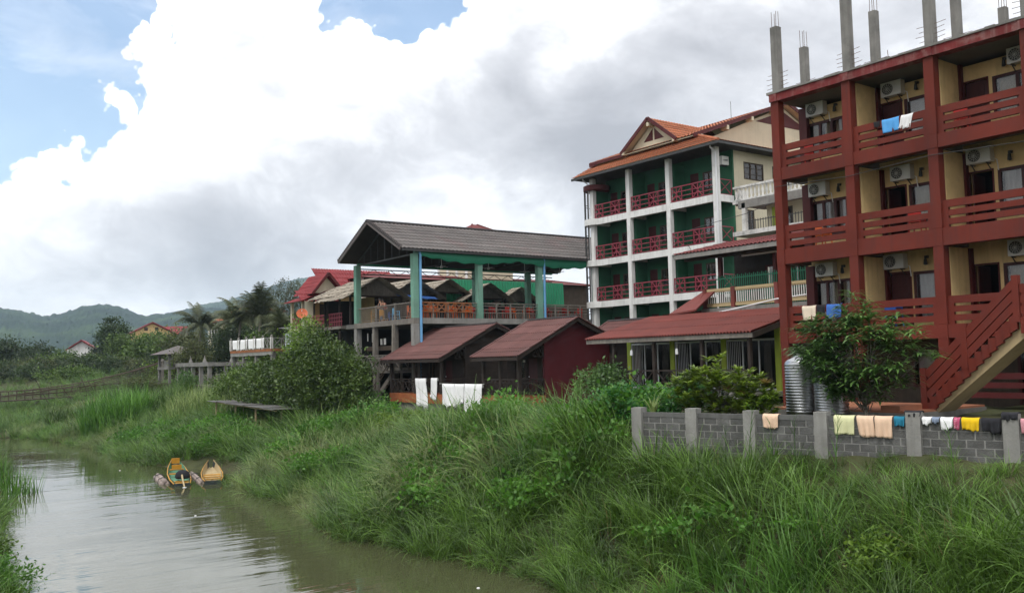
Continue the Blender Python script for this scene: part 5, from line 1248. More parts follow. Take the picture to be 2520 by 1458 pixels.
# ------------------------------------------------------------------ house with the red roof left of the pavilion
def red_roof_house():
    r = root('house', (34, 72, 4), 'house with steep dark red roofs and a railed veranda beside the pavilion', 'house')
    # steep gable facing the camera
    Y = 66.6
    def slab(p, q, s, t, name, mat):
        MB().poly([p, q, s, t]).poly([tuple(Vector(a) - Vector((0, 0, .09))) for a in (p, q, s, t)]).build(name, mat, r)
    gx, gz = 30.75, 13.2; ze = 11.75; wl, wr = 29.6, 32.0
    roof(r, (wl - .2, Y - .5, ze - .2), (wl - .2, Y + 3.2, ze - .2), (gx - wl + .2, 0, gz - ze + .2), .24, .025, 5, 'tin_red_bright', lap=.03)
    roof(r, (wr + .2, Y - .5, ze - .2), (wr + .2, Y + 3.2, ze - .2), (gx - wr - .2, 0, gz - ze + .2), .24, .025, 5, 'tin_red_bright', lap=.03)
    MB().prism([(wl, Y, ze - .1), (wr, Y, ze - .1), (gx, Y, gz - .25)], (0, .12, 0)).build('gable_wall', 'cream_wall', r)
    for x in (wl - .2, wr + .2): bar('barge_board', 'dark_red', r, (x, Y - .5, ze - .2), (gx, Y - .5, gz), .06, .2)
    # cross roof to the right and lower veranda roof
    roof(r, (30.8, Y + .6, 11.9), (38, Y + .6, 11.9), (0, 2.4, 2.0), .24, .025, 5, 'tin_red_bright', lap=.03)
    roof(r, (28.5, 66.2, 10.95), (28.5, 69.6, 10.95), (2.6, 0, 1.0), .24, .025, 4, 'tin_red_bright', lap=.03)
    roof(r, (28.5, 66.2, 10.95), (31.8, 66.2, 10.95), (0, 1.4, .9), .24, .025, 3, 'tin_red_bright', lap=.03)
    bp('veranda_floor', 'cream_wall', r, 28.9, 36, 66.9, 69.5, 8.6, 8.85)
    for y in (67.2, 69.3): bp('veranda_post', 'cream_wall', r, 28.95, 29.15, y - .1, y + .1, 8.85, 11.1)
    for x in (31.2, 33.2): bp('veranda_post', 'cream_wall', r, x - .1, x + .1, 66.95, 67.15, 8.85, 11.1)
    pierced(MB(), 'y', 68.2, 68.35, 30.4, 37, 8.85, 12.1, [(30.9, 31.8, 8.85, 10.9), (32.4, 33.6, 9.6, 10.8)]).build('front_wall', 'ochre_light', r); bp('door', 'wood_brown', r, 30.9, 31.8, 68.25, 68.3, 8.86, 10.9); window(r, 'y', 68.25, 32.4, 33.6, 9.6, 10.8, 2, 'wood_brown', .08, 'curtain', 1)
    bp('side_wall', 'cream_wall', r, 30.4, 30.55, 68.36, 70, 8.85, 11.4)
    lattice(MB(), 'x', 29.0, 67.3, 69.3, 8.95, 9.7, 6, .05, cross=False).build('railing', 'maroon_rail', r); lattice(MB(), 'y', 66.98, 29.2, 35.8, 8.95, 9.7, 22, .05, cross=False).build('railing', 'maroon_rail', r)
    for y in (67.2, 69.3): bp('stilt', 'concrete', r, 29.0, 29.25, y - .12, y + .12, 3, 8.6)
    bp('lower_wall', 'interior_mid', r, 31.5, 31.6, 67, 69.5, 3, 8.6)
red_roof_house()
def awning_deck():
    r = root('porch', (30.4, 64, 5), 'ragged shingle roofed porch with a pink rail joining the pavilion', 'porch')
    roof(r, (29.0, 60.9, 10.95), (29.0, 66.0, 10.95), (2.4, 0, 1.15), .2, .03, 5, 'thatch_shake', row='shingle_row', lap=.06, ragged=.1, seed=5)
    for y in (61.3, 63.6, 65.8): bp('post', 'wood_dark', r, 29.3, 29.42, y - .06, y + .06, 4, 11.0)
    bp('floor', 'wood_grey', r, 29.2, 32, 60.8, 66, 8.6, 8.8); b = MB()
    for h in (.35, .65, .95): b.bar((29.3, 60.8, 8.8 + h), (29.3, 66, 8.8 + h), .06)
    for k in range(18): b.bar((29.3, 60.9 + k * .29, 8.8), (29.3, 60.9 + k * .29, 9.75), .07, .03)
    b.build('railing', 'maroon_rail', r); bp('back_wall', 'ochre_light', r, 31.9, 32, 60.9, 66, 8.8, 11); bp('lower_wall', 'interior', r, 31, 31.1, 60.8, 66, 3, 8.6)
    b = MB()
    for k in range(4): b.bar((29.25, 61, 7.7 - k * .55), (29.25, 66, 7.6 - k * .55), .06)
    b.build('lower_rails', 'wood_grey', r)
    cl = wavy('clothes_line', 'cloth_denim', r, 'x', 29.6, 62.2, 64.6, 6.9, 7.5, .08, 6, 0, 4)
awning_deck()
# satellite dish
r = root('satellite_dish', (28.6, 66.4, 9.3), 'round orange satellite dish below the red roofed veranda', 'satellite dish')
b = MB().lathe((0, 0, 0), [(.01, 0), (.15, .015), (.3, .06), (.42, .12), (.43, .12), (.3, .045), (.01, -.03)], 24); rm = Matrix.Rotation(math.radians(62), 4, 'X') @ Matrix.Rotation(0, 4, 'Z')
RZ_ = Matrix.Rotation(math.radians(-28), 4, 'Z'); b.v = [tuple(Vector((28.6, 66.3, 9.95)) + RZ_ @ rm @ Vector(p)) for p in b.v]; b.build('reflector', 'dish_orange', r, True)
MB().tube([(28.8, 66.5, 8.7), (28.8, 66.5, 9.9), (28.65, 66.35, 9.95)], .035, 6).build('mast', 'pipe_white', r)
c0 = Vector((28.6, 66.3, 9.95)); f0 = RZ_ @ rm @ Vector((0, 0, .45)); MB().tube([c0 + RZ_ @ rm @ Vector((0, .38, .1)), c0 + f0], .012, 4).tube([c0 + f0 * .9, c0 + f0 * 1.1], .035, 6).build('feed_arm', 'pipe_white', r)
# roofs far behind the pavilion
def hip_house(label, c, w, d, z0, ze, zr, wall, tile):
    r = root('house', (c[0], c[1], z0), label, 'house'); x, y = c
    bp('wall', wall, r, x - w / 2, x + w / 2, y - d / 2, y + d / 2, z0, ze)
    A = [(x - w / 2 - .5, y - d / 2 - .5, ze), (x + w / 2 + .5, y - d / 2 - .5, ze), (x + w / 2 + .5, y + d / 2 + .5, ze), (x - w / 2 - .5, y + d / 2 + .5, ze)]; k = min(w, d) * .45
    R0, R1 = ((x - (w / 2 - k), y, zr), (x + (w / 2 - k), y, zr)) if w >= d else ((x, y - (d / 2 - k), zr), (x, y + (d / 2 - k), zr))
    m = MB()
    if w >= d: m.poly([A[0], A[1], R1, R0]).poly([A[2], A[3], R0, R1]).poly([A[1], A[2], R1]).poly([A[3], A[0], R0])
    else: m.poly([A[0], A[1], R0]).poly([A[1], A[2], R1, R0]).poly([A[2], A[3], R1]).poly([A[3], A[0], R0, R1])
    m.poly(A[::-1]); rf = m.build('roof', tile, r)
    for P_, Q in ((A[0], R0), (A[1], R1 if w >= d else R0)): MB().tube([P_, Q], .1, 5).build('hip_cap', tile, rf)
    for k2 in range(3): bp('window', 'interior', r, x - w / 2 - .02, x - w / 2 + .02, y - d / 2 + d * (.15 + .28 * k2), y - d / 2 + d * (.3 + .28 * k2), ze - 2.2, ze - .8)
    for k2 in range(4): bp('pilaster', 'white_paint', r, x - w / 2 - .08, x - w / 2, y - d / 2 + d * k2 / 3.2, y - d / 2 + d * k2 / 3.2 + .35, z0, ze)
    return r
hip_house('building behind the pavilion showing a hipped red tile roof above its ridge', (47.6, 70.5), 5, 5, 5, 17.2, 18.8, 'cream_wall', 'tile_red_dark')
hip_house('brown building with white pilasters seen through the pavilion', (46, 70), 24, 7, 4, 13.0, 13.8, 'wood_brown', 'tile_red_dark')
# ------------------------------------------------------------------ terrace with sheets, shed, pergola, hut
def rail_terrace():
    r = root('terrace', (30, 77, 4), 'rust edged terrace on concrete posts with a white railing above the bushes', 'terrace')
    x0, x1, y0, y1, z = 28.5, 33.0, 72.2, 82.0, 7.35
    bp('slab', 'concrete', r, x0 + .1, x1, y0 + .1, y1, z - .4, z - .05); bp('edge_beam', 'concrete_pale', r, x0 - .05, x0 + .1, y0, y1, z - .42, z - .12); bp('rust_edge', 'rust', r, x0 - .08, x0 + .1, y0, y1, z - .118, z + .1); bp('rust_edge', 'rust', r, x0 + .101, x1, y0 - .05, y0 + .1, z - .118, z + .1)
    for k in range(6): y = y0 + .1 + k * 1.94; bp('rail_post', 'white_dirty', r, x0 - .1, x0 + .1, y - .1, y + .1, z + .1, z + 1.05); MB().lathe((x0, y, z + 1.05), [(.05, 0), (.11, .05), (.11, .12), (.04, .2)], 8).build('post_cap', 'concrete', r)
    for x in (x0 + 2.2, x1 - .1): bp('rail_post', 'white_dirty', r, x - .1, x + .1, y0, y0 + .2, z + .1, z + 1.05)
    lattice(MB(), 'x', x0, y0 + .2, y1, z + .18, z + .98, 12, .05).build('railing', 'concrete_pale', r); lattice(MB(), 'y', y0 + .08, x0 + .1, x1, z + .18, z + .98, 6, .05).build('railing', 'concrete_pale', r)
    for y in (72.4, 76, 79, 81.8): bp('pier', 'concrete', r, x0, x0 + .3, y - .15, y + .15, 2.5, z - .4)
rail_terrace()
for k, (a, b) in enumerate(((73.9, 75.6), (75.9, 77.5), (77.8, 79.4), (79.8, 81.4))):
    cloth('white sheet on the terrace rail, %s in the row' % ('nearest the corner post', 'second from the corner post', 'third from the corner post', 'farthest from the corner post')[k], 'cloth_white', a, b, 8.36, .85, 'x', 28.5, 60 + k, 'white sheets along the terrace rail', 0, .06, 4, .03, .3, 'bedsheet', .12, 'bedsheet')
r = root('shed', (32, 74.5, 7.3), 'pale blue shed with a rusty lean-to roof beside the terrace', 'shed')
bp('wall', 'blue_white', r, 31.2, 34.0, 73.6, 76, 7.3, 8.85); roof(r, (30.6, 73.0, 8.95), (34.6, 73.0, 9.35), (0, 3.4, .35), .2, .025, 2, 'tin_grey', row='roof_sheet'); bp('fascia', 'rust', r, 30.7, 34.5, 73.05, 73.1, 8.86, 8.98); bp('door', 'concrete_pale', r, 31.6, 32.2, 73.55, 73.6, 7.4, 8.6); bp('corner_post', 'pipe_white', r, 33.6, 33.75, 73.4, 73.55, 7.3, 8.9)

def pergola():
    r = root('pergola', (30, 94, 4), 'unfinished grey concrete pergola with paired posts and pointed finials', 'pergola')
    for y in (89.6, 92.2, 94.8, 97.2, 99.6): bp('post', 'concrete', r, 28.85, 29.2, y - .17, y + .17, 3.0, 6.15)
    for x in (30.6, 32.0, 33.6): bp('post', 'concrete', r, x - .17, x + .17, 89.45, 89.8, 3.0, 6.15)
    bp('beam', 'concrete', r, 28.75, 29.3, 89.2, 100, 6.15, 6.55); bp('beam', 'concrete', r, 29.31, 34.2, 89.3, 89.9, 6.15, 6.52)
    for x, y in ((29, 91), (29, 95.5), (31.2, 89.6)): MB().lathe((x, y, 6.5), [(.22, 0), (.2, .15), (.09, .4), (.02, .75)], 6).build('finial', 'concrete', r)
    bp('floor', 'concrete', r, 28.6, 34, 89, 100.5, 3.0, 3.4)
    lattice(MB(), 'x', 28.8, 90, 99.5, 3.45, 4.3, 8, .06).build('railing', 'wood_grey', r)
pergola()
def grey_hut():
    r = root('hut', (30.5, 107, 3.5), 'grey hut on stilts with a low hipped roof beyond the pergola', 'hut')
    bp('floor', 'concrete', r, 29.2, 32.6, 104.2, 108.6, 5.9, 6.2)
    for x in (29.4, 32.4):
        for y in (104.4, 108.4): bp('post', 'concrete', r, x - .13, x + .13, y - .13, y + .13, 2.5, 7.9)
    bp('wall', 'wood_brown', r, 30.9, 32.4, 104.5, 108.4, 6.2, 7.8); A = [(28.5, 103.4, 7.6), (33.2, 103.4, 7.6), (33.2, 109.2, 7.6), (28.5, 109.2, 7.6)]; p = (30.9, 106.3, 8.6)
    m = MB(); [m.poly([A[i], A[(i + 1) % 4], p]) for i in range(4)]; m.poly(A[::-1]); m.build('roof', 'tile_grey', r)
    bp('parapet', 'concrete', r, 29.2, 29.35, 104.2, 106.0, 6.2, 6.9); lattice(MB(), 'x', 28.6, 101, 110, 3.6, 4.4, 8, .07).build('railing', 'wood_brown', r); bp('walkway', 'wood_grey', r, 28.4, 29.6, 98, 112, 3.35, 3.5)
grey_hut()

# ------------------------------------------------------------------ rope and bamboo footbridge
def footbridge():
    r = root('footbridge', (20, 118, 1), 'sagging rope and bamboo footbridge over the river bend', 'footbridge')
    A, B = Vector((-4, 119, 3.3)), Vector((33, 115, 3.9)); n = 46; pts = [A.lerp(B, i / n) - Vector((0, 0, 1.0 * math.sin(math.pi * i / n) * .75)) for i in range(n + 1)]
    w = Vector((.1, .95, 0)).normalized() * .7
    for i in range(n): m = (pts[i] + pts[i + 1]) / 2; bar('plank', 'wood_brown', r, m - w, m + w, (pts[1] - pts[0]).length * .82, .06)
    for s in (-1, 1):
        MB().tube([p + w * s + Vector((0, 0, -.05)) for p in pts], .07, 5).build('deck_cable', 'wood_brown', r)
        hand = [p + w * s + Vector((0, 0, 1.0 + 2.4 * (abs(i / n - .5) * 2) ** 2)) for i, p in enumerate(pts)]; MB().tube(hand, .045, 4).build('main_cable', 'wood_brown', r)
        b = MB()
        for i in range(0, n + 1): b.tube([pts[i] + w * s, hand[i]], .016, 3)
        b.build('hanger', 'wood_brown', r)
        b = MB()
        for i in range(n + 1): b.tube([pts[i] + w * s, pts[i] + w * s + Vector((0, 0, 1.0))], .03, 4)
        b.tube([p + w * s + Vector((0, 0, 1.0)) for p in pts], .03, 4).tube([p + w * s + Vector((0, 0, .5)) for p in pts], .022, 4).build('side_rail', 'wood_brown', r)
    b = MB(); rr = random.Random(6)                 # slack guy ropes and bamboo props fanning from the tower
    for k in range(9): b.tube([Vector((31.4, 115.2, 6.9 - k * .25)), Vector((24 - k * .5, 115.6 + rr.uniform(-.6, .6), 4.6 - .18 * k)), Vector((15 - k * 1.1, 117 + rr.uniform(-.5, .5), 3.3 - .05 * k))], .028, 4)
    b.build('guy_ropes', 'wood_brown', r)
    for k in range(10): x = 19 + k * 1.15; bar('bamboo_prop', 'wood_brown', r, (x + rr.uniform(-.8, .8), 114.6, 1.4), (x + rr.uniform(-2.4, 2.4), 115.8, 4.4 + rr.uniform(-.4, .9)), .06)
    for c, h in ((Vector((31.5, 115.2, 2)), 5.2),):
        for s in (-1, 1): bar('tower_post', 'wood_grey', r, c + w * s * 1.3, c + w * s * 1.2 + Vector((0, 0, h)), .22)
        bar('tower_beam', 'wood_grey', r, c - w * 1.7 + Vector((0, 0, h - .2)), c + w * 1.7 + Vector((0, 0, h - .2)), .2)
    bar('brace_pole', 'wood_grey', r, (13.0, 112.0, -.3), (18.4, 117.2, 2.6), .16)
footbridge()
def gatehouse():
    c = at(98, 918, 150); r = root('bridge_shelter', (c.x, c.y, 2), 'small thatched gate shelter with pale posts beyond the footbridge', 'shelter')
    for s in (-1.2, 1.2): bp('post', 'concrete_pale', r, c.x + s - .12, c.x + s + .12, c.y - .12, c.y + .12, 1.5, c.z + .2)
    for s in (-1, 1): bar('roof', 'thatch_shake', r, (c.x, c.y, c.z + 1.0), (c.x + s * 4.2, c.y, c.z - 1.6), 1.6, .18)
gatehouse()
# ------------------------------------------------------------------ far houses among the trees
def gable_house(label, c, w, d, h, rise, wall, tile, rot=0.0, storeys=1, balcony=False):
    r = root('house', (0, 0, 0), label, 'house')
    pierced(MB(), 'y', -d / 2, -d / 2 + .2, -w / 2, w / 2, -1.5, h, [(-w * .34, -w * .16, h * .3, h * .72), (w * .10, w * .34, h * .3, h * .72)]).build('front_wall', wall, r)
    bp('body', wall, r, -w / 2, w / 2, -d / 2 + .21, d / 2, -1.5, h)
    for a, b in ((-.34, -.16), (.10, .34)): bp('window', 'interior', r, w * a, w * b, -d / 2 + .1, -d / 2 + .205, h * .3, h * .72)
    MB().prism([(-w / 2, -d / 2, h), (w / 2, -d / 2, h), (0, -d / 2, h + rise)], (0, d, 0)).build('gable', wall, r)
    for s in (-1, 1): MB().prism([(s * (w / 2 + .6), -d / 2 - .6, h - rise * 1.2 / w + .12), (0, -d / 2 - .6, h + rise + .12), (0, -d / 2 - .6, h + rise + .32), (s * (w / 2 + .6), -d / 2 - .6, h - rise * 1.2 / w + .32)], (0, d + 1.2, 0)).build('roof', tile, r)
    if storeys > 1: 
        for a in (-.2, .03): bp('gable_window', 'wood_brown', r, w * a + .2, w * a + .9, -d / 2 - .04, -d / 2, h + rise * .35, h + rise * .65)
    if balcony:
        bp('balcony', 'white_paint', r, -w / 2 - .5, w / 2 + .3, -d / 2 - 1.4, -d / 2, h * .2, h * .27); lattice(MB(), 'y', -d / 2 - 1.35, -w / 2 - .4, w / 2 + .2, h * .27, h * .27 + .8, 5, .09, cross=False).build('railing', 'white_paint', r)
        for s in (-1, 0, 1): bp('post', 'white_paint', r, s * w * .48 - .12, s * w * .48 + .12, -d / 2 - 1.4, -d / 2 - 1.15, -2, h)
    r.location = c; r.rotation_euler.z = rot
    return r
c = at(205, 893, 172); gable_house('white two storey house with a red gable and balcony among far trees', (c.x, c.y, c.z), 4.4, 6, 2.5, 1.5, 'white_paint', 'tin_red_bright', -.3, 1, True)
c = at(272, 886, 176); gable_house('plain white cottage with one dark window among far trees', (c.x, c.y, c.z), 3.2, 4, 1.3, .35, 'white_paint', 'tin_pale', -.25)
c = at(315, 884, 178); gable_house('low white shed with a brown tin roof beside far trees', (c.x, c.y, c.z), 3.4, 3, .9, .35, 'white_paint', 'thatch_shake', -.25)
c = at(367, 862, 195); gable_house('cream house with a wide red gable above the far trees', (c.x, c.y, c.z), 9.0, 12, 3.2, 2.3, 'ochre_light', 'tin_red_bright', -.15, 2)
c = at(408, 850, 205); gable_house('red roofed wing beside the cream house above the far trees', (c.x, c.y, c.z), 6, 8, 2.5, 1.5, 'ochre_light', 'tin_red_bright', 1.3)
for px, py, k, lb in ((560, 800, 160, 'house with an orange roof glimpsed behind the first pair of palms'), (606, 782, 150, 'house with an orange roof between two palm crowns'), (648, 775, 150, 'house with an orange roof beside the grey leaved tree')):
    c = at(px, py, k); hip_house(lb, (c.x, c.y), 5, 5, 6, c.z + .4, c.z + 2.0, 'cream_wall', 'tile_orange')

# ------------------------------------------------------------------ boats at the landing
def boat(label, base, rot, L, W, hull, inside, tilt, cushions):
    r = root('boat', (0, 0, 0), label, 'boat', 'wooden boats at the landing'); n = 18
    def st(t):                                   # half width, keel height, gunwale height along the boat, t = 0 stern .. 1 bow
        w = W / 2 * float(np.interp(t, [0, .2, .5, .75, .9, 1], [.72, .95, 1.0, .8, .5, .28])); rise = max(0, t - .55) ** 1.7
        return w, -.1 + .5 * rise + .05 * (1 - t) ** 3, .26 + 1.0 * rise + .05 * (1 - t) ** 2
    v = []; f = []
    for i in range(n + 1):
        t = i / n; w, k, g = st(t); x = -L / 2 + L * t; v += [(x, -w, g), (x, -w * .78, k + .06), (x, 0, k), (x, w * .78, k + .06), (x, w, g)]
    for i in range(n):
        for j in range(4): f.append((i * 5 + j, i * 5 + j + 1, (i + 1) * 5 + j + 1, (i + 1) * 5 + j))
    f.append((4, 3, 2, 1, 0)); b = MB(); b.v = v; b.f = f; o = b.build('hull', hull, r, False); md = o.modifiers.new('planks', 'SOLIDIFY'); md.thickness = .035
    v2 = [(a, bb * .93, c + (.035 if abs(bb) < .9 * W / 2 else -.02)) for a, bb, c in v]; b = MB(); b.v = [(a, bb * .97, c + .05) for a, bb, c in v2]; b.f = f[:-1]; b.build('lining', inside, r)
    for s in (-1, 1): MB().tube([(-L / 2 + L * i / n, s * st(i / n)[0], st(i / n)[2]) for i in range(n + 1)], .035, 5).build('gunwale', 'boat_yellow', r)
    for t, m in cushions:
        w, k, g = st(t); x = -L / 2 + L * t; bp('thwart', m, r, x - .09, x + .09, -w * .92, w * .92, g - .10, g - .05)
    MB().box(-L / 2 - .03, -L / 2 + .03, -st(0)[0], st(0)[0], -.08, .30).build('transom', 'boat_hull', r)
    r.location = base; r.rotation_euler = (0, tilt, rot)
    return r
bo = boat('green and yellow wooden boat with log floats and a bench, bow on the bank', (15.0, 51.6, .03), math.radians(77), 6.8, 1.1, 'boat_hull', 'boat_green', -.06, [(.08, 'boat_yellow'), (.16, 'boat_yellow'), (.55, 'yellow_wood'), (.72, 'yellow_wood')])
WL[bo.name] = Vector((0, 0, 0))
bp('backrest', 'yellow_wood', bo, 1.35, 1.42, -.26, .26, .30, .52); bp('backrest', 'yellow_wood', bo, 2.5, 2.56, -.22, .22, .42, .72); bp('bow_board', 'yellow_wood', bo, 2.75, 3.1, -.16, .16, .55, .6)
boat('plain yellow wooden boat with slatted thwarts, drawn up beside the log float', (16.45, 50.4, .03), math.radians(73), 5.6, 1.1, 'boat_hull', 'boat_tan', -.05, [(.07, 'boat_yellow'), (.2, 'boat_yellow'), (.33, 'boat_yellow'), (.46, 'boat_yellow')])
def log_float(label, p, q, rad):
    r = root('log_float', p, label, 'log float'); p = Vector(p); q = Vector(q); d = (q - p); s = Vector((-d.y, d.x, 0)).normalized() * rad
    for k, o in enumerate((s * -1, s, Vector((0, 0, rad * .9)))): MB().tube([p + o, p.lerp(q, .5) + o + Vector((0, 0, .02)), q + o], [rad * .9, rad, rad * .8], 8).build('log', 'log', r, True)
    for t in (.25, .7): m = p.lerp(q, t); MB().tube([m - s * 2.1, m - s * 1.6 + Vector((0, 0, rad * 1.6)), m + Vector((0, 0, rad * 2.05)), m + s * 1.6 + Vector((0, 0, rad * 1.6)), m + s * 2.1], .025, 4).build('lashing', 'steel_dark', r)
log_float('bundle of grey logs floating on the open water side of the green boat', (13.75, 49.6, .0), (14.35, 53.2, .02), .13)
log_float('bundle of grey logs between the two boats', (15.35, 48.6, .0), (16.2, 53.2, .02), .09)
r = root('outboard_motor', (14.45, 48.9, .3), 'outboard motor under a black cover on the stern of the green boat', 'outboard motor')
MB().lathe((14.62, 49.5, .24), [(.34, 0), (.40, .1), (.34, .3), (.2, .42), (.02, .45)], 12).build('cover', 'cloth_black', r, True); MB().tube([(14.5, 49.2, .45), (14.25, 48.2, .3), (14.15, 47.6, .04)], [.05, .045, .04], 6).build('shaft', 'boat_tan', r); MB().lathe((14.14, 47.55, -.01), [(.005, 0), (.1, .01), (.1, .03), (.005, .05)], 8).build('propeller_guard', 'pipe_white', r)
for i, (x, y) in enumerate(((11.8, 38.2), (13.8, 20.6), (13.6, 58.5))):
    b = MB().lathe((x, y, -.01), [(.01, 0), (.035, .0), (.05, .015), (.03, .035), (.01, .04)], 8); o = b.build('litter', 'cloth_white', None, True); tag(o, ('white scrap floating in midstream off the bank', 'white scrap floating near the foreground bank', 'white scrap drifting upstream of the boats')[i], 'litter')

# ------------------------------------------------------------------ lean-to on the bank
def lean_to():
    r = root('lean_to', (22, 60, 1), 'lean-to of thin grey tin sheets on bamboo poles in the grass', 'lean-to')
    for k in range(7):
        y = 53.6 + k * 1.75; z = 3.36 + .04 * k + (.02 if k % 2 else 0)
        roof(r, (21.2 + .06 * (k % 3), y, z), (21.2 + .06 * (k % 3), y + 1.85, z + .04), (2.0, 0, -.03), .15, .018, 1, 'tin_grey', row='tin_sheet', lap=.0)
    for x, y, h in ((21.5, 65.0, 3.55), (21.7, 61.6, 3.45), (23.0, 64.5, 3.5), (23.1, 60.5, 3.4), (22.9, 56.5, 3.3), (21.6, 57.6, 3.3)): bar('pole', 'bamboo', r, (x, y, .4), (x + .03, y, h), .09)
    bar('purlin', 'bamboo', r, (21.5, 53.8, 3.28), (21.5, 65.6, 3.57), .07); bar('purlin', 'bamboo', r, (23.0, 53.8, 3.25), (23.0, 65.6, 3.54), .07)
    bar('board', 'wood_grey', r, (22.6, 62.4, .9), (22.6, 62.5, 3.2), .3, .05)
    for k in range(4): bar('bench_slat', 'bamboo', r, (21.3, 59.8 + k * .25, 1.35 - k * .07), (22.3, 59.9 + k * .25, 1.35 - k * .07), .09, .03)
    for p, q in (((21.0, 60.5, .5), (21.6, 62.5, 1.9)), ((21.0, 62, .6), (21.5, 60.2, 1.7))): bar('prop', 'bamboo', r, p, q, .07)
lean_to()
# ------------------------------------------------------------------ grass on the banks
def scatter_grass():
    rd = np.random.default_rng(11)
    tall = [clump_mesh('grass_tussock', 20 + i, 40, 1.6 + .35 * (i % 3), .30, .034, 'leaf_grass', (.8, 2.1), seg=7) for i in range(6)]
    pale = [clump_mesh('grass_tussock', 40 + i, 40, 1.65 + .25 * (i % 2), .30, .032, 'leaf_grass_pale', (.9, 2.2), seg=7) for i in range(4)]
    wide = [clump_mesh('grass_tussock', 60 + i, 20, 2.0, .22, .052, 'leaf_reed', (.4, 1.5), seg=6) for i in range(4)]
    dry = [clump_mesh('grass_tussock', 80 + i, 14, 1.3, .3, .026, 'leaf_straw', (.2, 1.3), seg=5) for i in range(3)]
    def band(x0, x1, y0, y1, dens, keep=None):
        n = int((x1 - x0) * (y1 - y0) * dens); x = x0 + (x1 - x0) * rd.random(n); y = y0 + (y1 - y0) * rd.random(n); return x, y
    def noise(x, y, s, o): return _hash(x * s + o, y * s + o * 1.7) + .5 * _hash(x * s * 2.3 + 3 + o, y * s * 2.1)
    X = []; Y = []
    for a in ((13.2, 22.4, 4, 23.5, 8.0), (13, 21.5, 23.5, 32, 6.5), (13, 28.0, 32, 53, 4.8), (13.5, 27.5, 53, 72, 3.8), (13, 28, 72, 100, 3.0), (-14, 34, 95, 124, 1.6), (-30, 40, 124, 160, .35), (-3, 9.5, 24, 88, 2.4)):
        x, y = band(*a); X.append(x); Y.append(y)
    x = np.concatenate(X); y = np.concatenate(Y); z = height(x, y); s = np.maximum(x - shore_r(y), shore_l(y) - x)
    s = np.where(y > 94, 1.0, s)
    ok = (z > -.28) & (s > -.45); z = np.maximum(z, -.02)
    wx = np.interp(y, [10.49, 20.1], [21.94, 19.37])                        # keep off the block wall and what lies behind it
    ok &= ~((y < 20.8) & (x > wx - .28))
    ok &= ~((y >= 20.8) & (y < 24.5) & (x > 20.5)) & ~((y >= 24.5) & (y < 37) & (x > 24.5)) & ~((y >= 37) & (y < 52) & (x > 26.9))
    ok &= ~((y > 46.5) & (y < 58) & (x - shore_r(y) < 1.0) )          # boats' landing
    x, y, z, s = x[ok], y[ok], z[ok], s[ok]
    k = noise(x, y, .35, 2.0); pal = (k > .55) & (y > 22); wd = (noise(x, y, .5, 7.0) > .62) & ~pal
    grp = np.where(pal, 1, np.where(wd, 2, 0)); grp = np.where(rd.random(len(x)) < .045, 3, grp)
    near = np.clip((y - 4) / 60, 0, 1)
    sc = (.75 + .5 * rd.random(len(x))) * np.clip(.66 + s * .13, .6, 1.08) * (1 + .18 * noise(x, y, .22, 4))
    sc = np.where((y < 24), sc * 1.05, sc)
    sc *= np.where(y < 21.5, np.clip(.10 + np.clip((y - 13) / 7, 0, 1) * .62 + (wx[ok] - x) * .30, .34, 1), 1) * np.where((y > 36) & (y < 52), np.clip(.18 + (27.4 - x) * .17, .18, 1), 1)
    sc *= np.where((y >= 21.5) & (y < 37), np.clip(.22 + (25.0 - x) * .155, .22, 1), 1)
    tl = rd.normal(size=(len(x), 2)) * .16; rot = rd.random(len(x)) * 6.283
    # tussocks on the steep bank lean out over the water
    tl[:, 1] += np.where((x > 12), -.22, .22) * np.where(s < 1.2, 1.7, 1)
    P = np.stack([x, y, z - .05], 1); rot2 = np.where(rd.random(len(x)) < .5, rot * .15, rot)
    for g, nm, lb, src in ((0, 'grass', 'long green arching grass over the river bank', tall), (1, 'pale_grass', 'paler feathery grass in drifts on the bank', pale), (2, 'cane_grass', 'broad bladed cane grass among the bank grass', wide), (3, 'dry_grass', 'straw coloured dead stalks among the bank grass', dry)):
        m = grp == g; scatter(nm, lb, P[m], rot2[m], sc[m], tl[m], src)
scatter_grass()
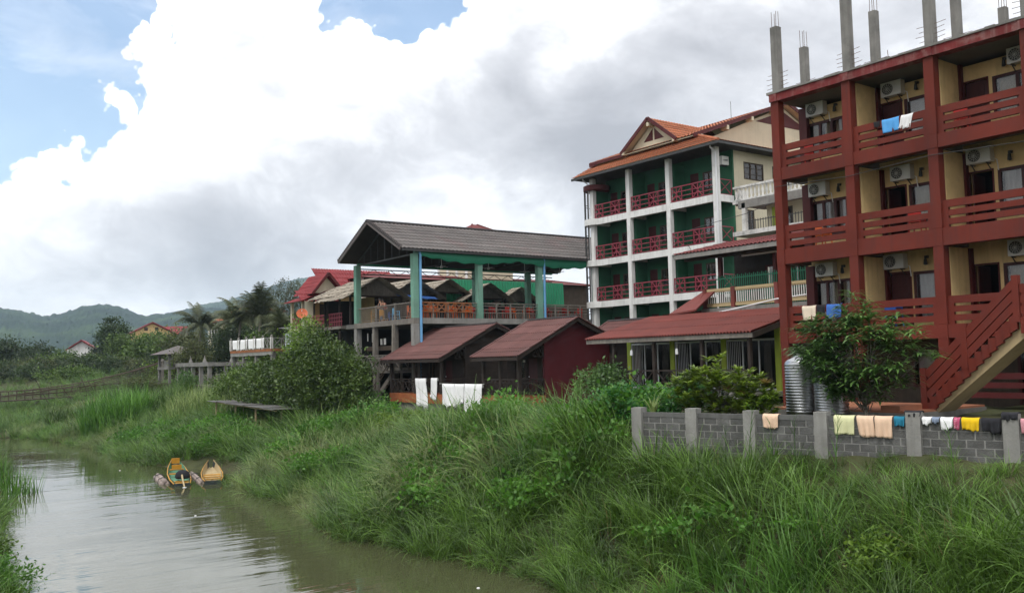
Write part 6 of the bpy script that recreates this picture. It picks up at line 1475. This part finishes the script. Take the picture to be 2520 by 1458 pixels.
# ------------------------------------------------------------------ trees, palms and shrubs
def rosette_tree(name, label, cat, base, tips, nleaf, size, leaf, seed, trunk=.06, droop=.55, young=0, aspect=.17):
    """branches that end in whorls of long drooping leaves"""
    rd = np.random.default_rng(seed); r = root(name, base, label, cat); base = Vector(base); b = MB(); V = []; Y = []
    for i, t in enumerate(tips):
        t = Vector(t); e = base + t
        if i % 4 == 0: mid = base + Vector((t.x * .35, t.y * .35, t.z * .55)) + Vector(rd.normal(size=3) * .06); b.tube([base + Vector((t.x * .06, t.y * .06, .25 + .3 * t.z * rd.random())), mid, e], [trunk * .3, trunk * .22, trunk * .1], 5)
        n = nleaf; az = rd.random(n) * 6.283; out = np.stack([np.cos(az), np.sin(az), .25 + .5 * rd.random(n)], 1)
        for j in range(n):
            # each leaf is a row of three quads, arching down
            d = out[j] / np.linalg.norm(out[j]); L = size * (.7 + .6 * rd.random()); w = L * aspect; p = np.array(e) - np.array([0, 0, 1]) * rd.random() * size * .5; sd = np.cross(d, [0, 0, 1]); sd /= np.linalg.norm(sd) + 1e-9; pr = (p - sd * w * .15, p + sd * w * .15)
            for k in range(3):
                d = d - np.array([0, 0, droop * (.35 + .3 * k)]); d /= np.linalg.norm(d); p = p + d * L / 3; ww = w * (.5, .42, .04)[k]; nx = (p - sd * ww, p + sd * ww); (Y if i < young else V).append((pr[0], pr[1], nx[1], nx[0])); pr = nx
    b.tube([base + Vector((0, 0, -.3)), base + Vector((.03, 0, .5))], [trunk, trunk * .8], 7); b.build('trunk', 'bark_pale', r, True)
    link('crown', quads_mesh('crown', np.array(V) - np.array(base), leaf), r, base)
    if Y: link('young_leaves', quads_mesh('young_leaves', np.array(Y) - np.array(base), 'leaf_young'), r, base)
    return r
rdg = np.random.default_rng(77)
def shell_tips(n, c, rad, zmin=.0):
    D = rdg.normal(size=(n, 3)); D /= np.linalg.norm(D, axis=1)[:, None]; D[:, 2] = np.maximum(D[:, 2], zmin); s = .35 + .65 * rdg.random((n, 1)) ** .6; return [tuple(np.array(c) + d) for d in D * s * np.array(rad)]
tips = shell_tips(215, (.05, .3, 1.9), (1.1, 2.0, 1.35), -.95) + [(0, .3, 3.6), (.2, 0, 3.4), (0, .5, 3.3), (-.2, -1.7, 2.55), (0, 1.7, 2.4), (.1, -1.9, 1.9), (.1, .2, 2.85)]
rosette_tree('drooping_tree', 'young tree with whorls of long drooping dark leaves before the red guesthouse', 'tree', (22.7, 14.65, 4.1), tips, 20, .52, 'leaf_glossy', 5, .05, .42, 0, .13)
tips = shell_tips(260, (0, 0, 1.0), (1.0, 2.0, .85), -.9) + [(0, -.2, 2.1), (.1, .1, 1.95), (0, .4, 2.0)]
rosette_tree('mango_shrub', 'bright green mango shrub with reddish young leaves behind the block wall', 'shrub', (22.4, 19.6, 3.95), tips, 18, .27, 'leaf_mango', 6, .04, .16, 9, .27)
tips = shell_tips(90, (0, 0, .6), (.6, .9, .4), -.9)
rosette_tree('leafy_shrub', 'small bright shrub beside the water tanks behind the wall', 'shrub', (22.3, 18.0, 4.0), tips, 16, .22, 'leaf_mango', 7, .03, .16, 0, .27)
def strap_plant(label, base, n, L, seed, leaf='leaf_bright'):
    rd = np.random.default_rng(seed); V = []
    for i in range(n): V += blade(rd, base, rd.random() * 6.283, L * (.7 + .5 * rd.random()), .5 + .6 * rd.random(), .07, 5)
    o = link('strap_plant', quads_mesh('strap_plant', np.array(V), leaf), None, (0, 0, 0)); tag(o, label, 'plant')
strap_plant('rosette of pale strap leaves behind the first panel of the block wall', (20.3, 20.4, 4.15), 26, .75, 3, 'leaf_grass_pale')
def bush(name, label, px, py, k, w, h, n, size, leaf, seed, group=None, cat='bush', dz=0.0, trunk=.06, **kw):
    """px, py: foot of the bush; w, h: its width and height in metres"""
    p = at(px, py, k); b = (p.x, p.y, hz(p.x, p.y) + dz); rd = random.Random(seed); lobes = []
    for i in range(5): lobes.append(((rd.uniform(-.3, .3) * w, rd.uniform(-.3, .3) * w, h * rd.uniform(.35, .72)), (w * rd.uniform(.26, .36), w * rd.uniform(.26, .36), h * rd.uniform(.26, .36))))
    return plant(name, label, cat, b, lobes, n, size, leaf, seed, group, trunk, clump=size * 2.2, **kw)
# low shrubs along the foot of the bungalows and the wall
bush('bush', 'glossy dark bush against the crimson bungalow wall', 1478, 990, 41, 2.2, 1.9, 2600, .16, 'leaf_glossy', 21)
bush('bush', 'vivid green creeper mound below the crimson bungalow', 1440, 1050, 34, 3.2, 1.0, 3600, .15, 'leaf_vine', 22)
bush('bush', 'vivid green creeper mound beside the restaurant deck', 1535, 1040, 31, 2.6, 1.3, 3600, .14, 'leaf_vine', 23)
bush('bush', 'broad leaved bush in front of the crimson bungalow plinth', 1265, 1040, 41, 3.0, 1.2, 2600, .2, 'leaf_weed', 24)
bush('bush', 'bright leafy bush growing at the foot of the block wall', 2180, 1150, 19.6, 1.1, .62, 1500, .12, 'leaf_bright', 25)
bush('bush', 'dark bush below the restaurant deck corner', 1640, 1000, 32, 2.2, 1.3, 2200, .15, 'leaf_vine', 26)
# the great thicket before the pavilion
plant('thicket_tree', 'dense broad leaved tree hiding the foot of the pavilion', 'tree', (24.6, 54.5, 2.4), [((0, -1.6, 3.9), (1.5, 1.3, 1.1)), ((.2, .3, 4.5), (1.2, 1.0, 1.0)), ((.3, -3.0, 3.1), (1.5, 1.5, 1.2)), ((-.4, 1.8, 3.2), (1.6, 1.7, 1.2)), ((-.5, -.6, 2.2), (2.0, 3.0, 1.5)), ((.2, -3.9, 2.0), (1.2, 1.2, 1.2)), ((.4, 1.2, 5.3), (.7, .7, .8))], 24000, .20, 'leaf_mid', 31, 'thicket beside the pavilion', .16, clump=.42)
plant('thicket_tree', 'dense bright bush spreading before the rust edged terrace', 'tree', (24.6, 61.0, 2.2), [((0, -1.4, 2.7), (1.7, 1.8, 1.2)), ((.2, 1.0, 3.1), (1.5, 1.5, 1.0)), ((-.3, 0, 1.7), (2.0, 3.4, 1.3)), ((0, 3.2, 2.3), (1.4, 1.7, 1.1)), ((.3, 2.2, 3.2), (.8, .9, .7))], 18000, .20, 'leaf_mid', 32, 'thicket beside the pavilion', .14, clump=.42)
plant('thicket_tree', 'low bushy end of the thicket beside the pergola', 'tree', (25.0, 68.0, 2.3), [((0, -1.0, 2.6), (1.6, 2.2, 1.3)), ((.2, 1.6, 2.2), (1.7, 2.0, 1.3)), ((0, 3.4, 1.6), (1.5, 2.0, 1.2))], 11000, .20, 'leaf_mid', 33, 'thicket beside the pavilion', .12, clump=.45)
plant('thicket_tree', 'tall bright sapling rising between terrace and pavilion', 'tree', (26.2, 60.5, 2.5), [((0, 0, 5.6), (1.1, 1.3, 1.3)), ((.2, .6, 4.4), (1.3, 1.5, 1.4)), ((0, -.9, 4.0), (1.2, 1.2, 1.3))], 6500, .17, 'leaf_bright', 34, 'thicket beside the pavilion', .1, clump=.4)
bush('bush', 'dark shaded bush under the wooden stair', 905, 1010, 55, 2.6, 2.0, 2200, .18, 'leaf_glossy', 35)
bush('bush', 'bright low weeds below the wooden stair', 1010, 1030, 47, 3.0, .9, 2400, .15, 'leaf_bright', 36)
bush('bush', 'bright leafy clump in the grass below the first bungalow', 1100, 1090, 40, 2.4, .8, 1800, .14, 'leaf_bright', 37)
# shrubs along the far bank
for i, (px, py, k, w, h, n, s, lf, lb) in enumerate(((345, 990, 95, 3.8, 2.3, 3600, .2, 'leaf_olive', 'round olive shrub at the end of the footbridge'), (462, 985, 92, 2.4, 2.4, 2200, .2, 'leaf_glossy', 'dark vine covered post beside the pergola'),
        (545, 975, 84, 3.2, 2.2, 2600, .2, 'leaf_mid', 'green shrub in front of the pergola posts'), (140, 965, 140, 6.5, 4.0, 2600, .32, 'leaf_mid', 'bright tree clump behind the footbridge shelter'), (420, 930, 120, 5.0, 3.4, 2400, .28, 'leaf_bright', 'bright shrub below the grey hut'),
        (330, 925, 150, 9, 1.6, 3000, .36, 'leaf_mid', 'long green thicket below the white cottage'), (230, 930, 150, 8, 1.3, 2800, .36, 'leaf_dark', 'dark thicket below the white two storey house'), (60, 940, 150, 9, 3.0, 2800, .38, 'leaf_dark', 'dark thicket at the picture edge behind the footbridge'))):
    bush('bush', lb, px, py, k, w, h, n, s, lf, 50 + i)
rb = random.Random(3)
for i in range(18):
    bush('bush', 'dark green bush in the thicket behind the footbridge', -20 + i * 25 + rb.uniform(-8, 8), rb.uniform(940, 962), rb.uniform(126, 146), rb.uniform(6, 10), rb.uniform(1.8, 2.9), 2200, .34, ('leaf_dark', 'leaf_mid', 'leaf_olive')[i % 3], 700 + i, 'thicket behind the footbridge')
def reed_bed(name, label, px, py, k, w, n, h, leaf, seed, bw=.06):
    p = at(px, py, k); rd = np.random.default_rng(seed); V = []
    for i in range(n):
        a = rd.random() * 6.283; q = w * rd.random() ** .5; x, y = p.x + q * math.cos(a), p.y + q * math.sin(a); V += blade(rd, (x, y, hz(x, y)), rd.random() * 6.283, h * (.6 + .5 * rd.random()), .2 + .9 * rd.random(), bw, 5)
    A = np.array(V); c = np.array([p.x, p.y, hz(p.x, p.y)]); o = link(name, quads_mesh(name, A - c, leaf), None, tuple(c)); tag(o, label, 'reeds')
reed_bed('reed_clump', 'tall dark green reeds leaning at the water below the footbridge', 285, 1075, 78, 2.6, 900, 4.0, 'leaf_reed', 3, .13)
reed_bed('reed_clump', 'pale plumed reeds behind the tin lean-to', 640, 1010, 68, 3.4, 800, 3.0, 'leaf_grass_pale', 4, .08)
reed_bed('reed_clump', 'green reeds on the bank between the footbridge and the pergola', 400, 1040, 82, 3.2, 800, 2.8, 'leaf_grass', 6, .11)
reed_bed('reed_clump', 'green reeds below the pergola posts', 505, 1030, 76, 3.2, 800, 2.8, 'leaf_grass_pale', 7, .10)
reed_bed('reed_clump', 'low reeds at the river bend under the footbridge', 190, 1065, 88, 2.8, 600, 2.2, 'leaf_grass', 8, .12)
reed_bed('reed_clump', 'tall reeds at the tip of the near bank by the picture edge', 8, 1215, 45, 1.6, 300, 2.2, 'leaf_reed', 5)
# trees behind
TREES = [
    (478, 940, 838, 98, 4.6, 4200, .26, 'leaf_olive', 'olive tree standing between the grey hut and the pergola'), (430, 905, 812, 122, 6.5, 4200, .32, 'leaf_mid', 'green tree rising behind the grey hut'), (600, 880, 770, 112, 6.0, 4600, .32, 'leaf_dark', 'dark tree under the tallest palm'), (665, 860, 770, 110, 6.0, 4600, .30, 'leaf_dark', 'dark tree between the tallest palm and the airy tree'),  # px, foot py, crown top py, depth, crown width m, leaves, size, leaf, label
    (275, 905, 782, 165, 6.5, 4200, .42, 'leaf_dark', 'tall dark tree between the white house and the cream house'), (300, 900, 822, 160, 5.5, 3200, .42, 'leaf_mid', 'round tree in front of the tall dark tree'),
    (252, 900, 850, 165, 3.2, 2200, .42, 'leaf_dark', 'dark tree beside the white two storey house'), (385, 905, 822, 140, 9.0, 4600, .40, 'leaf_mid', 'spreading tree below the cream house'),
    (345, 905, 840, 150, 6.0, 2800, .40, 'leaf_mid', 'tree before the cream house wall'), (90, 945, 848, 160, 10.0, 4600, .45, 'leaf_dark', 'broad dark tree left of the white two storey house'),
    (128, 935, 862, 160, 5.5, 3000, .45, 'leaf_dark', 'dark tree next to the white two storey house balcony'), (12, 945, 832, 150, 9.0, 4200, .45, 'leaf_dark', 'dark tree cut by the picture edge'),
    (455, 900, 800, 118, 6.0, 4200, .34, 'leaf_olive', 'olive tree in front of the first palm'), (560, 900, 812, 104, 7.0, 5200, .32, 'leaf_dark', 'dark tree below the pair of palms'),
    (660, 870, 815, 98, 6.0, 4000, .3, 'leaf_mid', 'tree behind the terrace sheets'), (600, 880, 800, 125, 8.0, 4200, .36, 'leaf_mid', 'tree between the palm trunks'),
    (525, 905, 845, 110, 5.0, 3000, .3, 'leaf_dark', 'dark tree behind the pergola'), (420, 905, 848, 125, 6.0, 3200, .34, 'leaf_dark', 'dark tree behind the grey hut roof'),
    (720, 850, 775, 105, 6.5, 4000, .28, 'leaf_olive', 'olive tree behind the blue shed')]
for i, (px, py, pt, k, w, n, s, lf, lb) in enumerate(TREES):
    p = at(px, py, k); q = at(px, pt, k); z0 = min(p.z, max(2.5, hz(p.x, p.y))); H = q.z - z0; rd = random.Random(200 + i); lobes = []
    for j in range(7): a = rd.uniform(0, 6.28); rr = w * rd.uniform(.08, .3); zz = H * rd.uniform(.45, .8); lobes.append(((rr * math.cos(a), rr * math.sin(a), zz), (w * rd.uniform(.2, .3), w * rd.uniform(.2, .3), H * rd.uniform(.13, .2))))
    lobes.append(((0, 0, H * .84), (w * .2, w * .2, H * .16)))
    plant('tree', lb, 'tree', (p.x, p.y, z0), lobes, n, s, lf, 300 + i, 'trees behind the bank', w * .03 + .06, clump=s * 2.4)
# airy grey-green tree beside the red roofed house
p = at(712, 850, 105); z0 = 5.0; q = at(715, 684, 105); H = q.z - z0
plant('airy_tree', 'tall airy grey green tree with sky showing through beside the red roof', 'tree', (p.x, p.y, z0), [((0, 0, H * .86), (1.5, 1.5, 1.5)), ((1.4, -.9, H * .72), (1.6, 1.5, 1.3)), ((-1.5, 1.0, H * .74), (1.6, 1.6, 1.3)), ((.5, .6, H * .62), (2.1, 2.0, 1.3)), ((-.8, -.6, H * .55), (1.9, 1.8, 1.4)), ((2.2, -1.5, H * .5), (1.3, 1.3, 1.4)), ((1.8, -1.4, H * .82), (1.0, 1.0, 1.0)), ((-2.2, 1.6, H * .5), (1.3, 1.3, 1.4)), ((.6, .2, H * .35), (2.3, 2.3, 1.8))], 17000, .19, 'leaf_greygreen', 41, None, .2, 'bark_pale', clump=.5)
# palms
def palm(label, base, H, nf, FLn, seed, lean=(0, 0), leaf='leaf_palm'):
    rd = np.random.default_rng(seed); r = root('palm_tree', base, label, 'palm', 'coconut palms above the bank'); base = Vector(base); top = base + Vector((lean[0], lean[1], H)); b = MB()
    b.tube([base + Vector((0, 0, -.3)), base + Vector((lean[0] * .2, lean[1] * .2, H * .5)), top], [.2, .14, .12], 8); b.build('trunk', 'bark_pale', r, True); V = []; m = MB()
    for i in range(nf):
        az = 6.283 * i / nf + rd.normal() * .25; el = rd.uniform(.05, 1.35); d = np.array([math.cos(az) * math.cos(el), math.sin(az) * math.cos(el), math.sin(el)]); p = np.array(top); L = FLn * rd.uniform(.8, 1.1); n = 16; pts = [p]
        for k in range(n):
            p = p + d * L / n; d = d - np.array([0, 0, .05 + .055 * k / n * 2.2]); d /= np.linalg.norm(d); pts.append(p)
            if k < 1: continue
            sd = np.cross(d, [0, 0, 1]); sd /= np.linalg.norm(sd) + 1e-9; ll = L * .26 * math.sin(math.pi * min(.98, .22 + .78 * (k / n) ** .8)) + .1
            for s in (-1, 1):
                for h in (0, .5):
                    q = p - d * L / n * h; t = sd * s * .8 + d * .62 - np.array([0, 0, .35 + .3 * rd.random()]); t /= np.linalg.norm(t); w = d * .06; V.append((q - w, q + w, q + t * ll + w * .2, q + t * ll - w * .2))
        m.tube([tuple(x) for x in pts[::3]], [.035, .03, .024, .018, .012, .008][:len(pts[::3])], 4, False)
    m.build('frond_stalks', leaf, r); c = np.array(base); link('fronds', quads_mesh('fronds', np.array(V) - c, leaf), r, base)
    return r
for px, py, pt, k, fl, lb, sd_ in ((487, 905, 802, 112, 3.6, 'coconut palm standing alone over the olive tree', 1), (584, 890, 790, 102, 3.6, 'coconut palm, first of the pair above the terrace', 2), (634, 885, 775, 100, 3.9, 'tallest coconut palm with upright fronds above the terrace', 3), (692, 870, 818, 98, 3.4, 'low coconut palm with drooping fronds beside the airy tree', 4), (455, 900, 872, 112, 2.8, 'short coconut palm beside the grey hut', 5), (556, 900, 790, 125, 2.6, 'small dark palm behind the pair of palms', 6)):
    p = at(px, py, k); q = at(px, pt, k); z0 = max(3, min(p.z, 5)); palm(lb, (p.x, p.y, z0), q.z - z0, 28, fl, 500 + sd_, (.3, -.2))
# near bank at the picture edge
plant('bank_shrub', 'dark shrub overhanging the water on the near bank', 'shrub', (2.7, 37.0, .8), [((0, 0, 1.1), (1.1, 1.5, .9)), ((-.8, 1.2, 1.3), (1.2, 1.4, 1.0)), ((.4, -1.0, .6), (.9, 1.2, .6))], 5200, .13, 'leaf_mid', 61, None, .06, clump=.3)
plant('bank_shrub', 'trailing shrub reaching into the water on the near bank', 'shrub', (2.8, 32.4, .5), [((0, 0, .7), (.9, 1.6, .6)), ((.6, -.8, .25), (.8, 1.0, .35)), ((-.6, .8, .9), (1.0, 1.2, .7))], 4200, .12, 'leaf_mid', 62, None, .05, clump=.28)
plant('bank_shrub', 'bright weeds spreading onto the water at the picture corner', 'shrub', (2.9, 28.6, .3), [((0, 0, .4), (1.0, 1.5, .4)), ((.8, .2, .12), (.9, 1.2, .22)), ((-.6, 1.2, .5), (1.0, 1.0, .5))], 4600, .11, 'leaf_weed', 63, None, .05, clump=.25)
# leafy weeds among the bank grass
def scatter_weeds():
    rd = np.random.default_rng(9)
    src = []
    for i in range(4):
        r2 = np.random.default_rng(90 + i); P = r2.normal(size=(60, 3)) * np.array([.28, .28, .12]) + np.array([0, 0, .62]); o = r2.normal(size=(60, 3)) * .5 + np.array([0, 0, .5]); V = leaves_at(r2, P, o, .13, .8, .2, .5); src.append(quads_mesh('weed_sprig', V, 'leaf_weed'))
    x = 14 + 14 * rd.random(5200); y = 8 + 70 * rd.random(5200); k = _hash(x * .42 + 9, y * .42 + 2) + .6 * _hash(x * 1.1, y * 1.0 + 5); s = x - shore_r(y); wx = np.interp(y, [10.49, 20.1], [21.94, 19.37])
    ok = (k > .38) & (rd.random(5200) < np.clip((y - 12) / 22, .05, 1)) & (s > .6) & ~((y < 21) & (x > wx - 2.4)) & ~((y >= 21) & (y < 37) & (x > 22.5)) & ~((y >= 37) & (y < 53) & (x > 24.6)) & ~((y > 46) & (y < 56) & (s < 3))
    x, y = x[ok], y[ok]; n = len(x); scatter('leafy_weeds', 'patches of broad leaved weeds among the bank grass', np.stack([x, y, height(x, y) + .35], 1), rd.random(n) * 6.283, .7 + .6 * rd.random(n), rd.normal(size=(n, 2)) * .2, src)
scatter_weeds()

def cane(label, s, off, h, seed, lean):
    """a single cane: jointed stalk with stiff leaves in two ranks"""
    rd = np.random.default_rng(seed); p = wall_pt(s, -off, 0); z0 = hz(p.x, p.y); r = root('cane_stalk', (p.x, p.y, z0), label, 'cane', 'canes standing before the block wall'); V = []; n = 11
    ax = Vector((WD.x * lean, WD.y * lean, 1)).normalized(); top = Vector((p.x, p.y, z0)) + ax * h
    MB().tube([(p.x, p.y, z0 - .2), tuple(Vector((p.x, p.y, z0)) + ax * h * .5), tuple(top)], [.016, .012, .004], 5).build('stem', 'leaf_reed', r)
    for k in range(n):
        q = Vector((p.x, p.y, z0)) + ax * h * (.25 + .75 * k / n); sg = 1 if k % 2 else -1; az = math.atan2(WD.y * sg, WD.x * sg) + rd.normal() * .3
        V += blade(rd, (q.x, q.y, q.z), az, .55 * (1.1 - .5 * k / n), .75 + .5 * rd.random(), .034, 4)
    link('leaves', quads_mesh('leaves', np.array(V) - np.array([p.x, p.y, z0]), 'leaf_reed'), r, (p.x, p.y, z0))
for i, (s_, of, h, ln, lb) in enumerate(((3.2, .9, 1.6, .05, 'cane leaning before the third wall post'), (3.75, .7, 1.75, .12, 'tall cane crossing the third wall post'), (4.55, .8, 1.45, -.05, 'cane standing just past the lone peach towel'), (5.15, .9, 1.7, .02, 'cane beside the fourth wall post'), (6.15, .9, 1.75, .1, 'cane crossing the pale lime towel'), (9.0, 1.1, 1.25, -.08, 'short cane below the yellow shirt'), (1.2, .8, 1.5, .1, 'cane before the first panel of the wall'))):
    cane(lb, s_, of, h, 900 + i, ln)
# ------------------------------------------------------------------ things on the balconies
for fi, (y, rot, m, lb) in enumerate(((20.2, 1.4, 'red_plastic', 'red plastic chair behind the top balcony rail at the hotel end'), (14.6, 1.8, 'red_plastic', 'red plastic chair behind the top balcony rail nearest the road'), (19.9, 1.2, 'orange_plastic', 'orange plastic chair behind the middle balcony rail at the hotel end'), (16.3, 1.7, 'red_plastic', 'red plastic chair behind the middle balcony rail beside the open door'), (17.3, 1.5, 'blue_plastic', 'blue plastic chair behind the lowest balcony rail beside the maroon door'))):
    chair(m, 28.75, y, rot, lb, None, FL[(2, 2, 1, 1, 0)[fi]])
for fi, z in enumerate((10.1, 13.1, 16.1)):
    for bi, y in enumerate((39.6, 43.6, 47.4)):
        chair('wood_brown', 44.75, y, 1.3 + .2 * bi, 'dark wooden chair on a green hotel balcony', 'chairs on the hotel balconies', z)
b = MB().lathe((27.3, 11.4, 4.2), [(.02, 0), (.22, .0), (.3, .16), (.33, .17), (.28, .14), (.2, .02), (.01, .02)], 16); o = b.build('basin', 'green_sheet', None, True); tag(o, 'green plastic basin on the ground under the red stair', 'basin')
o = MB().tube([(27.75, 21.3, 11.62), (27.8, 22.6, 11.4), (28.2, 24.6, 11.35), (30, 28, 11.5), (36, 33.0, 11.6)], .012, 4).build('cable', 'steel_dark', None); tag(o, 'thin black cable slung from the guesthouse corner post towards the hotel', 'cable')
o = MB().tube([(27.78, 21.2, 12.2), (27.79, 18.2, 12.05), (27.79, 15.2, 12.2), (27.79, 12.2, 12.05)], .012, 4).build('cable', 'steel_dark', None); tag(o, 'thin black cable sagging along the middle beam of the guesthouse', 'cable')

# ------------------------------------------------------------------ valley haze
def make_haze():
    mt = bpy.data.materials.new('haze_air'); mt.use_nodes = True; nt = mt.node_tree; N = nt.nodes; N.remove(N['Principled BSDF'])
    pv = N.new('ShaderNodeVolumePrincipled'); pv.inputs['Color'].default_value = (.66, .85, 1.0, 1); pv.inputs['Density'].default_value = HAZE_DENSITY; pv.inputs['Anisotropy'].default_value = .1
    nt.links.new(pv.outputs[0], N['Material Output'].inputs['Volume'])
    b = MB().box(-1600, 3000, -120, 4200, -8, 330); me = mesh_of('haze', b.v, b.f, mt); o = bpy.data.objects.new('haze', me); COL.objects.link(o); o['kind'] = 'stuff'; o['label'] = 'pale valley haze'
HAZE_DENSITY = .00018
make_haze()
